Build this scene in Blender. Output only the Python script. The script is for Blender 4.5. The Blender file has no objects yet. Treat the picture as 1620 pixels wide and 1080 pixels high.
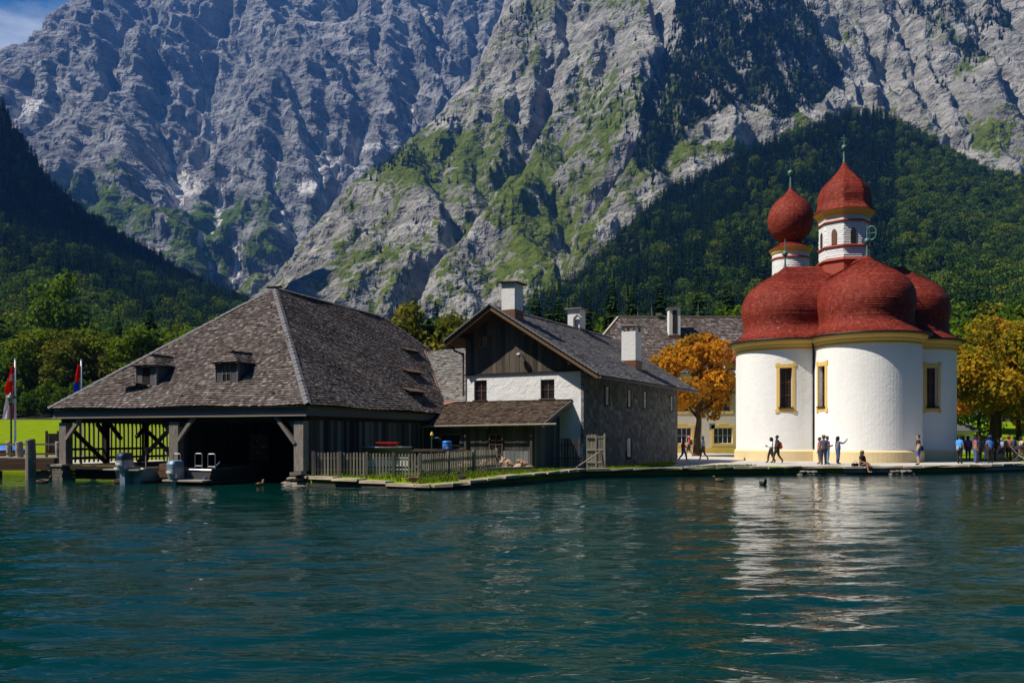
import bpy, math, random
import numpy as np
from mathutils import Vector, Matrix, Quaternion

# ------------------------------------------------------------------ camera, world, sun, exposure
SC = bpy.context.scene
COL = SC.collection
F, HOR, CX, CAMZ = 1350.0, 692.0, 810.0, 2.08       # survey of the photograph: focal length in px, horizon row, centre column, eye height
cam_d = bpy.data.cameras.new("camera")
cam = bpy.data.objects.new("camera", cam_d)
COL.objects.link(cam)
cam.location = (0, 0, CAMZ)
cam.rotation_euler = (math.radians(90), 0, 0)
cam_d.sensor_width = 36.0
cam_d.lens = F / 1620 * 36.0
cam_d.shift_y = (HOR - 540) / 1620.0
cam_d.clip_start = 0.1
cam_d.clip_end = 20000
SC.camera = cam

SUN_AZ, SUN_EL = 75.0, 53.0        # azimuth measured from "behind the camera" (-Y) towards the left (-X)
sd = Vector((-math.sin(math.radians(SUN_AZ)) * math.cos(math.radians(SUN_EL)),
             -math.cos(math.radians(SUN_AZ)) * math.cos(math.radians(SUN_EL)),
             math.sin(math.radians(SUN_EL))))
sun_l = bpy.data.lights.new("sun", 'SUN')
sun_l.energy = 5.0
sun_l.angle = math.radians(0.5)
sun_l.color = (1.0, 0.93, 0.82)
sun = bpy.data.objects.new("sun", sun_l)
COL.objects.link(sun)
sun.rotation_euler = sd.to_track_quat('Z', 'Y').to_euler()

world = bpy.data.worlds.new("World")
SC.world = world
world.use_nodes = True
wn = world.node_tree.nodes
wl = world.node_tree.links
wn.clear()
w_out = wn.new('ShaderNodeOutputWorld')
w_bg = wn.new('ShaderNodeBackground')
w_sky = wn.new('ShaderNodeTexSky')
w_sky.sky_type = 'NISHITA'
w_sky.sun_disc = False
w_sky.sun_elevation = math.radians(SUN_EL)
w_sky.sun_rotation = math.atan2(sd.x, sd.y)
w_sky.altitude = 600
w_sky.air_density = 1.0
w_sky.dust_density = 0.3
w_sky.ozone_density = 3.0
w_bg.inputs['Strength'].default_value = 0.05
# thin streaky clouds mixed over the sky
w_tc = wn.new('ShaderNodeTexCoord')
w_map = wn.new('ShaderNodeMapping')
w_map.inputs['Scale'].default_value = (2.2, 2.2, 7.0)
w_map.inputs['Location'].default_value = (4.54, 2.52, 2.01)
w_noise = wn.new('ShaderNodeTexNoise')
w_noise.inputs['Scale'].default_value = 1.6
w_noise.inputs['Detail'].default_value = 8
w_noise.inputs['Roughness'].default_value = 0.55
w_ramp = wn.new('ShaderNodeValToRGB')
w_ramp.color_ramp.elements[0].position = 0.56
w_ramp.color_ramp.elements[0].color = (0, 0, 0, 1)
w_ramp.color_ramp.elements[1].position = 0.78
w_ramp.color_ramp.elements[1].color = (0.8, 0.8, 0.8, 1)
w_mix = wn.new('ShaderNodeMixRGB')
w_mix.inputs['Color2'].default_value = (13.0, 13.4, 14.0, 1)
w_hsv = wn.new('ShaderNodeHueSaturation')
w_hsv.inputs['Saturation'].default_value = 1.45
wl.new(w_tc.outputs['Generated'], w_map.inputs['Vector'])
wl.new(w_map.outputs['Vector'], w_noise.inputs['Vector'])
wl.new(w_noise.outputs['Fac'], w_ramp.inputs['Fac'])
wl.new(w_ramp.outputs['Color'], w_mix.inputs['Fac'])
wl.new(w_sky.outputs['Color'], w_hsv.inputs['Color'])
wl.new(w_hsv.outputs['Color'], w_mix.inputs['Color1'])
wl.new(w_mix.outputs['Color'], w_bg.inputs['Color'])
wl.new(w_bg.outputs['Background'], w_out.inputs['Surface'])

SC.view_settings.view_transform = 'Standard'
SC.view_settings.look = 'None'
SC.view_settings.exposure = 0.6
SC.view_settings.gamma = 1.0
SC.view_settings.use_curve_mapping = False
SC.cycles.max_bounces = 6
SC.cycles.diffuse_bounces = 2
SC.cycles.glossy_bounces = 3
SC.cycles.transmission_bounces = 4
SC.cycles.volume_bounces = 0
SC.cycles.transparent_max_bounces = 6
SC.cycles.caustics_reflective = False
SC.cycles.caustics_refractive = False
SC.cycles.sample_clamp_indirect = 4.0
SC.cycles.use_denoising = True
SC.cycles.use_adaptive_sampling = False

rnd = random.Random(7)
GZ = 0.45                                            # height of the shore above the lake
HAZE = 0.00006                                       # density of the valley haze per metre


def P(px, py, Y):
    """bearing and elevation read off the photograph, at a chosen distance: a point of the place"""
    return Vector(((px - CX) / F * Y, Y, CAMZ + (HOR - py) / F * Y))


# ------------------------------------------------------------------ helpers
def tag(o, label=None, cat=None, group=None, kind=None):
    if label: o['label'] = label
    if cat: o['category'] = cat
    if group: o['group'] = group
    if kind: o['kind'] = kind
    return o


def empty(name, loc=(0, 0, 0), rz=0.0, label=None, cat=None, group=None, kind=None, parent=None):
    o = bpy.data.objects.new(name, None)
    COL.objects.link(o)
    o.location = loc
    o.rotation_euler = (0, 0, rz)
    o.empty_display_size = 0.2
    if parent: o.parent = parent
    return tag(o, label, cat, group, kind)


def link(name, me, parent=None, mat=None, loc=None):
    o = bpy.data.objects.new(name, me)
    COL.objects.link(o)
    if parent: o.parent = parent
    if mat is not None and not me.materials: me.materials.append(mat)
    if loc is not None: o.location = loc
    return o


class MB:
    """collects shapes, builds one mesh object"""
    def __init__(s):
        s.v, s.f, s.t, s.m = [], [], [], []

    def poly(s, pts, tone=0.5, m=0):
        n = len(s.v)
        s.v.extend([tuple(p) for p in pts])
        s.f.append(tuple(range(n, n + len(pts))))
        s.t.append(tone); s.m.append(m)

    def faces(s, pts, fs, tone=0.5, m=0):
        n = len(s.v)
        s.v.extend([tuple(p) for p in pts])
        for f in fs:
            s.f.append(tuple(n + i for i in f)); s.t.append(tone); s.m.append(m)

    def box(s, x0, x1, y0, y1, z0, z1, tone=0.5, m=0):
        s.faces([(x0, y0, z0), (x1, y0, z0), (x1, y1, z0), (x0, y1, z0), (x0, y0, z1), (x1, y0, z1), (x1, y1, z1), (x0, y1, z1)],
                [(0, 3, 2, 1), (4, 5, 6, 7), (0, 1, 5, 4), (1, 2, 6, 5), (2, 3, 7, 6), (3, 0, 4, 7)], tone, m)

    def prism(s, pts, vec, tone=0.5, m=0):
        n = len(pts); vec = Vector(vec)
        a = [Vector(p) for p in pts]; b = [p + vec for p in a]
        fs = [tuple(range(n))[::-1], tuple(range(n, 2 * n))] + [(i, (i + 1) % n, n + (i + 1) % n, n + i) for i in range(n)]
        s.faces(a + b, fs, tone, m)

    def beam(s, p0, p1, w, h, tone=0.5, m=0, up=(0, 0, 1)):
        p0, p1 = Vector(p0), Vector(p1)
        d = (p1 - p0).normalized(); u = Vector(up)
        if abs(d.dot(u)) > 0.98: u = Vector((0, 1, 0))
        a = d.cross(u).normalized() * (w / 2); b = a.cross(d).normalized() * (h / 2)
        s.prism([p0 - a - b, p0 + a - b, p0 + a + b, p0 - a + b], p1 - p0, tone, m)

    def tube(s, p0, p1, r0, r1=None, n=8, tone=0.5, m=0, caps=True):
        r1 = r0 if r1 is None else r1
        p0, p1 = Vector(p0), Vector(p1)
        d = (p1 - p0).normalized(); u = Vector((0, 0, 1)) if abs(d.z) < 0.9 else Vector((0, 1, 0))
        a = d.cross(u).normalized(); b = d.cross(a).normalized()
        A, B = [], []
        for i in range(n):
            t = 2 * math.pi * i / n; q = a * math.cos(t) + b * math.sin(t)
            A.append(p0 + q * r0); B.append(p1 + q * r1)
        fs = [(i, (i + 1) % n, n + (i + 1) % n, n + i) for i in range(n)]
        if caps: fs += [tuple(range(n))[::-1], tuple(range(n, 2 * n))]
        s.faces(A + B, fs, tone, m)

    def path(s, pts, r, n=6, tone=0.5, m=0):
        for a, b in zip(pts[:-1], pts[1:]): s.tube(a, b, r, r, n, tone, m)

    def lathe(s, prof, n=24, c=(0, 0, 0), tone=0.5, m=0, a0=0.0, a1=2 * math.pi, cap=False):
        c = Vector(c); full = abs(a1 - a0 - 2 * math.pi) < 1e-6
        k = n if full else n + 1
        pts = [c + Vector((r * math.cos(a0 + (a1 - a0) * i / n), r * math.sin(a0 + (a1 - a0) * i / n), z)) for r, z in prof for i in range(k)]
        fs = []
        for j in range(len(prof) - 1):
            for i in range(n):
                i2 = (i + 1) % k
                fs.append((j * k + i, j * k + i2, (j + 1) * k + i2, (j + 1) * k + i))
        if cap: fs += [tuple(range(k))[::-1], tuple((len(prof) - 1) * k + i for i in range(k))]
        s.faces(pts, fs, tone, m)

    def mesh(s, name, mats=None, smooth=False):
        me = bpy.data.meshes.new(name)
        me.from_pydata(s.v, [], s.f)
        if mats is not None:
            for mm in (mats if isinstance(mats, (list, tuple)) else [mats]): me.materials.append(mm)
        if any(s.m): me.polygons.foreach_set('material_index', s.m)
        a = me.attributes.new('tone', 'FLOAT', 'FACE'); a.data.foreach_set('value', np.array(s.t, dtype=np.float32))
        if smooth: me.polygons.foreach_set('use_smooth', [True] * len(s.f))
        me.update()
        return me

    def build(s, name, mats, parent=None, smooth=False, loc=None):
        return link(name, s.mesh(name, mats, smooth), parent, None, loc)


def np_mesh(name, verts, quads, mat, attrs=None, smooth=False, face_tone=None):
    me = bpy.data.meshes.new(name)
    nv, nf, k = len(verts), len(quads), quads.shape[1]
    me.vertices.add(nv); me.vertices.foreach_set('co', np.ascontiguousarray(verts, dtype=np.float32).ravel())
    me.loops.add(nf * k); me.loops.foreach_set('vertex_index', np.ascontiguousarray(quads, dtype=np.int32).ravel())
    me.polygons.add(nf); me.polygons.foreach_set('loop_start', np.arange(0, nf * k, k, dtype=np.int32))
    if smooth: me.polygons.foreach_set('use_smooth', np.ones(nf, dtype=bool))
    for kx, val in (attrs or {}).items():
        a = me.attributes.new(kx, 'FLOAT', 'POINT'); a.data.foreach_set('value', np.ascontiguousarray(val, dtype=np.float32).ravel())
    if face_tone is not None:
        a = me.attributes.new('tone', 'FLOAT', 'FACE'); a.data.foreach_set('value', np.ascontiguousarray(face_tone, dtype=np.float32))
    me.update(calc_edges=True)
    if mat: me.materials.append(mat)
    return me


# ------------------------------------------------------------------ materials
class NT:
    """tiny node-graph writer"""
    def __init__(s, name):
        s.mat = bpy.data.materials.new(name); s.mat.use_nodes = True
        s.n = s.mat.node_tree.nodes; s.l = s.mat.node_tree.links
        s.bsdf = s.n['Principled BSDF']; s.out = s.n['Material Output']

    def new(s, t, **kw):
        nd = s.n.new(t)
        for k, v in kw.items():
            if k.startswith('_'): setattr(nd, k[1:], v)
            else: s.put(nd.inputs[k.replace('__', ' ')], v)
        return nd

    def put(s, sock, v):
        if isinstance(v, bpy.types.NodeSocket): s.l.new(v, sock)
        else: sock.default_value = v

    def attr(s, name): return s.new('ShaderNodeAttribute', _attribute_name=name).outputs['Fac']

    def noise(s, vec=None, scale=5, detail=4, rough=0.6, lac=2.0, dist=0.0):
        nd = s.new('ShaderNodeTexNoise', Scale=scale, Detail=detail, Roughness=rough, Lacunarity=lac, Distortion=dist)
        if vec is not None: s.l.new(vec, nd.inputs['Vector'])
        return nd.outputs['Fac']

    def obj(s): return s.new('ShaderNodeTexCoord').outputs['Object']
    def pos(s): return s.new('ShaderNodeNewGeometry').outputs['Position']
    def rand(s): return s.new('ShaderNodeObjectInfo').outputs['Random']

    def mapv(s, vec, scale=(1, 1, 1), rot=(0, 0, 0), loc=(0, 0, 0)):
        nd = s.new('ShaderNodeMapping', Vector=vec, Scale=scale, Rotation=rot, Location=loc)
        return nd.outputs['Vector']

    def ramp(s, fac, stops, interp='LINEAR'):
        nd = s.new('ShaderNodeValToRGB', Fac=fac); cr = nd.color_ramp; cr.interpolation = interp
        while len(cr.elements) < len(stops): cr.elements.new(0.5)
        for e, (p, c) in zip(cr.elements, stops):
            e.position = p; e.color = (c, c, c, 1) if isinstance(c, (int, float)) else (*c, 1)
        return nd.outputs['Color']

    def math(s, op, a, b=0.0, clamp=False):
        nd = s.new('ShaderNodeMath', _operation=op, _use_clamp=clamp); s.put(nd.inputs[0], a); s.put(nd.inputs[1], b)
        return nd.outputs[0]

    def mix(s, fac, a, b, blend='MIX'):
        nd = s.new('ShaderNodeMixRGB', _blend_type=blend); s.put(nd.inputs[0], fac)
        for i, c in ((1, a), (2, b)): s.put(nd.inputs[i], (*c, 1) if isinstance(c, tuple) and len(c) == 3 else c)
        return nd.outputs[0]

    def bump(s, h, strength=0.3, dist=0.1):
        nd = s.new('ShaderNodeBump', Height=h, Strength=strength, Distance=dist)
        s.l.new(nd.outputs[0], s.bsdf.inputs['Normal']); return nd

    def set(s, color=None, rough=None, metal=None, spec=None):
        if color is not None: s.put(s.bsdf.inputs['Base Color'], (*color, 1) if isinstance(color, tuple) else color)
        if rough is not None: s.put(s.bsdf.inputs['Roughness'], rough)
        if metal is not None: s.put(s.bsdf.inputs['Metallic'], metal)
        if spec is not None: s.put(s.bsdf.inputs['Specular IOR Level'], spec)
        return s.mat


def simple(name, col, rough=0.6, metal=0.0, var=0.25, scale=4.0, bump=0.1, spec=0.4):
    g = NT(name); o = g.obj()
    n = g.noise(o, scale, 5)
    c = g.mix(g.math('MULTIPLY', n, var), col, tuple(x * 0.35 for x in col))
    if bump: g.bump(g.noise(o, scale * 6, 3), bump, 0.02)
    return g.set(c, rough, metal, spec)


def wood(name, dark, light, along='z', rough=0.85):
    """boards made from a unit cube: the long grain runs along the given local axis"""
    g = NT(name); o = g.obj()
    sc = {'z': (9, 9, 0.7), 'x': (0.7, 9, 9), 'y': (9, 0.7, 9)}[along]
    r = g.rand()
    off = g.new('ShaderNodeVectorMath', _operation='ADD'); g.l.new(o, off.inputs[0])
    cb = g.new('ShaderNodeCombineXYZ', X=g.math('MULTIPLY', r, 37.0), Y=g.math('MULTIPLY', r, 91.0), Z=g.math('MULTIPLY', r, 53.0))
    g.l.new(cb.outputs[0], off.inputs[1])
    v = g.mapv(off.outputs[0], sc)
    n = g.noise(v, 1.6, 7, 0.7)
    t = g.math('ADD', g.math('MULTIPLY', n, 0.75), g.math('MULTIPLY', r, 0.42))
    c = g.ramp(t, [(0.3, dark), (0.85, light)])
    g.bump(n, 0.5, 0.015)
    return g.set(c, rough, spec=0.1)


def timber(name, dark, light, rough=0.85):
    g = NT(name); o = g.obj()
    n = g.noise(g.mapv(o, (3, 3, 3)), 2.2, 8, 0.7)
    c = g.ramp(g.math('ADD', g.math('MULTIPLY', n, .8), g.math('MULTIPLY', g.rand(), .25)), [(0.3, dark), (0.8, light)])
    g.bump(n, 0.4, 0.03)
    return g.set(c, rough, spec=0.1)


def shingle_mat(name, dark, mid, light, moss=None, rough=0.85, nscale=0.35, spec=0.1):
    g = NT(name); o = g.obj(); t = g.attr('tone')
    big = g.noise(o, nscale, 6, 0.65)
    fine = g.noise(g.mapv(o, (14, 14, 4)), 1.0, 4, .7)
    k = g.math('ADD', g.math('MULTIPLY', t, 0.62), g.math('ADD', g.math('MULTIPLY', big, 0.28), g.math('MULTIPLY', fine, 0.22)))
    c = g.ramp(k, [(0.22, dark), (0.52, mid), (0.92, light)])
    if moss:
        mk = g.ramp(g.noise(o, nscale * 2.3, 8, 0.72), [(0.56, 0.0), (0.74, 0.55)])
        c = g.mix(mk, c, moss)
    g.bump(fine, 0.35, 0.02)
    return g.set(c, rough, spec=spec)


def plaster(name, col, bump=0.6, scale=1.0, dirt=0.12):
    g = NT(name); o = g.obj()
    h = g.math('ADD', g.noise(o, 2.6 * scale, 5, 0.6, dist=0.6), g.math('MULTIPLY', g.noise(o, 12 * scale, 3, 0.6), 0.35))
    st = g.ramp(g.noise(g.mapv(o, (.8, .8, .22)), 0.9, 7, 0.68), [(0.5, 0.0), (0.8, dirt)])
    c = g.mix(st, col, tuple(x * 0.45 for x in col))
    g.bump(h, bump, 0.07)
    return g.set(c, 0.9, spec=0.2)


def leaf_mat(name, stops, trans=0.35, objvar=0.35):
    g = NT(name); t = g.attr('tone')
    k = g.math('ADD', g.math('MULTIPLY', t, 1 - objvar), g.math('MULTIPLY', g.rand(), objvar))
    c = g.ramp(k, stops)
    g.set(c, 0.8, spec=0.04)
    if trans:
        tr = g.new('ShaderNodeBsdfTranslucent', Color=c)
        mx = g.new('ShaderNodeMixShader'); mx.inputs[0].default_value = trans
        g.l.new(g.bsdf.outputs[0], mx.inputs[1]); g.l.new(tr.outputs[0], mx.inputs[2])
        g.l.new(mx.outputs[0], g.out.inputs['Surface'])
    return g.mat


M = {}
M['shingle_grey'] = shingle_mat('weathered_grey_shingle', (.036, .028, .024), (.112, .09, .082), (.36, .325, .305), moss=(.08, .055, .02))
M['shingle_house'] = shingle_mat('house_grey_shingle', (.05, .048, .05), (.14, .135, .14), (.32, .31, .31), moss=(.05, .05, .03))
M['shingle_brown'] = shingle_mat('lean_to_brown_shingle', (.03, .022, .016), (.085, .06, .045), (.2, .15, .11), moss=(.16, .1, .02), nscale=.8)
M['shingle_pale'] = shingle_mat('pale_patched_shingle', (.06, .055, .05), (.2, .185, .17), (.36, .33, .3), moss=(.04, .035, .03), nscale=.9)
M['shingle_wall'] = shingle_mat('slate_grey_wall_shingle', (.06, .065, .068), (.12, .128, .132), (.25, .26, .265), nscale=.6)
M['shingle_red'] = shingle_mat('red_painted_shingle', (.10, .012, .007), (.22, .03, .017), (.38, .10, .065), rough=.72, spec=.16)
M['shingle_white'] = shingle_mat('white_painted_shingle', (.6, .6, .6), (.72, .72, .71), (.82, .82, .8))
M['plaster_white'] = plaster('white_lime_plaster', (.82, .81, .78), .36, 1.0, .2)
M['plaster_house'] = plaster('rough_white_plaster', (.74, .73, .71), .8, .8, .18)
M['plaster_cream'] = plaster('cream_plaster', (.62, .56, .44), .3, 1.0, .1)
M['plaster_yellow'] = plaster('ochre_yellow_plaster', (.74, .49, .14), .25, 1.5, .1)
M['plaster_base'] = plaster('pale_ochre_plinth', (.72, .57, .32), .3, 1.2, .16)
M['chimney'] = plaster('chimney_plaster', (.68, .67, .64), .4, 2.0, .5)
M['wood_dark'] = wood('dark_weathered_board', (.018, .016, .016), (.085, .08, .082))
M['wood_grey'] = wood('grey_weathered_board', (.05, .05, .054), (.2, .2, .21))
M['wood_gable'] = wood('brown_gable_board', (.022, .02, .018), (.15, .122, .096))
M['wood_picket'] = wood('silver_grey_picket', (.16, .135, .10), (.46, .41, .33))
M['timber_grey'] = timber('grey_timber', (.085, .072, .062), (.34, .30, .26))
M['timber_dark'] = timber('dark_timber', (.02, .017, .015), (.08, .065, .055))
M['timber_brown'] = timber('brown_timber', (.05, .03, .018), (.2, .12, .07))
M['timber_pale'] = timber('pale_lit_timber', (.16, .13, .1), (.45, .4, .33))  # serves pale wood, and wood whose lit look is put into the colour
M['frame_brown'] = simple('brown_window_frame', (.13, .055, .025), .6)
M['frame_white'] = simple('white_window_frame', (.7, .69, .66), .5)
M['copper'] = simple('copper_flashing', (.42, .2, .12), .45, .5, .4, 2.0)
M['metal_dark'] = simple('dark_sheet_metal', (.025, .022, .022), .5, .6)
M['metal_grey'] = simple('grey_metal', (.32, .33, .34), .4, .7)
M['steel'] = simple('bright_steel', (.7, .7, .7), .25, 1.0, .1)
M['verdigris'] = simple('verdigris_copper', (.09, .2, .18), .55, .4, .4, 6.0)
M['red_wood'] = simple('red_painted_trim', (.34, .06, .03), .6)
M['black'] = simple('black_inside_shade', (.006, .006, .007), .9, 0, 0, 1, 0)  # darkness inside openings put in as black colour
M['stone'] = plaster('grey_stone', (.22, .195, .16), .7, 2.0, .6)
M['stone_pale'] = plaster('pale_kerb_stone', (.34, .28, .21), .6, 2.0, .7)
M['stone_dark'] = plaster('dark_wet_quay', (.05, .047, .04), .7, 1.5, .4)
M['stone_pink'] = plaster('pinkish_rubble', (.46, .3, .22), .6, 3.0, .3)
def glassy(name, col, rough=.06):
    g = NT(name); o = g.obj(); n = g.noise(o, 1.2, 3)
    return g.set(g.mix(n, col, tuple(x * .5 for x in col)), rough, 0, .8)
M['glass'] = glassy('dark_window_glass', (.02, .022, .026))
M['glass_pale'] = simple('pale_reflection_glass', (.9, .9, .88), .08, .12, .05, 1.0, 0)  # bright reflection put in as a white base colour
M['bark'] = timber('tree_bark', (.03, .02, .013), (.12, .085, .06))


def sub3(a, b): return [a[i] - b[i] for i in range(3)]


def unit_mesh(matkey, cache={}):
    if matkey not in cache:
        b = MB(); b.box(-.5, .5, -.5, .5, -.5, .5)
        cache[matkey] = b.mesh('board_' + matkey, M[matkey])
    return cache[matkey]


def board(name, parent, c, size, matkey, rot=None, label=None):
    """one piece of timber or stone: shared unit mesh, own transform"""
    o = link(name, unit_mesh(matkey), parent)
    o.location = c; o.scale = size
    if rot is not None:
        if isinstance(rot, Quaternion): o.rotation_mode = 'QUATERNION'; o.rotation_quaternion = rot
        else: o.rotation_euler = rot
    return o


def strut(name, parent, p0, p1, w, h, matkey):
    """a straight piece between two points (local z runs along it)"""
    p0, p1 = Vector(p0), Vector(p1); d = p1 - p0
    return board(name, parent, (p0 + p1) / 2, (w, h, d.length), matkey, d.to_track_quat('Z', 'Y'))


def row_span(poly, v):
    """where the line v = const crosses a convex polygon in (u, v)"""
    us = []
    for (u0, v0), (u1, v1) in zip(poly, poly[1:] + poly[:1]):
        if (v0 - v) * (v1 - v) <= 0 and abs(v1 - v0) > 1e-9:
            us.append(u0 + (u1 - u0) * (v - v0) / (v1 - v0))
    return (min(us), max(us)) if len(us) > 1 else None


def shingles(mb, O, U, V, poly, h=.22, w=.17, thick=.035, rs=None, skip=None, lift=.012, wob=.0):
    """overlapping courses of shingles on a plane: O origin, U along the eave, V up the slope"""
    rs = rs or rnd
    O, U, V = Vector(O), Vector(U).normalized(), Vector(V).normalized(); N = U.cross(V).normalized()
    vmax = max(p[1] for p in poly); v = min(p[1] for p in poly); j = 0
    while v < vmax - .02:
        sp = row_span(poly, min(v + h * .5, vmax - .01))
        if sp:
            u = sp[0] - (rs.random() * w)
            while u < sp[1]:
                ww = w * rs.uniform(.7, 1.35); a, b = max(u, sp[0]), min(u + ww - .006, sp[1]); u += ww
                if b - a < .02 or (skip and skip((a + b) / 2, v + h / 2)): continue
                th = thick * rs.uniform(.7, 1.5) + (.02 if rs.random() < .03 else 0); dv = rs.uniform(-.018, .018)
                z0 = lift + ((1 + math.sin(a * .9 + j * .02) * math.sin(v * .7 + 1)) * wob if wob else 0)
                p = [O + U * a + V * (v + dv) + N * (z0 + th), O + U * b + V * (v + dv + rs.uniform(-.008, .008)) + N * (z0 + th * rs.uniform(.8, 1.2)),
                     O + U * b + V * (v + h * 1.04) + N * z0, O + U * a + V * (v + h * 1.04) + N * z0]
                t = min(1, max(0, rs.gauss(.42, .17)))
                mb.faces(p + [p[0] - N * th * 1.3, p[1] - N * th * 1.3], [(0, 1, 2, 3), (4, 5, 1, 0)], t)
        v += h; j += 1

# ------------------------------------------------------------------ terrain tools
def _hash(ix, iy, seed):
    h = (ix.astype(np.int64) * 374761393 + iy.astype(np.int64) * 668265263 + seed * 974634777) & 0xFFFFFFFF
    h = ((h ^ (h >> 13)) * 1274126177) & 0xFFFFFFFF
    return ((h ^ (h >> 16)) & 0xFFFF).astype(np.float32) / 65535.0


def pn(x, y, seed=0):
    """gradient noise, about -1..1"""
    ix, iy = np.floor(x), np.floor(y); fx, fy = x - ix, y - iy
    u = fx * fx * fx * (fx * (fx * 6 - 15) + 10); v = fy * fy * fy * (fy * (fy * 6 - 15) + 10)
    def g(dx, dy):
        a = _hash(ix + dx, iy + dy, seed) * (2 * math.pi)
        return np.cos(a) * (fx - dx) + np.sin(a) * (fy - dy)
    n0 = g(0, 0) * (1 - u) + g(1, 0) * u; n1 = g(0, 1) * (1 - u) + g(1, 1) * u
    return (n0 * (1 - v) + n1 * v) * 1.5


def fbm(x, y, octs=5, seed=0, gain=.5):
    s = 0; a = 1.0; t = 0
    for i in range(octs):
        s = s + a * pn(x * 2 ** i, y * 2 ** i, seed + i * 17); t += a; a *= gain
    return s / t


def ridged(x, y, octs=5, seed=0, gain=.55):
    s = 0; a = 1.0; t = 0; w = 1.0
    for i in range(octs):
        n = 1 - np.abs(pn(x * 2 ** i, y * 2 ** i, seed + i * 31)); n = n * n * w
        w = np.clip(n * 1.6, 0, 1); s = s + a * n; t += a; a *= gain
    return s / t


def rbf(pts):
    """smooth surface through surveyed points (x, y, z)"""
    pts = np.array([tuple(p) for p in pts], dtype=np.float64); n = len(pts); S = 1000.0
    q = pts[:, :2] / S
    d = np.sqrt(((q[:, None] - q[None]) ** 2).sum(-1))
    A = np.zeros((n + 3, n + 3)); A[:n, :n] = d + np.eye(n) * 0.004; A[:n, n] = 1; A[:n, n + 1:] = q; A[n, :n] = 1; A[n + 1:, :n] = q.T
    b = np.zeros(n + 3); b[:n] = pts[:, 2]
    c = np.linalg.solve(A, b)
    def f(x, y):
        x = x / S; y = y / S; z = c[n] + c[n + 1] * x + c[n + 2] * y
        for i in range(n): z = z + c[i] * np.sqrt((x - q[i, 0]) ** 2 + (y - q[i, 1]) ** 2)
        return z
    return f


def erode(h, dx, n=70, K=.5, m=.45, talus=1.6):
    """running water carves gullies into a height grid; returns heights and drainage area"""
    ny, nx = h.shape; h = h.astype(np.float64).copy(); A = np.ones(ny * nx); idx = np.arange(ny * nx).reshape(ny, nx)
    nb = [(-1, 0, 1), (1, 0, 1), (0, -1, 1), (0, 1, 1), (-1, -1, 1.414), (-1, 1, 1.414), (1, -1, 1.414), (1, 1, 1.414)]
    for it in range(n):
        hp = np.pad(h, 1, mode='edge'); ip = np.pad(idx, 1, mode='edge')
        best = np.zeros_like(h); rec = idx.copy()
        for dy, dxx, L in nb:
            s = (h - hp[1 + dy:1 + dy + ny, 1 + dxx:1 + dxx + nx]) / (L * dx); k = s > best
            best = np.where(k, s, best); rec = np.where(k, ip[1 + dy:1 + dy + ny, 1 + dxx:1 + dxx + nx], rec)
        r = rec.ravel(); mov = r != idx.ravel(); rm = r[mov]
        for _ in range(10): A = 1 + np.bincount(rm, weights=A[mov], minlength=ny * nx)
        drop = h.ravel() - h.ravel()[r]
        e = np.minimum(K * (A ** m) * best.ravel(), drop * .45).reshape(ny, nx)
        h -= e
        if it % 5 == 4:
            hp = np.pad(h, 1, mode='edge'); av = (hp[:-2, 1:-1] + hp[2:, 1:-1] + hp[1:-1, :-2] + hp[1:-1, 2:]) / 4
            h = np.where(best > talus, h * .75 + av * .25, h * .96 + av * .04)
    return h, A.reshape(ny, nx)


def bilin(g, gx0, gy0, dx, x, y):
    ny, nx = g.shape
    u = np.clip((x - gx0) / dx, 0, nx - 1.001); v = np.clip((y - gy0) / dx, 0, ny - 1.001)
    i, j = u.astype(int), v.astype(int); a, b = u - i, v - j
    return (g[j, i] * (1 - a) + g[j, i + 1] * a) * (1 - b) + (g[j + 1, i] * (1 - a) + g[j + 1, i + 1] * a) * b


def blobs(az, el, spots):
    """sum of soft patches given as (bearing px, elevation px, half-width, half-height, strength)"""
    s = np.zeros_like(az)
    for (cx, cy, sx, sy, w) in spots: s = s + w * np.exp(-((az - cx) / sx) ** 2 - ((el - cy) / sy) ** 2)
    return s


def in_poly(x, y, poly):
    c = np.zeros(x.shape, bool); n = len(poly)
    for i in range(n):
        x0, y0 = poly[i]; x1, y1 = poly[(i + 1) % n]
        k = ((y0 > y) != (y1 > y)) & (x < (x1 - x0) * (y - y0) / ((y1 - y0) if y1 != y0 else 1e-9) + x0)
        c ^= k
    return c


def bearing(x, y, z): return CX + F * x / y, HOR - (z - CAMZ) * F / y


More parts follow.
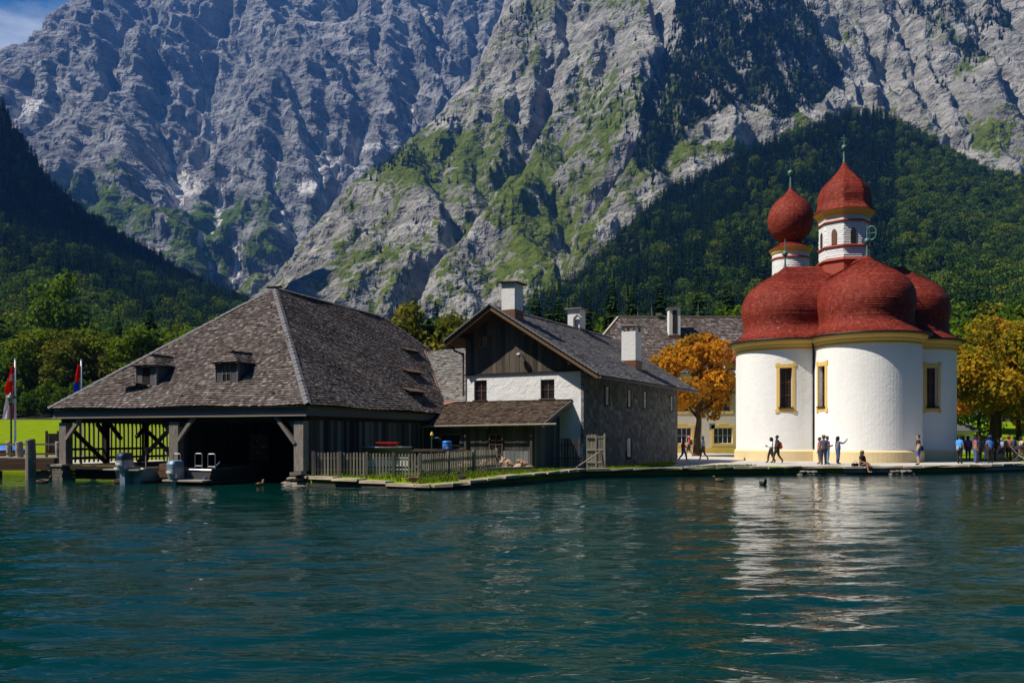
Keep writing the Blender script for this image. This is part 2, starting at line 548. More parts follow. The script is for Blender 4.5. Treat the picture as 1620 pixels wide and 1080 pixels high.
# ------------------------------------------------------------------ mountains
def rock_mat(name, light, mid, dark, grass, scree, fscale):
    g = NT(name); p = g.pos()
    geo = g.new('ShaderNodeNewGeometry')
    v = g.mapv(p, (1, 1, 1.6), (0.0, 0.35, 0.5))
    n1 = g.noise(v, .006 * fscale, 5, .6, dist=.4)
    n2 = g.noise(g.mapv(p, (1, 1, .6)), .03 * fscale, 3, .62)
    st = g.noise(g.mapv(p, (.22, .22, 2.4), (.25, .5, 0)), .014 * fscale, 4, .62)
    k = g.math('ADD', g.math('MULTIPLY', n1, .45), g.math('ADD', g.math('MULTIPLY', n2, .32), g.math('MULTIPLY', st, .4)))
    c = g.ramp(k, [(.40, dark), (.54, mid), (.70, light)])
    sc = g.attr('scree')
    c = g.mix(g.ramp(g.math('ADD', sc, g.math('MULTIPLY', g.math('SUBTRACT', n2, .5), .7)), [(.42, 0.), (.62, 1.)]), c, scree)
    gr = g.attr('grass')
    gk = g.ramp(g.math('ADD', gr, g.math('MULTIPLY', g.math('SUBTRACT', n2, .5), 1.3)), [(.46, 0.), (.6, 1.)])
    gc = g.ramp(g.noise(p, .03 * fscale, 6, .7), [(.3, tuple(x * .45 for x in grass)), (.52, grass), (.75, (grass[0] * 1.7, grass[1] * 1.35, grass[2] * .9))])
    c = g.mix(gk, c, gc)
    wk = g.ramp(g.math('ADD', g.attr('wood'), g.math('MULTIPLY', g.math('SUBTRACT', n2, .5), 1.0)), [(.45, 0.), (.6, 1.)])
    c = g.mix(wk, c, (.016, .024, .008))
    h = g.math('ADD', g.noise(v, .016 * fscale, 3, .6, dist=.3), g.math('MULTIPLY', n2, .8))
    nd = g.new('ShaderNodeBump', Height=h, Strength=1.0, Distance=32.0 / fscale)
    g.l.new(nd.outputs[0], g.bsdf.inputs['Normal'])
    return g.set(c, 1.0, spec=.0)


M['rock_far'] = rock_mat('far_limestone_face', (.26, .255, .25), (.125, .124, .126), (.035, .037, .042), (.055, .085, .018), (.44, .42, .40), 1.0)
M['rock_near'] = rock_mat('near_limestone_buttress', (.33, .318, .295), (.172, .165, .15), (.052, .05, .048), (.075, .1, .016), (.5, .46, .4), 1.9)
M['forest_floor'] = simple('forest_floor', (.018, .026, .008), .95, 0, .5, .02, 0)


def crag(X, z, seed, w, amp, sw, sl, samp, tilt):
    """broken rock on a steep face: how far the face stands out at (x, z)"""
    qx = X + .35 * w * fbm(X / w / 1.5, z / w / 1.5, 3, seed + 3); qz = z + .35 * w * fbm(X / w / 1.5, z / w / 1.5, 3, seed + 7)
    d = amp * (ridged(qx / w, qz / (w * 1.3), 6, seed, .66) - .42)
    c, s_ = math.cos(tilt), math.sin(tilt)
    al, ac = X * c - z * s_, X * s_ + z * c
    return d + samp * (ridged(al / sl, (ac + .4 * sw * fbm(X / sl, z / sl, 3, seed + 21)) / sw, 4, seed + 11, .5) - .45)


def polar_mesh(name, px0, px1, npx, y0, y1, ny, hf, mat, attrs=None, power=1.0):
    pxs = np.linspace(px0, px1, npx); ys = y0 + (y1 - y0) * np.linspace(0, 1, ny) ** power
    Y, A = np.meshgrid(ys, pxs, indexing='ij'); X = (A - CX) / F * Y
    r_ = hf(X, Y); Z, at = r_[0], r_[1]
    if len(r_) > 2: Y = Y + r_[2]
    i = np.arange(ny * npx).reshape(ny, npx)
    q = np.stack([i[:-1, :-1], i[:-1, 1:], i[1:, 1:], i[1:, :-1]], -1).reshape(-1, 4)
    me = np_mesh(name, np.stack([X, Y, Z], -1).reshape(-1, 3), q, mat, at, smooth=len(r_) < 3)
    return link(name, me)


def massif(ctrl, x0, x1, y0, y1, dx, seed, amp, n, K):
    f = rbf(ctrl)
    xs = np.arange(x0, x1, dx); ys = np.arange(y0, y1, dx); Y, X = np.meshgrid(ys, xs, indexing='ij')
    h = f(X, Y)
    wx = X + 60 * fbm(X / 300, Y / 300, 3, seed + 5); wy = Y + 60 * fbm(X / 300, Y / 300, 3, seed + 9)
    h = h + amp * (ridged(wx / 520, wy / 520, 4, seed) - .5) + amp * .25 * fbm(X / 60, Y / 60, 4, seed + 3)
    h, A = erode(h, dx, n, K)
    for _ in range(2):
        hp = np.pad(h, 1, mode='edge')
        h = h * .5 + .125 * (hp[:-2, 1:-1] + hp[2:, 1:-1] + hp[1:-1, :-2] + hp[1:-1, 2:])
    gy, gx = np.gradient(h, dx)
    S = np.hypot(gx, gy)
    return h, np.log(A + 1), np.clip((S - np.percentile(S, 5)) / (np.percentile(S, 95) - np.percentile(S, 5)), 0, 1.2)


far_ctrl = [P(*p) for p in [
    (380, 470, 2450), (330, 485, 2400), (440, 485, 2400), (375, 405, 2600), (340, 325, 2860), (300, 292, 3000), (268, 272, 3120), (330, 200, 3350),
    (400, 405, 2620), (465, 322, 2870), (505, 282, 2980), (560, 250, 3080), (620, 232, 3180),
    (405, 320, 2640), (415, 225, 2900), (420, 140, 3180), (430, 50, 3480),
    (205, 330, 2640), (190, 240, 2880), (200, 180, 3080), (185, 110, 3360), (150, 45, 3650),
    (70, 190, 3230), (20, 190, 3180), (280, 120, 3520), (300, 40, 3760), (250, 200, 3150),
    (0, 84, 3800), (50, 54, 3820), (110, 2, 3900), (160, -60, 4000), (-60, 110, 3780), (-130, 150, 3750), (-250, 220, 3700),
    (100, 330, 2700), (50, 280, 2800), (0, 260, 2800), (-80, 280, 2800), (300, 405, 2480), (240, 385, 2500), (150, 420, 2480), (0, 400, 2450),
    (300, -20, 3950), (430, -30, 3850), (550, -40, 4000), (700, -60, 4000), (850, -60, 4100),
    (550, 100, 3420), (650, 150, 3300), (700, 100, 3550), (600, 200, 3200), (760, 50, 3700), (500, 160, 3180), (530, 20, 3800), (620, 60, 3560),
    (300, -100, 4300), (500, -130, 4300), (700, -130, 4300), (900, -130, 4400), (700, 300, 2900), (600, 420, 2500), (800, 250, 2900)]]
far_ctrl += [Vector(p) for p in [(-3300, 5000, 900), (-2000, 5000, 1500), (-500, 5000, 2000), (900, 5000, 2000), (-3300, 3000, 700), (-2900, 4200, 1050)]]
FD = (-3500, 1000, 2250, 4900, 20.0)
Hf, Af, Sf = massif(far_ctrl, *FD, 11, 190, 26, .75)


def far_h(X, Y):
    z = bilin(Hf, FD[0], FD[2], FD[4], X, Y); A = bilin(Af, FD[0], FD[2], FD[4], X, Y); S = bilin(Sf, FD[0], FD[2], FD[4], X, Y)
    rock = np.clip(S * 1.4, .3, 1.2)
    d = crag(X, z, 41, 320, 66, 95, 1100, 52, math.radians(28)) * np.clip(.45 + S * .7, .3, 1.15)
    z = z + .3 * d
    az, el = bearing(X, Y, z)
    gul = np.clip((A - 2.3) / 2.0, 0, 1.2) * np.clip((el - 20) / 220, 0, 1)
    sc = gul * 1.0 + blobs(az, el, [(285, 295, 45, 26, .75), (65, 170, 30, 16, .8), (490, 292, 32, 24, .8), (270, 260, 40, 12, .4), (375, 420, 9, 60, .6), (600, 235, 70, 14, .6), (320, 200, 14, 70, .4), (30, 182, 26, 10, .5), (345, 350, 8, 60, .5), (455, 345, 8, 50, .4), (540, 265, 40, 8, .5)]) + .1 * fbm(X / 60, Y / 60, 3, 8)
    gr = np.clip((el - 230) / 260, 0, .55) * (1.25 - S * .8) + .4 * fbm(X / 140, Y / 140, 4, 77) + blobs(az, el, [(350, 410, 40, 25, .35), (420, 400, 35, 22, .35), (150, 330, 110, 60, .22), (340, 330, 40, 70, .2), (450, 300, 60, 30, .2)]) - sc * .5 + .14
    return z, {'scree': sc, 'grass': gr}, -.85 * d


mt = polar_mesh('mountain', -90, 900, 620, 2320, 4750, 560, far_h, M['rock_far'])
tag(mt, 'far blue-grey limestone mountain face with scree gullies', 'mountain', kind='structure')

near_ctrl = [P(*p) for p in [
    (410, 475, 1600), (440, 432, 1650), (500, 352, 1750), (560, 287, 1850), (640, 227, 1950), (690, 182, 2050), (740, 110, 2150), (790, 0, 2300), (820, -60, 2400),
    (450, 505, 1300), (600, 515, 1250), (750, 515, 1250), (900, 500, 1250), (1050, 430, 1300), (1200, 330, 1380), (1300, 300, 1430), (1450, 330, 1480), (1600, 360, 1480), (1750, 380, 1480),
    (560, 400, 1500), (650, 400, 1450), (700, 300, 1600), (800, 400, 1400), (800, 250, 1700), (780, 150, 1950), (850, 100, 1950), (900, 300, 1550), (950, 200, 1700), (900, 0, 2200), (980, 100, 1850), (1000, -60, 2300),
    (1060, 250, 1480), (1100, 150, 1600), (1150, 50, 1750), (1180, -60, 1950), (1250, 200, 1600), (1330, 100, 1900), (1380, 0, 2150),
    (1450, 100, 1850), (1550, 150, 1750), (1600, 50, 1900), (1500, -60, 2200), (1650, 180, 1700), (1700, 0, 2000), (1550, 230, 1600), (1420, 200, 1680),
    (850, -150, 2700), (1000, -160, 2700), (1200, -170, 2700), (1400, -170, 2700), (1700, -170, 2700),
    (440, 505, 2000), (500, 440, 2100), (560, 390, 2250), (640, 330, 2350), (690, 300, 2450), (740, 240, 2550), (790, 140, 2750), (380, 520, 1750), (300, 560, 1700), (720, 200, 1850), (620, 300, 1700), (530, 340, 1650)]]
ND = (-900, 2100, 1120, 2900, 14.0)
Hn, An, Sn = massif(near_ctrl, *ND, 23, 95, 24, .42)

WOOD_SPUR = [(1000, 250), (1020, 150), (1060, 60), (1080, -80), (1270, -80), (1300, 60), (1335, 120), (1300, 160), (1240, 190), (1180, 160), (1110, 190), (1060, 240), (1030, 300)]
WOOD_TOPR = [(1400, -40), (1620, -60), (1600, 40), (1590, 70), (1540, 110), (1500, 60), (1430, 20)]


def near_h(X, Y):
    z = bilin(Hn, ND[0], ND[2], ND[4], X, Y); A = bilin(An, ND[0], ND[2], ND[4], X, Y); S = bilin(Sn, ND[0], ND[2], ND[4], X, Y)
    rock = np.clip(S * 1.4, .25, 1.2)
    d = crag(X, z, 141, 170, 46, 50, 500, 22, math.radians(35)) * np.clip(.4 + S * .75, .25, 1.15)
    z = z + .3 * d
    az, el = bearing(X, Y, z)
    sc = np.clip((A - 3.6) / 3.0, 0, .7) * .35 + blobs(az, el, [(700, 195, 40, 14, .55), (1240, 215, 14, 26, .8), (1165, 252, 40, 8, .55), (1100, 268, 30, 6, .5), (1290, 178, 20, 8, .5), (940, 270, 18, 60, .2)]) + .1 * fbm(X / 40, Y / 40, 3, 8)
    gr = .60 - .38 * S + .42 * fbm(X / 120, Y / 120, 5, 97) + blobs(az, el, [(720, 215, 60, 40, .3), (640, 260, 60, 30, .28), (830, 320, 60, 70, .3), (900, 380, 40, 70, .3), (960, 230, 60, 90, .28), (780, 280, 60, 40, .22), (1180, 235, 70, 12, .5), (1060, 150, 40, 100, .2), (1450, 200, 90, 20, .15), (1560, 215, 30, 20, .4), (700, 420, 200, 60, .08), (860, 40, 50, 40, .12)]) - sc * .45 - .04
    wd = in_poly(az, el, WOOD_SPUR) * (.62 + .5 * fbm(X / 70, Y / 70, 3, 9)) + in_poly(az, el, WOOD_TOPR) * (.45 + .5 * fbm(X / 70, Y / 70, 3, 9))
    return z, {'scree': sc, 'grass': gr, 'wood': wd}, -.85 * d


cl = polar_mesh('cliff', 300, 1760, 860, 1180, 2800, 470, near_h, M['rock_near'])
tag(cl, 'grey rock buttress with green alpine ledges', 'mountain', kind='structure')

# wooded lower hills
left_ctrl = [P(*p) for p in [
    (-250, 664, 130), (0, 662, 130), (100, 662, 130), (250, 662, 135), (400, 665, 140), (600, 668, 150), (760, 672, 160),
    (-100, 590, 300), (0, 590, 300), (100, 595, 300), (250, 615, 300), (400, 635, 300), (600, 655, 300), (760, 660, 300),
    (0, 490, 550), (100, 500, 550), (250, 540, 560), (400, 585, 560), (600, 620, 560), (760, 640, 560),
    (0, 400, 760), (120, 430, 760), (260, 485, 780), (400, 530, 780),
    (0, 300, 1050), (40, 292, 1050), (75, 305, 1050), (100, 335, 1050), (150, 368, 1050), (-60, 270, 1050), (200, 398, 1050), (300, 458, 1080), (400, 503, 1100), (500, 545, 1150), (600, 580, 1200), (760, 620, 1200),
    (-150, 150, 1050), (-300, -90, 1050), (-500, -200, 1050), (-150, 330, 800), (-300, 250, 800), (-300, 450, 550), (-300, 600, 300), (-600, 560, 300), (-600, 350, 560),
    (0, 320, 1420), (100, 400, 1420), (200, 480, 1420), (400, 560, 1420), (600, 610, 1420), (-200, 100, 1420), (-500, -150, 1420)]]
left_ctrl += [Vector(p) for p in [(-900, 850, 800), (-1000, 900, 1250), (-1000, 1060, 1300), (-1100, 1250, 1400), (-920, 1300, 900), (-1250, 800, 1300), (-1000, 400, 380), (-800, 300, 200)]]  # high ridge out of view on the left, raised so its shadow covers the hill
lf = rbf(left_ctrl)


def left_h(X, Y):
    z = lf(X, Y); az, el = bearing(X, Y, z)
    z = z + np.clip((Y - 250) / 600, 0, 1) * (10 * fbm(X / 120, Y / 120, 4, 3)) + np.clip((Y - 900) / 200, 0, 1) * 16 * (ridged(X / 90, Y / 90, 4, 4) - .5)
    return z, {}


hl = polar_mesh('hill', -820, 800, 215, 128, 1450, 190, left_h, M['forest_floor'], power=1.3)
tag(hl, 'dark wooded hill dropping towards the boathouse', 'hill', kind='structure')

right_ctrl = [P(*p) for p in [
    (640, 672, 150), (900, 670, 150), (1100, 667, 150), (1300, 667, 150), (1500, 667, 150), (1700, 662, 150), (1950, 650, 150),
    (640, 655, 350), (900, 620, 350), (1100, 590, 350), (1300, 575, 350), (1500, 570, 350), (1700, 565, 350), (1950, 560, 350),
    (640, 640, 700), (900, 545, 700), (1000, 475, 700), (1150, 440, 700), (1300, 430, 700), (1450, 435, 700), (1620, 440, 700), (1850, 440, 700),
    (840, 545, 1100), (900, 500, 1100), (950, 420, 1150), (1060, 315, 1230), (1150, 275, 1260), (1240, 228, 1290), (1300, 208, 1300), (1390, 198, 1300), (1430, 226, 1260), (1520, 268, 1210), (1560, 298, 1160), (1620, 308, 1150), (1800, 320, 1150), (1950, 320, 1150),
    (640, 640, 1100), (760, 610, 1100), (900, 560, 1350), (1060, 400, 1400), (1240, 300, 1420), (1390, 270, 1420), (1520, 330, 1420), (1620, 370, 1420), (1800, 380, 1420), (640, 650, 1420), (1000, 370, 1000), (1150, 340, 1000), (1300, 310, 1000), (1450, 320, 1000), (1600, 370, 950)]]
rf = rbf(right_ctrl)


def right_h(X, Y):
    z = rf(X, Y)
    z = z + np.clip((Y - 250) / 600, 0, 1) * (26 * fbm(X / 120, Y / 120, 4, 33))
    return z, {}


hr = polar_mesh('hill', 560, 1960, 190, 148, 1440, 190, right_h, M['forest_floor'], power=1.2)
tag(hr, 'steep green wooded hillside behind the chapel', 'hill', kind='structure')


# unseen steep wooded shore across the lake, behind the photographer, added to cut sky light
az_ = np.radians(np.linspace(68, 292, 130)); rr_ = np.linspace(520, 2300, 40)
R_, A_ = np.meshgrid(rr_, az_, indexing='ij')
X_, Y_ = R_ * np.sin(A_), R_ * np.cos(A_)
Z_ = (R_ - 540) * .52 * (1 + .25 * fbm(X_ / 500, Y_ / 500, 4, 88)) * np.clip((A_ - math.radians(66)) / .35, .15, 1) * np.clip((math.radians(294) - A_) / .35, .15, 1)
i_ = np.arange(Z_.size).reshape(Z_.shape)
me_ = np_mesh('hill', np.stack([X_, Y_, Z_ - 4], -1).reshape(-1, 3), np.stack([i_[:-1, :-1], i_[:-1, 1:], i_[1:, 1:], i_[1:, :-1]], -1).reshape(-1, 4), M['forest_floor'], smooth=True)
tag(link('hill', me_), 'unseen wooded mountainside across the lake, added to cut sky light', 'hill', kind='structure')

# ------------------------------------------------------------------ lake
wrng = np.random.RandomState(5)
WAVES = []
for i in range(60):
    lam = 0.18 * (8.0 ** wrng.rand()); th = math.radians(93 + wrng.normal(0, 17))
    WAVES.append((lam, th, wrng.rand() * 6.28, .0088 * lam ** .95 * (.6 + .8 * wrng.rand())))


def lake_mesh():
    az = np.radians(np.linspace(-58, 58, 460)); r = 3.5 * (170 / 3.5) ** np.linspace(0, 1, 420)
    R, A = np.meshgrid(r, az, indexing='ij'); X = R * np.sin(A); Y = R * np.cos(A)
    cell = R * (np.log(170 / 3.5) / 419)
    z = np.zeros_like(X)
    patch = .75 + .5 * fbm(X / 9, Y / 5, 3, 71)
    for lam, th, ph, a in WAVES:
        k = 2 * math.pi / lam
        fade = np.clip((lam / np.maximum(cell, 1e-3) - 2.2) / 2.5, 0, 1)
        z += a * fade * np.sin(k * (X * math.cos(th) + Y * math.sin(th)) + ph + .9 * fbm(X / (4 * lam), Y / (4 * lam), 2, 3)) * patch
    ny, nx = X.shape; i = np.arange(nx * ny).reshape(ny, nx)
    q = np.stack([i[:-1, :-1], i[:-1, 1:], i[1:, 1:], i[1:, :-1]], -1).reshape(-1, 4)
    v = np.stack([X, Y, z], -1).reshape(-1, 3); n0 = len(v)
    # still water round and behind the boat
    e, w = math.radians(58), []
    ring = [math.radians(a) for a in np.linspace(58, 302, 25)]
    for rr in (0.0, 3.5, 170.0, 700.0): w += [(rr * math.sin(a), rr * math.cos(a), 0.0) for a in ring]
    v = np.concatenate([v, np.array(w)]); k = len(ring)
    ex = [(n0 + j * k + i, n0 + j * k + i + 1, n0 + (j + 1) * k + i + 1, n0 + (j + 1) * k + i) for j in range(3) for i in range(k - 1)]
    fr = [(0, 0, 0)] + [(3.5 * math.sin(a), 3.5 * math.cos(a), 0.0) for a in (-e, -e / 3, e / 3, e)]
    n1 = len(v); v = np.concatenate([v, np.array(fr)]); ex += [(n1, n1 + i, n1 + i + 1, n1 + i + 1) for i in ()]
    ex += [(n1, n1 + 1, n1 + 2, n1 + 3), (n1, n1 + 3, n1 + 4, n1)][:1]
    return v, np.concatenate([q, np.array(ex)])


g = NT('lake_water'); p = g.pos()
h1 = g.noise(g.mapv(p, (.5, 2.0, 1), (0, 0, .12)), 3.4, 2, .55, dist=.3)
h2 = g.noise(g.mapv(p, (.5, 2.2, 1), (0, 0, -.1)), .6, 2, .5)
hh = g.math('ADD', h1, g.math('MULTIPLY', h2, 1.6))
g.bump(hh, 1.0, .024)
deep = g.noise(g.mapv(p, (.05, .09, 1)), 1.0, 3)
g.set(g.mix(deep, (.0, .017, .016), (.001, .030, .0235)), .035, 0, .5)
g.bsdf.inputs['IOR'].default_value = 1.333
M['water'] = g.mat
wv, wq = lake_mesh()
lake = link('lake', np_mesh('lake', wv, wq, M['water'], smooth=True))
tag(lake, 'dark teal rippled lake water', 'lake', kind='structure')

# ------------------------------------------------------------------ shore
SHORE = [(-400, 62), (-60, 56), (-24, 52), (-22.4, 50.5), (-9.15, 50.5), (-9.05, 37.1), (-8.6, 36.4), (-6.2, 35.0), (-3.8, 33.65), (-3.2, 33.55), (-1.8, 34.75), (.86, 38.6), (2.1, 41.0), (3.7, 43.7), (6.3, 44.9), (9.0, 45.8), (12.1, 46.8),
         (16.1, 47.7), (19.7, 47.9), (23.3, 48.6), (26.7, 50.2), (32.4, 53.2), (40, 57), (60, 64), (400, 90)]
SX = np.array([s[0] for s in SHORE]); SY = np.array([s[1] for s in SHORE])


def sstep(a, b, x):
    t = np.clip((x - a) / (b - a), 0, 1); return t * t * (3 - 2 * t)


def ground_z(x, y):
    x = np.asarray(x, float); y = np.asarray(y, float)
    left = sstep(-10, -25, x)
    z = GZ + left * (4.7 * np.clip((y - 56) / 78, 0, 1.6) ** 1.05) + (1 - left) * 4.6 * sstep(98, 155, y)
    return z - .25 * np.exp(-((x + 3.2) / 4.2) ** 2 - ((y - 33.2) / 3.6) ** 2)


xs = np.unique(np.concatenate([np.linspace(-330, -60, 30), np.linspace(-60, 45, 420), SX[1:-1], np.linspace(45, 330, 30)]))
ys0 = np.interp(xs, SX, SY); nrow = 90
t = np.linspace(0, 1, nrow) ** 2.2
GX = np.repeat(xs[None], nrow, 0); GY = ys0[None] + (210 - ys0[None]) * t[:, None]
GZ_ = ground_z(GX, GY) + .03 * fbm(GX / 2.5, GY / 2.5, 3, 2) * np.clip(t[:, None] * 30, 0, 1)
bank = np.full_like(xs, -1.2)
V = np.concatenate([np.stack([GX[0], GY[0], bank], -1), np.stack([GX, GY, GZ_], -1).reshape(-1, 3)])
ii = np.arange((nrow + 1) * len(xs)).reshape(nrow + 1, len(xs))
q = np.stack([ii[:-1, :-1], ii[:-1, 1:], ii[1:, 1:], ii[1:, :-1]], -1).reshape(-1, 4)
# where gravel lies instead of grass: the lakeside walk, the chapel forecourt, the track behind the jetty
allx = np.concatenate([GX[0], GX.ravel()]); ally = np.concatenate([GY[0], GY.ravel()])
grav = in_poly(allx, ally, [(11.2, 58), (8.8, 46.5), (12.0, 46.9), (14.5, 49.2), (17.5, 48.2), (19.7, 47.5), (33, 53), (60, 63.5), (60, 66), (36, 57), (32.5, 60), (32, 70), (20, 92), (8, 92), (10, 66)]).astype(float)
grav = np.maximum(grav, in_poly(allx, ally, [(-400, 60), (-24, 54), (-10, 56), (-10, 60), (-24, 58), (-400, 66)]).astype(float))
g = NT('ground_cover'); p = g.pos(); gv = g.attr('gravel')
n1 = g.noise(p, .9, 8, .7); n2 = g.noise(p, 14, 5, .7)
grass = g.ramp(g.math('ADD', g.math('MULTIPLY', n1, .6), g.math('MULTIPLY', n2, .4)), [(.3, (.075, .12, .006)), (.52, (.165, .235, .008)), (.72, (.26, .31, .014))])
gravel = g.ramp(g.math('ADD', g.math('MULTIPLY', n1, .5), g.math('MULTIPLY', n2, .5)), [(.3, (.34, .31, .27)), (.7, (.56, .53, .48))])
mask = g.ramp(g.math('ADD', gv, g.math('MULTIPLY', g.math('SUBTRACT', n1, .5), .5)), [(.42, 0.), (.58, 1.)])
g.bump(n2, .5, .05)
g.set(g.mix(mask, grass, gravel), 1.0, spec=.0)
M['ground'] = g.mat
ground = link('ground', np_mesh('ground', V, q, M['ground'], {'gravel': grav}, smooth=True))
tag(ground, 'grass meadow and pale gravel walk on the shore', 'ground', kind='structure')

# grass blades along the visible banks
def grass_blades(n, region, hgt, seed):
    r = np.random.RandomState(seed); pts = []
    while len(pts) < n:
        k, a, b = r.randint(len(region)), r.rand(), r.rand()
        (x0, y0), (x1, y1), (x2, y2) = region[k]
        if a + b > 1: a, b = 1 - a, 1 - b
        pts.append((x0 + a * (x1 - x0) + b * (x2 - x0), y0 + a * (y1 - y0) + b * (y2 - y0)))
    pts = np.array(pts); z = ground_z(pts[:, 0], pts[:, 1]) - .02
    an = r.rand(n) * 6.28; hh = hgt * (.5 + r.rand(n)); w = .012 + .02 * r.rand(n)
    dx, dy = np.cos(an) * w, np.sin(an) * w; lx, ly = r.normal(0, .35, n) * hh, r.normal(0, .35, n) * hh
    a = np.stack([pts[:, 0] - dx, pts[:, 1] - dy, z], -1); b = np.stack([pts[:, 0] + dx, pts[:, 1] + dy, z], -1)
    c = np.stack([pts[:, 0] + lx, pts[:, 1] + ly, z + hh], -1)
    v = np.stack([a, b, c], 1).reshape(-1, 3)
    return np_mesh('grass', v, np.arange(3 * n).reshape(n, 3), M['grass_blade'], face_tone=r.rand(n))


M['grass_blade'] = leaf_mat('grass_blade', [(0, (.05, .09, .008)), (.6, (.12, .18, .014)), (1, (.22, .24, .04))], .3, 0)
gb = link('grass', grass_blades(9000, [((-8.4, 37.0), (-3.7, 34.4), (-4.2, 39.0)), ((-8.4, 37.0), (-4.2, 39), (-8.0, 38.5)), ((-3.7, 34.4), (-2.0, 35.5), (-4.2, 39)), ((-2.0, 35.5), (.3, 38.8), (-4.2, 39)), ((-4.2, 39), (.3, 38.8), (-.6, 42.5)), ((.3, 38.8), (3.2, 44), (-.6, 42.5)), ((3.5, 45), (11, 47), (5, 48.5)), ((9.5, 46.9), (12.0, 47.4), (14.2, 49.4))], .13, 3))
tag(gb, 'short green grass on the quay bank', 'grass', kind='stuff')

# ------------------------------------------------------------------ quay wall with kerb slabs
quay = empty('quay_wall', (0, 0, 0), 0, 'low dark stone quay wall with pale kerb slabs along the lake', 'quay wall')
qpts = [Vector((x, y, 0)) for x, y in SHORE[5:23]]
qb = MB()
for a, b in zip(qpts[:-1], qpts[1:]):
    d = (b - a).normalized(); nrm = Vector((d.y, -d.x, 0))
    qb.prism([a + nrm * .10 + Vector((0, 0, -1)), a - nrm * .35 + Vector((0, 0, -1)), b - nrm * .35 + Vector((0, 0, -1)), b + nrm * .10 + Vector((0, 0, -1))], (0, 0, 1.14))
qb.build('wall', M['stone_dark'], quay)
for a, b in zip(qpts[:-1], qpts[1:]):
    L = (b - a).length; n = max(1, round(L / 1.15)); d = (b - a) / n; ang = math.atan2(d.y, d.x)
    nrm = Vector((d.y, -d.x, 0)).normalized()
    for i in range(n):
        c = a + d * (i + .5) + nrm * (-.12 + rnd.uniform(-.05, .05))
        right = c.x > 3
        ln = d.length
        mbs = MB()
        x0, x1, y0, y1 = -ln / 2 + .008, ln / 2 - .008, -.31, .31
        j = [rnd.uniform(-.035, .035) for _ in range(8)]
        zt = .1 + rnd.uniform(-.015, .015)
        mbs.faces([(x0 + j[0], y0 + j[1], 0), (x1 + j[2], y0 + j[3], 0), (x1, y1, 0), (x0, y1, 0), (x0 + .02, y0 + .03 + j[4], zt), (x1 - .02, y0 + .03 + j[5], zt + j[6]), (x1 - .01, y1, zt + j[7]), (x0 + .01, y1, zt)],
                  [(0, 3, 2, 1), (4, 5, 6, 7), (0, 1, 5, 4), (1, 2, 6, 5), (2, 3, 7, 6), (3, 0, 4, 7)])
        o = mbs.build('slab', M['stone_pale'] if c.x < 3 or c.x > 13.5 else M['stone'], quay)
        o.location = (c.x, c.y, float(ground_z(c.x, c.y)) - .078 + rnd.uniform(-.015, .015)); o.rotation_euler = (0, 0, ang)


def rock_mesh(seed, r=1.0):
    rs = random.Random(seed); b = MB(); n = 7
    prof = [(.55, -.5), (.95, -.2), (1, .15), (.6, .5)]
    pts = []
    for pr, pz in prof:
        for i in range(n):
            a = 6.283 * i / n; k = rs.uniform(.75, 1.2)
            pts.append((pr * k * math.cos(a) * r, pr * k * math.sin(a) * r, (pz + rs.uniform(-.12, .12)) * r))
    fs = [(j * n + i, j * n + (i + 1) % n, (j + 1) * n + (i + 1) % n, (j + 1) * n + i) for j in range(3) for i in range(n)]
    fs += [tuple(range(n))[::-1], tuple(3 * n + i for i in range(n))]
    b.faces(pts, fs)
    return b


# exposed stones where the kerb has broken away
for px0, px1, n_ in ((1262, 1292, 7), (1404, 1440, 9)):
    for i in range(n_):
        px = px0 + (px1 - px0) * (i + .5) / n_
        y = float(np.interp((px - CX) / F * 48, SX, SY)); x = (px - CX) / F * y
        o = rock_mesh(i + px0).build('stone', M['stone'], quay)
        o.location = (x, y - .2, .02 + .16 * (i % 2)); s = rnd.uniform(.13, .2); o.scale = (s * 1.3, s, s * .8); o.rotation_euler = (0, 0, rnd.random() * 6)

# ------------------------------------------------------------------ boathouse: local x along the front (right corner 0), y back from the lake
BA = math.radians(-21.0)
bh = empty('boathouse', (-9.01, 37.2, 0), BA, 'big open timber boathouse with steep shingled hip roof over the water', 'boathouse')
BW, BD = 14.24, 26.4
EZ = 3.45
RF = Vector((-7.12, 7.45, 10.16)); RB = Vector((-7.12, 19.2, 10.16))
e_fl, e_fr = Vector((-BW - .4, -.4, EZ)), Vector((.4, -.4, EZ))
e_bl, e_br = Vector((-BW - .4, BD, EZ)), Vector((.4, BD, EZ))
roof = MB()
for poly in ([e_fl, e_fr, RF], [e_fr, e_br, RB, RF], [e_br, e_bl, RB], [e_bl, e_fl, RF, RB]): roof.poly(poly)
roof_o = roof.build('roof', M['timber_dark'], bh)


def plane_frame(a, b, c):
    """eave a->b, apex side c: origin, U, V and a mapper of points to (u, v)"""
    U = (b - a).normalized(); N = U.cross(c - a).normalized(); V = N.cross(U)
    return a, U, V, N, (lambda p: ((p - a).dot(U), (p - a).dot(V)))


sh = MB(); rs_ = random.Random(3)
O_, U_, V_, N_f, mp = plane_frame(e_fl, e_fr, RF)
shingles(sh, O_, U_, V_, [mp(e_fl), mp(e_fr), mp(RF)], .175, .155, .034, rs_, wob=.05)
O_, U_, V_, N_r, mp = plane_frame(e_fr, e_br, RF)
shingles(sh, O_, U_, V_, [mp(e_fr), mp(e_br), mp(RB), mp(RF)], .175, .155, .034, rs_, wob=.05)
so = sh.build('shingles', M['shingle_grey'], roof_o); so['kind'] = 'stuff'


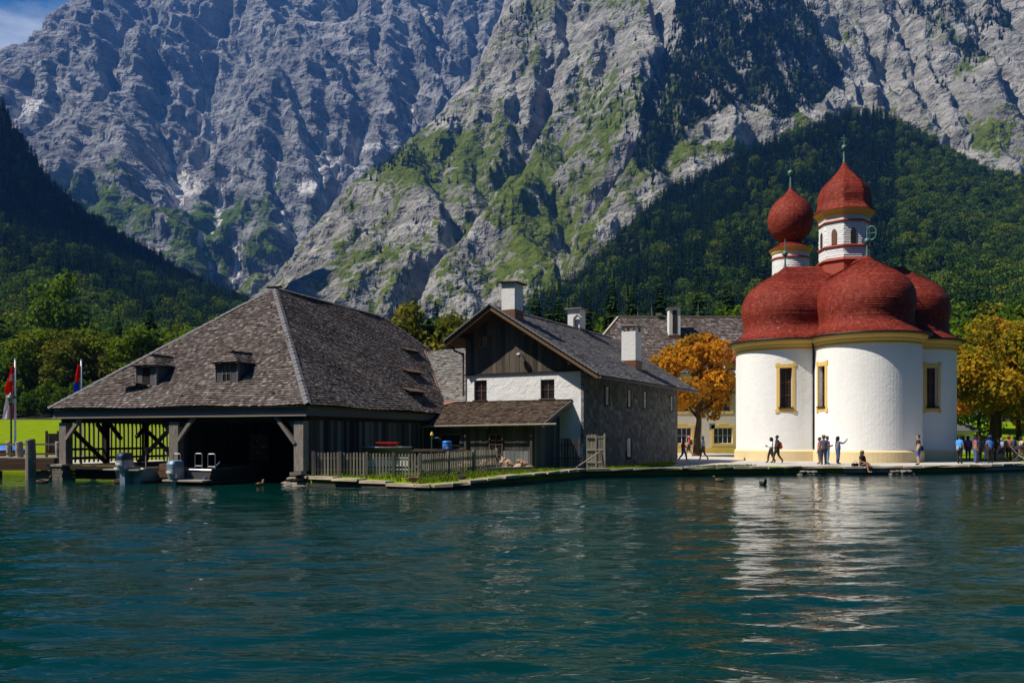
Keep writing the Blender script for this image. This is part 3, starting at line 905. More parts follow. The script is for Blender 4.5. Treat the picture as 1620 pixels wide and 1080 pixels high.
def cap_run(a, b, parent, mat, w=.16, step=.3, up=.07, name='cap_tile'):
    """a run of lapped caps along a hip or ridge, one mesh each"""
    a, b = Vector(a), Vector(b); L = (b - a).length; n = int(L / step); d = (b - a).normalized()
    side = d.cross(Vector((0, 0, 1))).normalized(); upv = side.cross(d)
    c = MB()
    c.faces([side * -w - upv * .09, Vector((0, 0, 0)) + upv * .02, side * w - upv * .09, side * -w - upv * .09 + d * step * 1.15, d * step * 1.15 - upv * .015, side * w - upv * .09 + d * step * 1.15,
             side * -w - upv * .13, side * w - upv * .13],
            [(0, 1, 4, 3), (1, 2, 5, 4), (6, 1, 0), (7, 2, 1)])
    me = c.mesh(name, mat)
    for i in range(n):
        o = link(name, me, parent); o.location = a + d * (i * step) + upv * (up + rnd.uniform(-.01, .012))


for a, b in ((e_fr, RF), (e_fl, RF), (RF, RB), (e_br, RB)): cap_run(a, b, roof_o, M['shingle_house'], .17, .34, .15)
nail = MB(); nail.beam(RF + Vector((-.35, -.25, .1)), RF + Vector((.35, .2, .18)), .12, .1); nail.build('ridge_end', M['timber_dark'], roof_o)

# eave boards
for (a, b, nm) in ((Vector((-BW - .3, -.2, 3.22)), Vector((.25, -.2, 3.22)), 'fascia'), (Vector((.22, -.2, 3.22)), Vector((.22, BD, 3.22)), 'fascia')):
    strut(nm, bh, a, b, .07, .36, 'wood_grey')
strut('fascia_edge', bh, (-BW - .3, -.27, 3.05), (.25, -.27, 3.05), .1, .07, 'timber_pale')  # sunlit lower edge put in as a pale strip
strut('beam', bh, (-BW, .1, 2.94), (0, .1, 2.94), .3, .26, 'timber_dark')
strut('beam', bh, (-.1, .3, 2.98), (-.1, 14, 2.98), .26, .24, 'timber_dark')
strut('beam', bh, (-BW + .1, .3, 2.94), (-BW + .1, 9, 2.94), .26, .24, 'timber_dark')
for k in range(4): strut('tie_beam', bh, (-BW, 2.2 * k + 1.6, 2.95), (0, 2.2 * k + 1.6, 2.95), .2, .22, 'timber_dark')
strut('lap_rail', bh, (-BW + 2.0, -.25, 3.2), (-BW + 7.0, -.25, 3.205), .03, .02, 'timber_pale')

# front posts, braces, piers
for x, w, zb in ((-BW + .2, .44, .78), (-7.12, .52, .86), (-.24, .48, .62)):
    strut('post', bh, (x, .05, zb), (x, .05, 2.82), w, .42, 'timber_grey')
strut('post_head', bh, (-7.9, .05, 2.76), (-6.3, .05, 2.76), .2, .36, 'timber_dark')
for p0, p1 in (((-.42, -.12, 1.82), (-1.45, -.12, 3.02)), ((-.40, .22, 2.2), (-1.1, .22, 3.02)), ((-6.86, -.12, 1.95), (-5.95, -.12, 3.02)), ((-BW + .42, -.12, 2.0), (-BW + 1.35, -.12, 3.02)), ((-7.4, .3, 2.0), (-8.3, .3, 3.0))):
    strut('brace', bh, p0, p1, .17, .16, 'timber_grey')
# stone piers
pr = empty('pier', (-BW + .1, 0, 0), 0, parent=bh)
board('cap_slab', pr, (.0, 0, .72), (1.0, 1.1, .1), 'stone_pale')
for k in range(4):
    for i in range(3):
        board('stone', pr, (-.24 + i * .27 + (k % 2) * .05, -.1, .57 - k * .17), (.25, .8, .155), 'stone', (0, 0, rnd.uniform(-.05, .05)))
pr = empty('pier', (-7.15, 0, 0), 0, parent=bh)
board('block', pr, (0, -.12, .72), (.95, .8, .3), 'timber_brown', (0, .02, .03))
board('block', pr, (-.02, -.16, .4), (1.0, .8, .3), 'timber_brown', (0, -.03, 0))
board('block', pr, (0, -.05, .08), (.8, .7, .3), 'stone')
pr = empty('pier', (-.3, 0, 0), 0, parent=bh)
for i, (x, y, z, s) in enumerate([(-.35, -.2, .05, .3), (.1, -.25, .02, .34), (.45, -.2, .06, .3), (-.2, -.15, .28, .26), (.25, -.18, .3, .3), (0, 0, .5, .28), (-.45, -.3, -.1, .3), (.3, -.5, -.06, .3)]):
    o = rock_mesh(40 + i).build('stone', M['stone'], pr); o.location = (x, y, z); o.scale = (s * 1.2, s, s * .7)
board('step', pr, (.25, -.45, .55), (.55, .5, .16), 'timber_grey', (0, -.12, .1))

# right side wall of upright boards
wall = empty('side_wall', (0, 0, 0), 0, parent=bh)
y = .3
while y < 14.5:
    w = rnd.uniform(.22, .31)
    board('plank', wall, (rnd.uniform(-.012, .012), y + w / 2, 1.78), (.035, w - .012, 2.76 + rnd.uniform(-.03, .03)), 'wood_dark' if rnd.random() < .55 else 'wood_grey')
    y += w
board('sill_beam', wall, (.0, 7.4, .36), (.2, 14.4, .16), 'timber_dark')
# closed back of both bays and the partition between them
inner = empty('inner_wall', (0, 0, 0), 0, parent=bh)
x = -BW + .1
while x < -7.2:
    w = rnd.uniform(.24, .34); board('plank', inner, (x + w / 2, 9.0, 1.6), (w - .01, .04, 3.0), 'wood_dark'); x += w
x = -7.1
while x < -.1:
    w = rnd.uniform(.24, .34); board('plank', inner, (x + w / 2, 6.2, 1.6), (w - .01, .04, 3.0), 'wood_dark'); x += w
y = .5
while y < 9.0:
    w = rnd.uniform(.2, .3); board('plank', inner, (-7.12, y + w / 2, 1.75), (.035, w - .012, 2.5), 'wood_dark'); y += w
# slatted left side, posts and braces
lat = empty('slatted_wall', (-BW + .05, 0, 0), 0, parent=bh)
y = .45
while y < 9.0:
    board('slat', lat, (0, y, 1.92), (.04, .11, 2.2), 'wood_picket', (rnd.uniform(-.01, .01), 0, 0)); y += .285
for z in (1.05, 1.5, 2.9): board('rail', lat, (.06, 4.6, z), (.07, 8.6, .12), 'timber_dark')
for y in (2.55, 5.2, 7.9): strut('post', lat, (.15, y, .7), (.15, y, 2.9), .22, .24, 'timber_dark')
for p0, p1 in (((.18, .5, 2.4), (.18, 2.4, .85)), ((.18, 2.7, 2.85), (.18, 3.5, 2.0)), ((.2, 1.9, 2.8), (.2, 2.5, 2.1)), ((.18, 7.6, .8), (.18, 5.4, 2.4)), ((.22, 5.4, 2.85), (.22, 4.5, 2.1))):
    strut('brace', lat, p0, p1, .16, .16, 'timber_dark')
# deck in the left bay
dk = empty('deck', (0, 0, 0), 0, parent=bh)
for k in range(34): board('plank', dk, (-BW + 2.1, .1 + k * .265, .74), (4.0, .25, .05), 'timber_brown', (0, 0, rnd.uniform(-.006, .006)))
strut('edge_beam', dk, (-BW + .3, -.05, .62), (-10.1, -.05, .62), .22, .16, 'timber_dark')
strut('edge_beam', dk, (-10.12, .0, .62), (-10.12, 8.8, .62), .16, .22, 'timber_dark')
for y in (.3, 3, 6): strut('pile', dk, (-10.2, y, -1), (-10.2, y, .6), .2, .2, 'timber_dark')
strut('skirt_board', dk, (-BW + .6, .25, .3), (-10.1, .25, .3), .05, .5, 'timber_dark')
# diagonal beam standing in the bay, lit look put into its pale colour
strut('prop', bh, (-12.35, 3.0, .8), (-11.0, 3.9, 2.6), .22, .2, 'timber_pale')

# dormers on the front slope
def front_roof_z(y): return EZ + (y + .4) * (RF.z - EZ) / (RF.y + .4)


def dormer(x, zb, open_window):
    y0 = (zb - EZ) * (RF.y + .4) / (RF.z - EZ) - .4
    d = empty('dormer', (x, y0, zb), 0, parent=bh)
    H, Wd = 1.05, .62
    s = (RF.z - EZ) / (RF.y + .4)
    yb = (H) / s
    b = MB()                                              # cheeks and front surround
    b.prism([(-Wd, 0, 0), (-Wd, yb, yb * s), (-Wd, 0, H)], (.05, 0, 0)); b.prism([(Wd - .05, 0, 0), (Wd - .05, yb, yb * s), (Wd - .05, 0, H)], (.05, 0, 0))
    b.box(-Wd + .05, -.25, 0, .05, -.1, H); b.box(.25, Wd - .05, 0, .05, -.1, H); b.box(-.25, .25, 0, .05, H - .12, H); b.box(-.25, .25, 0, .05, -.1, .1)
    b.build('cheek', M['wood_grey'], d)
    q = MB()
    for i in range(5):
        q.box(Wd - .02, Wd + .03, -.03, .12, i * .21, i * .21 + .19); q.box(-Wd - .03, -Wd + .02, -.03, .12, i * .21, i * .21 + .19)
    q.build('corner_shingles', M['shingle_pale'], d)
    r = MB(); hr_ = .52; top = H + hr_; yr = top / s
    A, B_, C_ = Vector((-Wd - .16, -.18, H - .03)), Vector((Wd + .16, -.18, H - .03)), Vector((0, .42, top))
    R2 = Vector((0, yr, top)); E1, E2 = Vector((-Wd - .16, yb, H - .03)), Vector((Wd + .16, yb, H - .03))
    for poly in ([A, B_, C_], [B_, E2, R2, C_], [E1, A, C_, R2]): r.prism(poly, (0, 0, -.05))
    ro = r.build('roof', M['timber_dark'], d)
    q = MB()
    for a_, b_, c_, d_ in ((A, B_, C_, None), (B_, E2, C_, R2), (E1, A, R2, C_)):
        O2, U2, V2, N2, m2 = plane_frame(a_, b_, c_)
        shingles(q, O2, U2, V2, [m2(p_) for p_ in ([a_, b_, c_] if d_ is None else ([a_, b_, d_, c_] if a_ is B_ else [a_, b_, d_, c_]))], .17, .17, .035, rs_)
    sq = q.build('shingles', M['shingle_grey'], d); sq['kind'] = 'stuff'
    strut('ridge_board', d, (0, .25, top + .04), (0, yr + .1, top + .04), .22, .04, 'timber_grey')
    w = MB()
    w.box(-.25, .25, .02, .03, .1, H - .12, m=1 if not open_window else 2)  # open window: the dark inside is a black pane
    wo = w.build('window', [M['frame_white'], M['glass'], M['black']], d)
    f = MB()
    for z_ in (.1, .5, H - .15): f.box(-.25, .25, -.01, .02, z_, z_ + .035)
    for x_ in (-.25, -.018, .215): f.box(x_, x_ + .035, -.012, .018, .1, H - .12)
    if not open_window: f.build('window_frame', M['timber_grey'], d)
    board('sill', d, (0, -.06, .05), (.66, .14, .05), 'timber_pale')
    if open_window: strut('shutter', d, (.1, -.05, .12), (-1.35, -.5, .38), .5, .03, 'timber_brown')
    m = MB(); m.prism([(Wd + .16, yb - .1, H), (Wd + .16, yr * .9, H + .3), (Wd + .3, yr * .9, H + .32), (Wd + .3, yb - .1, H + .02)], (0, -.02, .03)); m.build('flashing', M['copper'], d)
    return d


dormer(-9.75, 4.55, True); dormer(-4.95, 4.55, False)

# three long vent hatches on the right-hand slope
def right_roof(y, z): return Vector((.4 - (z - EZ) / (RF.z - EZ) * (.4 - RF.x), y, z))
def on_right_slope(px, py):
    w2l = (Matrix.Translation((-9.01, 37.2, 0)) @ Matrix.Rotation(BA, 4, 'Z')).inverted()
    o, d = w2l @ Vector((0, 0, CAMZ)), w2l.to_3x3() @ (P(px, py, 10) - Vector((0, 0, CAMZ)))
    h = o + d * ((e_fr - o).dot(N_r) / d.dot(N_r)); return h.y, h.z
for y, z in (on_right_slope(650, 560), on_right_slope(653, 594), on_right_slope(656, 625)):
    v = empty('vent_hatch', right_roof(y, z), 0, parent=bh)
    sl = math.atan2(RF.z - EZ, .4 - RF.x)
    n = Vector((math.sin(sl), 0, math.cos(sl)))
    up = Vector((-math.cos(sl), 0, math.sin(sl)))
    b = MB(); a0 = n * .32 - up * .1
    b.prism([a0 + Vector((0, -.95, 0)), a0 + Vector((0, .95, 0)), up * .5 + n * .06 + Vector((0, .95, 0)), up * .5 + n * .06 + Vector((0, -.95, 0))], n * .04)
    lo = b.build('lid', M['shingle_brown'], v)
    b = MB(); b.prism([n * .02 + Vector((0, -.9, 0)), n * .02 + Vector((0, .9, 0)), n * .25 + Vector((0, .9, 0)), n * .25 + Vector((0, -.9, 0))], up * .05); b.build('opening', M['black'], v)  # solid black strip, the shade of the slit is in its colour

# ------------------------------------------------------------------ white gabled house: local x along the gable (right corner 0, left -7.55), y back along the shingled side
HA = math.radians(-29.0)
hs = empty('farmhouse', (3.89, 46.5, 0), HA, 'white gabled farmhouse with dark board gable and slate-grey shingled side wall', 'house')
HW, HL = 7.55, 16.2
AX, AZ = -5.26, 9.50
PIT = .625
OV = 1.1                                               # verge overhang
def roof_z(x): return AZ - PIT * abs(x - AX)


def wall_holes(mb, O, U, V, w, h, holes, depth, N, m=0):
    """flat wall sheet with openings and their reveals"""
    O, U, V, N = Vector(O), Vector(U), Vector(V), Vector(N)
    us = sorted({0, w, *[a for hh in holes for a in hh[:2]]}); vs = sorted({0, h, *[a for hh in holes for a in hh[2:]]})
    for i in range(len(us) - 1):
        for j in range(len(vs) - 1):
            cu, cv = (us[i] + us[i + 1]) / 2, (vs[j] + vs[j + 1]) / 2
            if any(a < cu < b and c < cv < d for a, b, c, d in holes): continue
            mb.poly([O + U * us[i] + V * vs[j], O + U * us[i + 1] + V * vs[j], O + U * us[i + 1] + V * vs[j + 1], O + U * us[i] + V * vs[j + 1]], m=m)
    for a, b, c, d in holes:
        q = [O + U * a + V * c, O + U * b + V * c, O + U * b + V * d, O + U * a + V * d]; r = [p - N * depth for p in q]
        for i in range(4): mb.poly([q[i], q[(i + 1) % 4], r[(i + 1) % 4], r[i]], m=m)


def window(parent, O, U, V, N, w, h, fr, gl, rows=2, cols=2, bar=.05, name='window', pmat=None):
    """frame, bars and one pane mesh per light; O is the lower left corner"""
    O, U, V, N = Vector(O), Vector(U), Vector(V), Vector(N)
    wd = empty(name, (0, 0, 0), 0, parent=parent)
    b = MB()
    def bar_(u0, u1, v0, v1): b.prism([O + U * u0 + V * v0, O + U * u1 + V * v0, O + U * u1 + V * v1, O + U * u0 + V * v1], N * .05)
    bar_(0, w, 0, bar); bar_(0, w, h - bar, h); bar_(0, bar, bar, h - bar); bar_(w - bar, w, bar, h - bar)
    for i in range(1, cols): bar_(w * i / cols - bar * .4, w * i / cols + bar * .4, bar, h - bar)
    for j in range(1, rows):
        for i in range(cols): bar_(w * i / cols + bar * (1 if i == 0 else .4), w * (i + 1) / cols - bar * (1 if i == cols - 1 else .4), h * j / rows - bar * .3, h * j / rows + bar * .3)
    b.build('frame', fr, wd)
    for i in range(cols):
        for j in range(rows):
            p = MB(); p.poly([O + U * (w * i / cols) + V * (h * j / rows) + N * .012, O + U * (w * (i + 1) / cols) + V * (h * j / rows) + N * .012, O + U * (w * (i + 1) / cols) + V * (h * (j + 1) / rows) + N * .012, O + U * (w * i / cols) + V * (h * (j + 1) / rows) + N * .012])
            p.build('pane', gl, wd)
    return wd


ZB = 5.75                                              # where plaster ends and boards begin
gw = MB()
holes = [(HW - 6.98, HW - 6.12, 4.2 - GZ, 5.42 - GZ), (HW - 2.62, HW - 1.76, 4.2 - GZ, 5.32 - GZ)]
wall_holes(gw, (-HW, 0, GZ - .1), (1, 0, 0), (0, 0, 1), HW, ZB - GZ + .1, [(a, b, c + .1, d + .1) for a, b, c, d in holes], .22, (0, -1, 0))
gw.poly([(-HW, 0, GZ), (-HW, HL, GZ), (-HW, HL, ZB), (-HW, 0, ZB)])
gw.poly([(-HW, HL, GZ), (0, HL, GZ), (0, HL, roof_z(0)), (AX, HL, AZ), (-HW, HL, roof_z(-HW))])
gw.build('plaster_wall', M['plaster_house'], hs)
for a, b, c, d in holes:
    window(hs, (-HW + a, .17, c + GZ), (1, 0, 0), (0, 0, 1), (0, -1, 0), b - a, d - c, M['frame_brown'], M['glass'], 2, 2, .07)
    board('window_sill', hs, (-HW + (a + b) / 2, -.02, c + GZ + .03), (b - a + .1, .2, .06), 'timber_brown')
board('rain_board', hs, (-HW / 2, -.05, ZB), (HW + .1, .1, .07), 'timber_dark')
# vertical gable boards, each cut to the roof line
gb_ = empty('gable', (0, 0, 0), 0, parent=hs)
x = -HW
while x < -.02:
    w = min(rnd.uniform(.25, .34), -x); x0, x1 = x + .006, x + w - .006
    zt0, zt1 = roof_z(x0) - .18, roof_z(x1) - .18
    if AX > x0 and AX < x1: zt0 = zt1 = AZ - .2
    if max(zt0, zt1) > ZB + .1:
        zl = ZB + .04
        segs = [(zl, None)]
        if x1 > -6.55 and x0 < -5.95: segs = [(zl, 7.32), (8.0, None)]
        for (za, zc) in segs:
            b = MB(); t0, t1 = (max(zt0, za + .02), max(zt1, za + .02)) if zc is None else (zc, zc)
            xm, zm = (x0 + x1) / 2, (za + max(t0, t1)) / 2; yo = rnd.uniform(-.02, .0)
            b.prism([(x0 - xm, 0, za - zm), (x1 - xm, 0, za - zm), (x1 - xm, 0, t1 - zm), (x0 - xm, 0, t0 - zm)], (0, -.035, 0))
            o = b.build('plank', M['wood_gable_w'] if 'wood_gable_w' in M else M['wood_gable'], gb_); o.location = (xm, yo, zm)
    x += w
board('backing', gb_, (-HW / 2, .1, 6.2), (HW - .1, .04, .9), 'timber_dark')
window(hs, (-6.5, -.02, 7.36), (1, 0, 0), (0, 0, 1), (0, -1, 0), .52, .62, M['frame_brown'], M['glass'], 1, 1, .06)
board('window_sill', hs, (-6.24, -.06, 7.33), (.66, .12, .05), 'timber_grey')
lp = MB(); lp.tube((-3.75, -.05, 6.75), (-3.75, -.4, 6.8), .03); lp.lathe([(.22, 0), (.14, .1), (.04, .16)], 12, (-3.75, -.42, 6.72)); lp.lathe([(.07, -.1), (.08, 0)], 8, (-3.75, -.42, 6.72)); lp.build('wall_lamp', M['metal_grey'], hs)
for (x_, z_) in ((-3.1, 8.0), (-.35, 6.25), (-7.3, 8.0)):
    strut('purlin', hs, (x_, -OV + .1, z_ - .1), (x_, .3, z_ - .1), .2, .24, 'timber_dark')

# shingled side wall
sw = MB()
sholes = [(3.0, 3.55, 3.98, 5.0), (6.5, 7.05, 3.98, 5.0), (9.25, 9.8, 3.98, 5.0), (14.6, 15.1, 3.95, 4.95), (6.42, 7.1, .92, 2.04)]
wall_holes(sw, (0, 0, GZ - .1), (0, 1, 0), (0, 0, 1), HL, roof_z(0) - GZ, [(a, b, c - GZ + .1, d - GZ + .1) for a, b, c, d in sholes], .15, (1, 0, 0))
swo = sw.build('side_wall', M['timber_dark'], hs)
sq = MB()
shingles(sq, (0, 0, GZ), (0, 1, 0), (0, 0, 1), [(0, 0), (HL, 0), (HL, roof_z(0) - GZ - .1), (0, roof_z(0) - GZ - .1)], .27, .3, .03, random.Random(5),
         skip=lambda u, v: any(a - .08 < u < b + .08 and c - GZ - .1 < v < d - GZ + .08 for a, b, c, d in sholes))
s_ = sq.build('shingles', M['shingle_wall'], swo); s_['kind'] = 'stuff'
for a, b, c, d in sholes:
    window(hs, (-.03, a, c), (0, 1, 0), (0, 0, 1), (1, 0, 0), b - a, d - c, M['frame_white'], M['glass_pale'], 2, 2, .05)
    tr = MB(); tr.box(-.05, .06, a - .06, a, c - .06, d + .06); tr.box(-.05, .06, b, b + .06, c - .06, d + .06); tr.box(-.05, .07, a, b, d, d + .06); tr.box(-.05, .1, a - .08, b + .08, c - .1, c - .002)
    tr.build('window_trim', M['wood_dark'], hs)
q = MB()
for i in range(22): q.box(-.13, .035, -.05, .02, GZ + 1.2 + i * .215, GZ + 1.2 + i * .215 + .19, tone=rnd.random())
q.build('corner_shingles', M['shingle_wall'], hs)

# roof
X0, X1 = -8.37, 1.33; Y0, Y1 = -OV, HL + .5
def rz(x): return AZ - PIT * abs(x - AX)
r = MB()
for (xa, xb) in ((X0, AX), (AX, X1)):
    r.prism([(xa, Y0, rz(xa)), (xb, Y0, rz(xb)), (xb, Y1, rz(xb)), (xa, Y1, rz(xa))], (0, 0, -.1))
hro = r.build('roof', M['timber_brown'], hs)
q = MB(); rs_ = random.Random(9)
a_, b_, c_ = Vector((X1 + .05, Y0, rz(X1))), Vector((X1 + .05, Y1, rz(X1))), Vector((AX, Y0, AZ))
O2, U2, V2, N2, m2 = plane_frame(a_, b_, c_); L2 = (c_ - a_).length
shingles(q, O2, U2, V2, [(0, 0), (Y1 - Y0, 0), (Y1 - Y0, L2), (0, L2)], .2, .2, .022, rs_)
a_, b_, c_ = Vector((X0 - .05, Y1, rz(X0))), Vector((X0 - .05, Y0, rz(X0))), Vector((AX, Y1, AZ))
O2, U2, V2, N2, m2 = plane_frame(a_, b_, c_); L2 = (c_ - a_).length
shingles(q, O2, U2, V2, [(0, 0), (Y1 - Y0, 0), (Y1 - Y0, L2), (0, L2)], .2, .2, .022, rs_)
s_ = q.build('shingles', M['shingle_house'], hro); s_['kind'] = 'stuff'
cap_run((AX, Y0, AZ + .03), (AX, Y1, AZ + .03), hro, M['shingle_house'], .15, .34)
# lapped verge shingles, seen end-on along the gable
for xa, xb, n_ in ((X1, AX, 30), (X0, AX, 14)):
    me_ = MB(); me_.box(-.13, .13, -.09, .09, -.03, .035); mv = me_.mesh('verge_shingle', M['shingle_house'])
    for i in range(n_):
        x_ = xa + (xb - xa) * (i + .5) / n_
        o = link('verge_shingle', mv, hro); o.location = (x_, Y0 - .02, rz(x_) + .1); o.rotation_euler = (0, math.atan(PIT) * (1 if xa > AX else -1) + .14 * (1 if xa > AX else -1), 0)
for xa, xb in ((X1, AX), (X0, AX)):
    strut('verge_board', hro, (xa, Y0 + .02, rz(xa) - .12), (xb, Y0 + .02, rz(xb) - .12), .05, .2, 'timber_brown')
gt = MB()
for yy in np.arange(Y0, Y1, .75): gt.beam((X1 + .1, yy, rz(X1) - .12), (X1 + .1, yy + .74, rz(X1) - .12), .12, .1, tone=rnd.random())
gt.build('gutter', M['timber_grey'], hs)
gt = MB(); gt.path([(X0 - .05, Y0 + .3, rz(X0) - .1), (X0 - .05, -.1, rz(X0) - .1), (X0 + .1, -.1, rz(X0) - .35), (-HW - .2, -.1, 7.0), (-HW - .08, -.1, 6.85)], .06); gt.build('downpipe', M['metal_dark'], hs)


def chimney(parent, x, y, w, d, z0, z1, cap, name='chimney', tilt=0., hood=False):
    c = empty(name, (x, y, 0), 0, parent=parent)
    b = MB(); b.box(-w / 2, w / 2, -d / 2, d / 2, z0, z1); b.build('stack', M['chimney'], c)
    b = MB(); b.box(-w / 2 - .03, w / 2 + .03, -d / 2 - .03, d / 2 + .03, z0 - .1, z0 + .55); b.build('flashing', M['frame_brown'], c)
    if hood:
        for sx in (-1, 1):
            for sy in (-1, 1): board('hood_post', c, (sx * (w / 2 - .08), sy * (d / 2 - .08), z1 + .175), (.16, .16, .35), 'chimney')
        z1 += .35
    o = board('cap', c, (0, 0, z1 + .04), (w + .35, d + .35, .07), cap, (0, tilt, 0))
    return c


chimney(hs, AX + .75, .15, .85, 1.0, roof_z(AX + .75) - .25, 10.85, 'timber_dark', tilt=.06)
chimney(hs, AX - .2, 11.0, .9, .95, 9.0, 10.85, 'timber_grey')
chimney(hs, -.75, 9.2, .95, 1.1, 6.45, 8.85, 'timber_pale', hood=True, tilt=.05)
pp = MB(); pp.path([(AX - .1, 10.4, 9.6), (AX - .1, 10.4, 10.2), (AX + .2, 10.3, 10.4), (AX + .5, 10.3, 10.2)], .09, 8); pp.build('flue_pipe', M['metal_grey'], hs)

# lean-to in front of the gable, with its own roof, posts and gutter
lt = empty('lean_to', (0, 0, 0), 0, parent=hs)
LX0, LX1, LD = -8.5, -.755, 3.44
zt_, zb_ = 4.13, 2.79
r = MB(); r.prism([(LX0, 0, zt_), (LX1, 0, zt_), (LX1, -LD, zb_), (LX0, -LD, zb_)], (0, 0, -.09)); r.build('roof', M['timber_dark'], lt)
q = MB(); a_, b_, c_ = Vector((LX0, -LD - .05, zb_)), Vector((LX1, -LD - .05, zb_)), Vector((LX0, 0, zt_))
O2, U2, V2, N2, m2 = plane_frame(a_, b_, c_); L2 = (c_ - a_).length
shingles(q, O2, U2, V2, [(0, 0), (LX1 - LX0, 0), (LX1 - LX0, L2), (0, L2)], .2, .18, .03, rs_)
q.build('shingles', M['shingle_brown'], lt)
strut('verge_board', lt, (LX1 + .03, 0, zt_ - .1), (LX1 + .03, -LD, zb_ - .1), .06, .2, 'timber_grey')
strut('flashing', lt, (LX0 + 1, -.03, zt_ + .05), (LX1 + .1, -.03, zt_ + .05), .1, .03, 'timber_dark')
gt = MB(); gt.tube((LX0 - .1, -LD - .12, zb_ - .1), (.1, -LD - .12, zb_ - .02), .055); gt.build('gutter', M['timber_grey'], lt)
for x_ in np.arange(LX0 + .6, LX1, 1.9): strut('rafter', lt, (x_, .0, zt_ - .16), (x_, -LD, zb_ - .16), .1, .12, 'timber_dark')
wx1, wd_ = -1.45, 3.0
x = LX0
while x < wx1 - .03:
    w = min(rnd.uniform(.2, .29), wx1 - x)
    cx_ = x + w / 2
    low = rnd.random() < .5
    if -7.4 < cx_ < -6.0: board('plank', lt, (cx_, -wd_, .85), (w - .012, .035, .9), 'wood_dark'); board('plank', lt, (cx_, -wd_, 2.6), (w - .012, .035, .5), 'wood_dark')
    else: board('plank', lt, (cx_, -wd_ + rnd.uniform(-.01, .01), 1.65), (w - .012, .035, 2.45), 'wood_dark')
    x += w
x = -3.4
while x < wx1 - .03:
    w = min(.27, wx1 - x); board('plank', lt, (x + w / 2, -wd_ - .06, .92), (w - .015, .03, .92 + rnd.uniform(-.03, .03)), 'wood_grey'); x += w
y = -wd_
while y < -.02:
    w = min(.25, -y); board('plank', lt, (wx1, y + w / 2, 1.75), (.035, w - .012, 2.6 + .3 * (y + wd_) / wd_), 'wood_grey'); y += w
window(hs, (-4.15, -wd_ - .05, 1.15), (1, 0, 0), (0, 0, 1), (0, -1, 0), .85, 1.15, M['frame_brown'], M['glass'], 2, 2, .06)
window(hs, (-7.35, -wd_ + .1, 1.35), (1, 0, 0), (0, 0, 1), (0, -1, 0), 1.3, .95, M['timber_grey'], M['glass'], 1, 1, .06)
for x_ in (LX0 + .2, -5.6, wx1 - .1): strut('post', lt, (x_, -wd_ - .12, GZ), (x_, -wd_ - .12, 2.75), .14, .14, 'timber_dark')

# connecting roof between boathouse and house, with the copper valley
cn = empty('link_roof', (0, 0, 0), 0, parent=hs)
ctop = Vector((0, 5.3, 7.85))
r = MB(); r.prism([(-15.5, 0, 4.06), (-HW - .02, 0, 4.06), (-HW - .02, 5.3, 7.8), (-15.5, 5.3, 7.8)], (0, 0, -.1)); r.build('roof_deck', M['timber_dark'], cn)
# valley line = where this slope meets the right slope of the boathouse
bhM = Matrix.Translation((-9.01, 37.2, 0)) @ Matrix.Rotation(BA, 4, 'Z'); hsM = Matrix.Translation((3.89, 46.5, 0)) @ Matrix.Rotation(HA, 4, 'Z'); hsI = hsM.inverted()
pa = hsI @ (bhM @ e_fr); pn_ = hsI.to_3x3() @ (bhM.to_3x3() @ N_r)
def valley_x(y):
    z = 4.1 + (7.84 - 4.1) / 5.3 * y
    return pa.x - (pn_.y * (y - pa.y) + pn_.z * (z - pa.z)) / pn_.x, z
vx0, vz0 = valley_x(0); vx1, vz1 = valley_x(5.3)
q = MB(); a_, b_, c_ = Vector((vx0, 0, 4.1)), Vector((-HW, 0, 4.1)), Vector((vx0, 5.3, 7.84))
O2, U2, V2, N2, m2 = plane_frame(a_, b_, c_)
shingles(q, O2, U2, V2, [m2(Vector((vx0, 0, 4.1))), m2(Vector((-HW - .02, 0, 4.1))), m2(Vector((-HW - .02, 5.3, 7.84))), m2(Vector((vx1, 5.3, 7.84)))], .2, .17, .035, rs_, wob=.05)
s_ = q.build('shingles', M['shingle_pale'], cn); s_['kind'] = 'stuff'
v0, v1 = Vector((vx0, 0, vz0)), Vector((vx1, 5.3, vz1))
b = MB(); n_ = 5
for i in range(n_):
    p0 = v0.lerp(v1, i / n_); p1 = v0.lerp(v1, (i + .97) / n_)
    side = (v1 - v0).normalized().cross(Vector(N2)).normalized() * -1
    b.prism([p0 + Vector(N2) * .17 - side * .02, p0 + Vector(N2) * .17 + side * .42, p1 + Vector(N2) * .17 + side * .42, p1 + Vector(N2) * .17 - side * .02], Vector(N2) * .02, tone=rnd.random())
b.prism([v0 + Vector((-.1, -.9, -.3)), v0 + Vector((1.0, -.0, .1)), v0 + Vector((.3, .0, .14)), v0 + Vector((-.4, -.7, -.2))], (0, 0, .03))
b.build('copper_valley', M['copper'], cn)
strut('ridge_board', cn, (vx1, 5.3, 7.9), (-HW, 5.3, 7.9), .24, .05, 'timber_grey')
b = MB(); b.poly([(-15, 5.35, GZ), (-HW, 5.35, GZ), (-HW, 5.35, 7.75), (-15, 5.35, 7.75)]); b.build('rear_wall', M['timber_dark'], cn)
pb = MB(); pb.path([(-HW - .1, -.12, 7.05), (-HW - .1, -.12, 4.5)], .05); pb.build('corner_post', M['timber_dark'], hs)

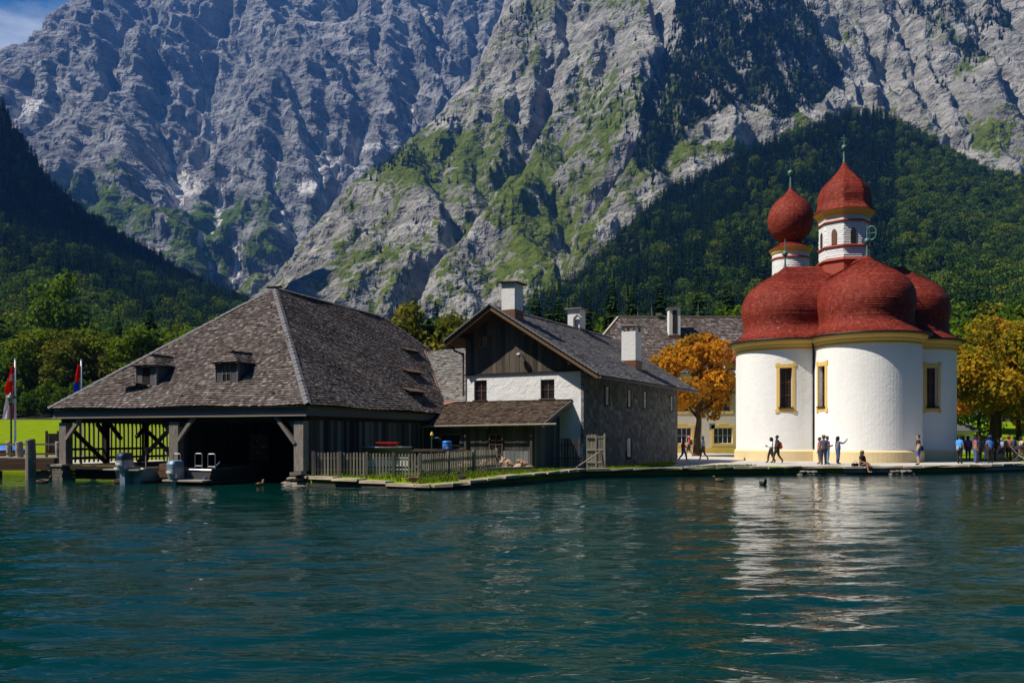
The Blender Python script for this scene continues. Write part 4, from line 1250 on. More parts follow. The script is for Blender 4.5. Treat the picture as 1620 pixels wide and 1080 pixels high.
# ------------------------------------------------------------------ guesthouse behind
gh = empty('guesthouse', (0, 91, 0), 0, 'long cream guesthouse with ochre window surrounds and grey shingled roof', 'house')
GX0, GX1, GZE, GZR, GD = 7.0, 41.0, 8.9, 16.0, 16.0
wins = []
for px in (1079, 1144): wins.append((px - CX) / F * 91)
b = MB()
hol = [(w - 1.0 - GX0, w + 1.0 - GX0, 1.45, 3.15) for w in wins] + [(w - .8 - GX0, w + .8 - GX0, 4.9, 6.7) for w in wins] + [(w - .8 - GX0, w + .8 - GX0, 4.9, 6.7) for w in (13.2, 27.3)]
wall_holes(b, (GX0, 0, 0), (1, 0, 0), (0, 0, 1), GX1 - GX0, GZE, hol, .25, (0, -1, 0))
for x_ in (GX0, GX1): b.poly([(x_, 0, 0), (x_, GD, 0), (x_, GD, GZE), (x_, GD / 2, GZR - 2.6), (x_, 0, GZE)])
b.build('wall', M['plaster_cream'], gh)
for a, bb, c, d in hol:
    window(gh, (GX0 + a, .2, c), (1, 0, 0), (0, 0, 1), (0, -1, 0), bb - a, d - c, M['frame_white'], M['glass'], 2, 4 if c < 3 else 2, .07)
    t_ = MB(); e = .28
    t_.box(GX0 + a - e, GX0 + a, -.05, 0, c - e, d + e); t_.box(GX0 + bb, GX0 + bb + e, -.05, 0, c - e, d + e); t_.box(GX0 + a, GX0 + bb, -.05, 0, d, d + e); t_.box(GX0 + a, GX0 + bb, -.05, 0, c - e, c)
    t_.box(GX0 + (a + bb) / 2 - .5, GX0 + (a + bb) / 2 + .5, -.06, 0, d + e, d + e + .14)
    t_.build('window_surround', M['plaster_yellow'], gh)
b = MB(); b.box(GX0, GX1, -.06, .0, .3, 1.05); b.build('base_band', M['plaster_yellow'], gh)
b = MB(); b.box(wins[0] + 1.5, wins[0] + 1.9, -.06, .0, 1.05, 8.0); b.build('pilaster', M['plaster_yellow'], gh)
b = MB(); b.box(wins[0] + 2.9, wins[0] + 3.5, -.05, .0, 3.0, 3.6); b.build('notice_plate', M['metal_grey'], gh)
r = MB(); q = MB(); xr = 12.3
A_, B_, C_, D_ = Vector((GX0 - .6, -.8, GZE)), Vector((GX1, -.8, GZE)), Vector((GX1, GD / 2, GZR)), Vector((xr, GD / 2, GZR))
E_ = Vector((GX0 - .6, GD + .8, GZE))
r.poly([A_, B_, C_, D_]); r.poly([E_, A_, D_]); r.poly([Vector((GX1, GD + .8, GZE)), E_, D_, C_])
gro = r.build('roof', M['timber_dark'], gh)
O2, U2, V2, N2, m2 = plane_frame(A_, B_, D_)
shingles(q, O2, U2, V2, [m2(p_) for p_ in (A_, B_, C_, D_)], .3, .26, .05, rs_)
O2, U2, V2, N2, m2 = plane_frame(E_, A_, D_)
shingles(q, O2, U2, V2, [m2(p_) for p_ in (E_, A_, D_)], .3, .26, .05, rs_)
s_ = q.build('shingles', M['shingle_grey'], gro); s_['kind'] = 'stuff'
strut('ridge_cap', gro, D_ + Vector((0, 0, .1)), C_ + Vector((0, 0, .1)), .3, .1, 'timber_pale')
strut('hip_cap', gro, A_ + Vector((0, 0, .1)), D_ + Vector((0, 0, .1)), .25, .1, 'timber_pale')
c = chimney(gh, 18.2, 5.0, 1.25, 1.2, 13.0, 16.6, 'timber_grey', tilt=-.1)
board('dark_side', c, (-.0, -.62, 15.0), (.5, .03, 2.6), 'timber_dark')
for x_, h_ in ((16.2, 1.2), (21.6, 1.5), (14.6, .7)):
    a_ = MB(); a_.tube((x_, GD / 2, GZR), (x_, GD / 2, GZR + h_), .04); a_.build('antenna', M['metal_grey'], gro)
a_ = MB(); a_.lathe([(.0, .0), (.3, .06), (.42, .2)], 12, (17.0, GD / 2 - .3, GZR + .2)); a_.build('satellite_dish', M['frame_white'], gro)
b = MB(); b.box(22.6, 24.2, -.3, 3, 8.6, 10.2); b.build('dormer', M['plaster_yellow'], gh)
b = MB(); b.prism([(22.3, -.6, 10.0), (24.6, -.6, 10.0), (24.6, 3.2, 12.0), (22.3, 3.2, 12.0)], (0, 0, .12)); b.build('dormer_roof', M['copper'], gh)

# ------------------------------------------------------------------ pilgrimage chapel: three conches round a crossing, nave behind
CC = Vector((24.45, 62.8, 0))
ch = empty('chapel', CC, 0, 'white trefoil pilgrimage chapel with red shingled onion domes', 'chapel')
WALL_T, EAVE = 8.42, 8.92


def arm_path(d, a, rho, nseg=28):
    """outline of one arm at radius rho: straight flank, half circle, straight flank"""
    d = Vector(d); n = Vector((-d.y, d.x, 0)); c = d * a; out = [n * -rho]
    a0 = math.atan2(-n.y, -n.x)
    for i in range(nseg + 1):
        t = math.pi * i / nseg
        out.append(c + n * (-rho * math.cos(t)) + d * (rho * math.sin(t)))
    out.append(n * rho)
    return out


def arm_sweep(mb, d, a, prof, nseg=40, tone=.5, m=0):
    rings = [[p + Vector((0, 0, z)) for p in arm_path(d, a, r, nseg)] for r, z in prof]
    k = len(rings[0])
    mb.faces([p for rr in rings for p in rr], [(j * k + i, j * k + i + 1, (j + 1) * k + i + 1, (j + 1) * k + i) for j in range(len(rings) - 1) for i in range(k - 1)], tone, m)


def resample(prof, step):
    out = []
    for (r0, z0), (r1, z1) in zip(prof[:-1], prof[1:]):
        L = math.hypot(r1 - r0, z1 - z0); n = max(1, int(round(L / step)))
        for i in range(n): out.append((r0 + (r1 - r0) * i / n, z0 + (z1 - z0) * i / n))
    return out + [prof[-1]]


def smooth_prof(prof, n=8):
    """Catmull-Rom through profile points"""
    p = [prof[0]] + prof + [prof[-1]]; out = []
    for i in range(1, len(p) - 2):
        for k in range(n):
            t = k / n; q = []
            for c in (0, 1):
                a, b, cc, d = p[i - 1][c], p[i][c], p[i + 1][c], p[i + 2][c]
                q.append(.5 * (2 * b + (cc - a) * t + (2 * a - 5 * b + 4 * cc - d) * t * t + (3 * b - a - 3 * cc + d) * t ** 3))
            out.append(tuple(q))
    return out + [prof[-1]]


def path_len(pts): return sum((b - a).length for a, b in zip(pts[:-1], pts[1:]))


def at_len(pts, cum, s):
    i = int(np.searchsorted(cum, s, side='right')) - 1; i = min(max(i, 0), len(pts) - 2)
    L = cum[i + 1] - cum[i]
    return pts[i].lerp(pts[i + 1], (s - cum[i]) / L if L > 1e-9 else 0)


def dome_shingles(mb, ring_fn, prof, h=.2, w=.2, thick=.03, rs=rnd):
    """courses of shingles on a curved roof; ring_fn(r) gives the outline at radius r"""
    pr = []                                              # equal-arc courses
    cum = [0]
    for (r0, z0), (r1, z1) in zip(prof[:-1], prof[1:]): cum.append(cum[-1] + math.hypot(r1 - r0, z1 - z0))
    n = int(cum[-1] / h)
    for i in range(n + 1):
        s = cum[-1] * i / n; j = min(max(int(np.searchsorted(cum, s, side='right')) - 1, 0), len(prof) - 2)
        t = (s - cum[j]) / max(cum[j + 1] - cum[j], 1e-9)
        pr.append((prof[j][0] + (prof[j + 1][0] - prof[j][0]) * t, prof[j][1] + (prof[j + 1][1] - prof[j][1]) * t))
    for i in range(n):
        (r0, z0), (r1, z1) = pr[i], pr[i + 1]
        dr, dz = r1 - r0, z1 - z0; L = math.hypot(dr, dz); nr, nz = dz / L, -dr / L   # outward normal in the profile plane
        th = thick * rs.uniform(.8, 1.25)
        A = ring_fn(max(r0 + nr * th, .02)); B = ring_fn(max(r1 + dr * .04, .02)); C_ = ring_fn(max(r0 - nr * th * .3, .02))
        k = len(A)
        cumA = np.concatenate([[0], np.cumsum([(q - p).length for p, q in zip(A[:-1], A[1:])])])
        cumB = np.concatenate([[0], np.cumsum([(q - p).length for p, q in zip(B[:-1], B[1:])])])
        cumC = np.concatenate([[0], np.cumsum([(q - p).length for p, q in zip(C_[:-1], C_[1:])])])
        m = max(6, int(cumA[-1] / w)); off = rs.random()
        fr = [0.0] + [(x + off) / m + rs.uniform(-.2, .2) / m for x in range(m)] + [1.0]
        fr = sorted(min(1, max(0, f)) for f in fr)
        za, zb_ = z0 + nz * th, z1 + dz * .04
        for f0, f1 in zip(fr[:-1], fr[1:]):
            if f1 - f0 < .15 / m: continue
            jz = rs.uniform(-.01, .01)
            p = [at_len(A, cumA, f0 * cumA[-1]) + Vector((0, 0, za + jz)), at_len(A, cumA, f1 * cumA[-1]) + Vector((0, 0, za + jz)),
                 at_len(B, cumB, f1 * cumB[-1]) + Vector((0, 0, zb_)), at_len(B, cumB, f0 * cumB[-1]) + Vector((0, 0, zb_)),
                 at_len(C_, cumC, f0 * cumC[-1]) + Vector((0, 0, z0)), at_len(C_, cumC, f1 * cumC[-1]) + Vector((0, 0, z0))]
            mb.faces(p, [(0, 1, 2, 3), (4, 5, 1, 0)], min(1, max(0, rs.gauss(.42, .13))))


def arc_box(mb, c, th0, th1, z0, z1, r0, r1, n=6, m=0):
    """curved block on a cylinder; bearing th measured from -Y towards -X"""
    def q(th, r, z): return (c.x - math.sin(th) * r, c.y - math.cos(th) * r, z)
    pts = []
    for i in range(n + 1):
        th = th0 + (th1 - th0) * i / n
        pts += [q(th, r0, z0), q(th, r1, z0), q(th, r1, z1), q(th, r0, z1)]
    fs = [(0, 1, 2, 3), tuple(4 * n + k for k in (3, 2, 1, 0))]
    for i in range(n):
        for k in range(4): fs.append((4 * i + k, 4 * i + (k + 1) % 4, 4 * i + 4 + (k + 1) % 4, 4 * i + 4 + k))
    mb.faces(pts, fs, m=m)


DOME = smooth_prof([(4.02, 8.93), (3.55, 9.18), (3.16, 9.5), (2.95, 9.88), (2.95, 10.35), (3.06, 10.9), (3.1, 11.4), (2.98, 12.1), (2.55, 12.85), (1.75, 13.5), (.9, 14.0), (.35, 14.35), (.06, 14.65)], 6)
# (direction, offset, wall radius, window bearings as angles on the wall)
ARMS = [((0, -1, 0), 4.05, 3.45, [math.radians(79)]), ((-1, 0, 0), 4.35, 3.5, [math.radians(17)]), ((1, 0, 0), 4.35, 3.5, [math.radians(-7)])]
for d, a, R, wth in ARMS:
    arm = empty('conch', (0, 0, 0), 0, parent=ch)
    dv = Vector(d); c = dv * a
    base_th = math.atan2(-dv.x, -dv.y)                   # bearing of the arm's outward direction
    # wall with window opening
    zs = [1.22, 4.15, 6.95, WALL_T]; hw = .36 / R * 1.15
    ths = sorted([base_th - math.pi / 2 + math.pi * i / 48 for i in range(49)] + [w + s * hw for w in wth for s in (-1, 1)])
    ths = [t for t in ths if not any(abs(t - w) < hw - 1e-6 for w in wth)] if False else ths
    wall_ = MB()
    def cyl(th, z, r=R): return (c.x - math.sin(th) * r, c.y - math.cos(th) * r, z)
    zz = [1.22, 2.2, 3.2, 4.15, 5.1, 6.0, 6.95, 7.7, WALL_T]
    for i in range(len(ths) - 1):
        tm = (ths[i] + ths[i + 1]) / 2
        for j in range(len(zz) - 1):
            if any(abs(tm - w) < hw for w in wth) and 4.15 <= zz[j] and zz[j + 1] <= 6.95: continue
            wall_.poly([cyl(ths[i], zz[j]), cyl(ths[i], zz[j + 1]), cyl(ths[i + 1], zz[j + 1]), cyl(ths[i + 1], zz[j])])
    n_ = Vector((-dv.y, dv.x, 0))
    for s in (-1, 1):
        wall_.poly([n_ * (s * R) + Vector((0, 0, 1.22)), c + n_ * (s * R) + Vector((0, 0, 1.22)), c + n_ * (s * R) + Vector((0, 0, WALL_T)), n_ * (s * R) + Vector((0, 0, WALL_T))])
    for w in wth:
        t0, t1 = w - hw, w + hw; ri = R - .42
        for (ta, za, tb, zb__) in ((t0, 4.15, t0, 6.95), (t1, 4.15, t1, 6.95), (t0, 4.15, t1, 4.15), (t0, 6.95, t1, 6.95)):
            wall_.poly([cyl(ta, za), cyl(tb, zb__), cyl(tb, zb__, ri), cyl(ta, za, ri)])
    wall_.build('wall', M['plaster_white'], arm)
    for w in wth:
        t0, t1 = w - hw, w + hw
        tr = MB(); e = .21 / R
        for (x0, x1, z0, z1) in ((t0 - e, t0, 3.85, 7.25), (t1, t1 + e, 3.85, 7.25), (t0, t1, 6.95, 7.22), (t0, t1, 3.88, 4.15)): arc_box(tr, c, x0, x1, z0, z1, R - .02, R + .035)
        for (x0, x1, z0, z1) in ((t0 - e - .02, t0 - e * .2, 7.02, 7.30), (t1 + e * .2, t1 + e + .02, 7.02, 7.30), (t0 - e - .02, t0 - e * .2, 3.80, 4.08), (t1 + e * .2, t1 + e + .02, 3.80, 4.08)): arc_box(tr, c, x0, x1, z0, z1, R - .02, R + .05, 2)
        tr.build('window_surround', M['plaster_yellow'], arm)
        sl = MB(); arc_box(sl, c, t0 - .02, t1 + .02, 4.12, 4.2, R - .38, R + .13); sl.build('window_sill', M['metal_dark'], arm)
        # leaded window set deep in the reveal
        wd = MB()
        pc = Vector(cyl(w, 0, R - .36)); U = Vector((-math.cos(w), math.sin(w), 0)); hwm = math.sin(hw) * (R - .36)
        N = Vector((-math.sin(w), -math.cos(w), 0))
        wd.prism([pc - U * hwm + Vector((0, 0, 4.15)), pc + U * hwm + Vector((0, 0, 4.15)), pc + U * hwm + Vector((0, 0, 6.95)), pc - U * hwm + Vector((0, 0, 6.95))], N * .02)
        wd.build('window_glass', M['glass'], arm)
        fb = MB()
        for x in (-hwm + .03, 0, hwm - .03): fb.beam(pc + U * x + N * .05 + Vector((0, 0, 4.15)), pc + U * x + N * .05 + Vector((0, 0, 6.95)), .06, .05)
        for z in (4.2, 5.05, 5.95, 6.9): fb.beam(pc - U * hwm + N * .05 + Vector((0, 0, z)), pc + U * hwm + N * .05 + Vector((0, 0, z)), .05, .06)
        for i in range(1, 4): fb.beam(pc + U * (hwm * (i - 2) / 2) + N * .03 + Vector((0, 0, 4.15)), pc + U * (hwm * (i - 2) / 2) + N * .03 + Vector((0, 0, 6.95)), .015, .02)
        for i in range(1, 10): fb.beam(pc - U * hwm + N * .03 + Vector((0, 0, 4.15 + .28 * i)), pc + U * hwm + N * .03 + Vector((0, 0, 4.15 + .28 * i)), .02, .015)
        fb.build('window_bars', M['frame_brown'], arm)
    pl = MB(); arm_sweep(pl, d, a, [(R + .12, .1), (R + .12, 1.12), (R + .09, 1.18), (R + .0, 1.24)]); pl.build('plinth', M['plaster_base'], arm)
    co = MB(); arm_sweep(co, d, a, [(R, 8.2), (R + .05, 8.22), (R + .05, 8.34), (R + .0, 8.36), (R + .06, 8.42), (R + .12, 8.52), (R + .12, 8.6), (R + .2, 8.64), (R + .32, 8.76), (R + .36, 8.86), (R + .36, 8.9)])
    co.build('cornice', M['plaster_yellow'], arm, smooth=False)
    gt = MB(); arm_sweep(gt, d, a, [(R + .34, 8.88), (R + .54, 8.86), (R + .62, 8.93), (R + .6, 8.99), (R + .3, 9.02)]); gt.build('gutter', M['metal_dark'], arm)
    dm = MB(); s_ = (R + .56) / 4.02
    prof = [(r * (s_ if r > 3.3 else 1.0 + (s_ - 1) * max(0, (r - 2.8) / .5) if r > 2.8 else 1), z) for r, z in DOME]
    arm_sweep(dm, d, a, [(max(r - .05, .01), z - .02) for r, z in prof], 36)
    dm.build('dome', M['red_wood'], arm, smooth=True)
    q = MB(); dome_shingles(q, lambda r: arm_path(d, a, r, 40), prof, .15, .16, .024, random.Random(int(a * 100)))
    s2 = q.build('shingles', M['shingle_red'], arm); s2['kind'] = 'stuff'
    # finial: rod, ball, point
    f = MB(); f.lathe([(.16, 14.35), (.07, 14.9), (.055, 15.4)], 10, c); f.lathe([(.055, 15.38), (.17, 15.46), (.22, 15.6), (.17, 15.75), (.05, 15.82)], 14, c); f.lathe([(.05, 15.8), (.03, 16.6), (.0, 16.75)], 8, c)
    f.build('finial', M['verdigris'], arm, smooth=True)
    if dv.y < 0:
        m = MB(); cz = 16.1; rr = .47
        pts = [Vector((c.x + .3 + rr * .55 * math.cos(t), c.y - rr * .4 * math.cos(t) + .0, cz + rr * math.sin(t) + .05)) for t in [2 * math.pi * i / 20 for i in range(21)]]
        m.path(pts, .045, 6); m.path([pts[0], pts[10]], .02); m.build('ring_emblem', M['verdigris'], arm)

# rain pipe between the left and the front conch
dp = MB(); dp.path([(-3.62, -3.72, 8.85), (-3.56, -3.62, 8.5), (-3.5, -3.55, 8.2), (-3.5, -3.55, 1.3)], .075, 8); dp.build('downpipe', M['metal_dark'], ch)

# nave
nv = empty('nave', (0, 0, 0), 0, parent=ch)
b = MB(); b.box(-4.1, 4.1, .5, 15.0, GZ - .3, WALL_T); b.build('wall', M['plaster_white'], nv)
b = MB(); b.box(-4.25, 4.25, .5, 15.15, WALL_T, 8.9); b.build('cornice', M['plaster_yellow'], nv)
b = MB(); b.prism([(-4.5, 15.3, 8.9), (4.5, 15.3, 8.9), (0, 15.3, 14.2)], (0, -15.0, 0)); b.build('roof', M['shingle_red'], nv)
q = MB()
for sx in (-1, 1):
    a_, b_, c_ = Vector((sx * 4.6, 15.3 if sx < 0 else .3, 8.9)), Vector((sx * 4.6, .3 if sx < 0 else 15.3, 8.9)), Vector((0, 15.3 if sx < 0 else .3, 14.25))
    O2, U2, V2, N2, m2 = plane_frame(a_, b_, c_)
    shingles(q, O2, U2, V2, [(0, 0), (15, 0), (15, (c_ - a_).length), (0, (c_ - a_).length)], .19, .2, .03, rs_)
q.build('shingles', M['shingle_red'], nv)


def ngon_ring(n, rot): return lambda r: [Vector((r * math.cos(rot + 2 * math.pi * i / n), r * math.sin(rot + 2 * math.pi * i / n), 0)) for i in range(n + 1)]


def clad(mb, ring, z0, z1, h=.155, w=.2, rs=rnd):
    dome_shingles(mb, ring, [(RT, z0), (RT, z1)], h, w, .022, rs)


# octagonal tower over the crossing
tw = empty('octagonal_tower', (0, 0, 0), 0, parent=ch)
ring8 = ngon_ring(8, math.pi / 8); RT = 1.78
b = MB(); b.lathe([(RT - .03, 12.5), (RT - .03, 18.5)], 8, a0=math.pi / 8, a1=math.pi / 8 + 2 * math.pi); b.build('core', M['shingle_white'], tw)
q = MB(); clad(q, ring8, 15.05, 18.35, rs=random.Random(4)); q.build('shingles', M['shingle_white'], tw)['kind'] = 'stuff'
b = MB(); b.lathe([(RT + .02, 12.5), (RT + .05, 14.75), (RT + .2, 14.85), (RT + .06, 15.0)], 8, a0=math.pi / 8, a1=math.pi / 8 + 2 * math.pi); b.build('base_moulding', M['red_wood'], tw)
for z in (15.88, 17.68):
    b = MB(); b.lathe([(RT, z - .09), (RT + .15, z - .02), (RT + .13, z + .02), (RT, z + .1)], 8, a0=math.pi / 8, a1=math.pi / 8 + 2 * math.pi); b.build('string_course', M['red_wood'], tw)
b = MB(); b.lathe([(RT, 18.02), (RT + .1, 18.08), (RT + .16, 18.28), (RT + .4, 18.5)], 8, a0=math.pi / 8, a1=math.pi / 8 + 2 * math.pi); b.build('cornice', M['plaster_yellow'], tw)
for k in range(8):
    t = math.pi / 4 * k; n = Vector((math.cos(t), math.sin(t), 0)); u = Vector((-n.y, n.x, 0)); o = n * (RT * math.cos(math.pi / 8) + .03)
    pts = [(-.19, 16.02), (.19, 16.02), (.19, 16.85), (.13, 17.05), (0, 17.14), (-.13, 17.05), (-.19, 16.85)]
    w = MB(); w.prism([o + u * x + Vector((0, 0, z)) for x, z in pts], n * .03); w.build('louvre_window', M['frame_brown'] if k % 2 else M['timber_dark'], tw)
TD = smooth_prof([(2.24, 18.5), (2.0, 18.78), (1.88, 19.1), (1.87, 19.7), (1.72, 20.25), (1.35, 20.8), (.8, 21.35), (.42, 21.75), (.2, 22.1), (.06, 22.5)], 6)
b = MB(); b.lathe([(max(r - .05, .01), z) for r, z in TD], 8, a0=math.pi / 8, a1=math.pi / 8 + 2 * math.pi); b.build('dome', M['red_wood'], tw)
q = MB(); dome_shingles(q, ring8, TD, .135, .15, .02, random.Random(8)); q.build('shingles', M['shingle_red'], tw)['kind'] = 'stuff'
f = MB(); f.lathe([(.12, 22.3), (.05, 23.2)], 10); f.lathe([(.05, 23.18), (.17, 23.26), (.21, 23.4), (.17, 23.54), (.04, 23.62)], 14); f.lathe([(.04, 23.6), (.02, 24.35)], 6); f.beam((-.2, 0, 24.1), (.2, 0, 24.1), .04, .04)
f.build('finial', M['verdigris'], tw, smooth=True)

# round onion tower at the west end of the nave
ot = empty('onion_tower', (0, 12.1, 0), 0, parent=ch)
ringr = ngon_ring(28, 0); RT = 1.55
b = MB(); b.lathe([(RT - .03, 12.5), (RT - .03, 18.4)], 28); b.build('core', M['shingle_white'], ot, smooth=True)
q = MB(); clad(q, ringr, 14.0, 18.2, rs=random.Random(6)); q.build('shingles', M['shingle_white'], ot)['kind'] = 'stuff'
b = MB(); b.lathe([(RT, 17.58), (RT + .12, 17.66), (RT + .1, 17.72), (RT, 17.8)], 28); b.build('string_course', M['red_wood'], ot)
b = MB(); b.lathe([(RT, 18.1), (RT + .1, 18.16), (RT + .14, 18.32), (RT + .3, 18.5)], 28); b.build('cornice', M['plaster_yellow'], ot)
for k in range(8):
    t = math.pi / 4 * k + .3; n = Vector((math.cos(t), math.sin(t), 0)); u = Vector((-n.y, n.x, 0)); o = n * (RT + .0)
    w = MB(); w.prism([o + u * x + Vector((0, 0, z)) for x, z in [(-.22, 14.9), (.22, 14.9), (.22, 16.1), (.13, 16.35), (0, 16.42), (-.13, 16.35), (-.22, 16.1)]], n * .05); w.build('louvre_window', M['red_wood'], ot)
OD = smooth_prof([(1.86, 18.5), (1.5, 18.72), (1.05, 19.0), (.92, 19.2), (1.15, 19.45), (1.62, 20.0), (1.9, 20.75), (1.92, 21.4), (1.68, 22.2), (1.2, 22.85), (.65, 23.3), (.28, 23.65), (.08, 24.1)], 6)
b = MB(); b.lathe([(max(r - .05, .01), z) for r, z in OD], 28); b.build('dome', M['red_wood'], ot, smooth=True)
q = MB(); dome_shingles(q, ringr, OD, .135, .15, .02, random.Random(12)); q.build('shingles', M['shingle_red'], ot)['kind'] = 'stuff'
f = MB(); f.lathe([(.12, 23.9), (.07, 25.1)], 10); f.lathe([(.07, 25.0), (.2, 25.1), (.26, 25.28), (.2, 25.46), (.05, 25.55)], 14); f.beam((0, 0, 25.5), (0, 0, 26.6), .05, .05); f.beam((-.25, 0, 26.25), (.25, 0, 26.25), .05, .05); f.beam((-.18, 0, 26.0), (.18, 0, 26.0), .04, .04)
f.build('finial', M['verdigris'], ot)

# ------------------------------------------------------------------ trees
def crown_mesh(name, seed, R, zb, zt, n, leaf, mat, nl=26, egg=.0, lobe=(.26, .44)):
    r = np.random.RandomState(seed)
    zc, hz_ = (zb + zt) / 2, (zt - zb) / 2
    u = r.normal(size=(nl, 3)); u /= np.linalg.norm(u, axis=1)[:, None]
    rad = .45 + .42 * r.rand(nl)
    C = u * rad[:, None]; taper = 1 - egg * C[:, 2]
    C = C * np.array([R, R, hz_]); C[:, 0] *= taper; C[:, 1] *= taper; C[:, 2] += zc
    lr = R * (lobe[0] + (lobe[1] - lobe[0]) * r.rand(nl)); lt = r.rand(nl)
    w = lr ** 2; k = r.choice(nl, n, p=w / w.sum())
    d = r.normal(size=(n, 3)); d[:, 2] += .25; d /= np.linalg.norm(d, axis=1)[:, None]
    rr = lr[k] * (.55 + .5 * r.rand(n) ** .6)
    p = C[k] + d * rr[:, None] * np.array([1, 1, .8])
    p = p + r.normal(0, leaf * .3, (n, 3))
    nrm = d * .8 + r.normal(0, .55, (n, 3)); nrm[:, 2] += .25; nrm /= np.linalg.norm(nrm, axis=1)[:, None]
    a = np.cross(nrm, r.normal(size=(n, 3))); a /= np.linalg.norm(a, axis=1)[:, None] + 1e-9; b = np.cross(nrm, a)
    s = leaf * (.55 + .8 * r.rand(n))[:, None] * .5
    v = np.stack([p - a * s, p - b * s * .7 + nrm * s * .15, p + a * s, p + b * s * .7 + nrm * s * .15], 1).reshape(-1, 3)
    tone = np.clip(.48 * lt[k] + .52 * r.rand(n), 0, 1)
    return np_mesh(name, v, np.arange(4 * n).reshape(n, 4), mat, face_tone=tone)


def trunk_mesh(name, seed, h, r0, mat, forks=6, spread=.5, zb=.35):
    rs = random.Random(seed); b = MB()
    pts = [Vector((0, 0, -.3))]
    for i in range(1, 6): pts.append(Vector((rs.uniform(-.02, .02) * h, rs.uniform(-.02, .02) * h, h * i / 5)))
    for i in range(5): b.tube(pts[i], pts[i + 1], r0 * (1.25 if i == 0 else 1 - i * .18), r0 * (1 - (i + 1) * .18), 9, caps=False)
    for k in range(forks):
        t = zb + (1 - zb) * rs.random() * .75; i = min(int(t * 5), 4); p = pts[i].lerp(pts[i + 1], t * 5 - i)
        a = rs.random() * 6.28; L = h * spread * rs.uniform(.5, .9)
        m = p + Vector((math.cos(a) * L * .5, math.sin(a) * L * .5, L * .3)); e = p + Vector((math.cos(a) * L, math.sin(a) * L, L * .75))
        b.tube(p, m, r0 * .38, r0 * .26, 6, caps=False); b.tube(m, e, r0 * .26, r0 * .08, 6, caps=False)
    return b.mesh(name, mat, smooth=True)


def conifer_mesh(name, seed, h, R, tiers, per, mat, zb=.08):
    r = np.random.RandomState(seed); V, Q, T = [], [], []
    for t in range(tiers):
        f = (t + r.rand() * .5) / tiers; z = h * (zb + (1 - zb) * f); L = R * (1 - f) ** .85 * (.8 + .4 * r.rand()) + .12
        m = max(5, int(per * (1 - .55 * f)))
        a0 = r.rand() * 6.28
        for k in range(m):
            a = a0 + 6.283 * (k + .5 * r.rand()) / m; l = L * (.7 + .5 * r.rand()); wd_ = l * (.22 + .16 * r.rand())
            ca, sa = math.cos(a), math.sin(a); dr = l * (.30 + .25 * r.rand())
            q = [(0, 0, z + l * .12), (ca * l * .55 - sa * wd_, sa * l * .55 + ca * wd_, z - dr * .55), (ca * l, sa * l, z - dr), (ca * l * .55 + sa * wd_, sa * l * .55 - ca * wd_, z - dr * .55)]
            i = len(V); V += q; Q.append((i, i + 1, i + 2, i + 3)); T.append(r.rand())
            q2 = [(ca * l * .15, sa * l * .15, z + l * .02), (ca * l * .6 - sa * wd_ * .4, sa * l * .6 + ca * wd_ * .4, z - dr * .3), (ca * l * .95, sa * l * .95, z - dr * 1.25), (ca * l * .5 + sa * wd_ * .4, sa * l * .5 - ca * wd_ * .4, z - dr * 1.1)]
            i = len(V); V += q2; Q.append((i, i + 1, i + 2, i + 3)); T.append(r.rand())
    i = len(V); V += [(-.25, 0, z * .98), (.25, 0, z * .98), (.02, 0, h * 1.06), (-.02, 0, h * 1.06)]; Q.append((i, i + 1, i + 2, i + 3)); T.append(.5)
    return np_mesh(name, np.array(V), np.array(Q), mat, face_tone=np.array(T))


M['leaf_green'] = leaf_mat('broadleaf_foliage', [(0, (.015, .04, .005)), (.35, (.04, .085, .008)), (.7, (.10, .155, .010)), (1, (.22, .2, .012))], .3, .5)
M['leaf_bright'] = leaf_mat('bright_green_foliage', [(0, (.06, .12, .008)), (.5, (.12, .2, .012)), (1, (.22, .28, .02))], .4, .15)
M['leaf_yellow'] = leaf_mat('yellowing_foliage', [(0, (.05, .075, .008)), (.5, (.14, .14, .012)), (1, (.28, .22, .02))], .3, .25)
M['leaf_orange'] = leaf_mat('autumn_chestnut_foliage', [(0, (.14, .15, .014)), (.25, (.34, .19, .018)), (.6, (.58, .24, .018)), (.85, (.68, .36, .022)), (1, (.72, .5, .04))], .5, .1)
M['leaf_gold'] = leaf_mat('golden_chestnut_foliage', [(0, (.05, .10, .01)), (.3, (.19, .2, .014)), (.6, (.46, .27, .015)), (1, (.74, .48, .025))], .5, .15)
M['needle'] = leaf_mat('spruce_needles', [(0, (.008, .02, .006)), (.5, (.02, .046, .011)), (1, (.045, .08, .016))], .12, .5)
M['needle_far'] = leaf_mat('far_spruce_needles', [(0, (.004, .014, .005)), (.5, (.012, .034, .008)), (1, (.034, .07, .012))], .1, .5)


def proto(name, me):
    return bpy.data.objects.new(name, me)              # never linked: only its geometry is used


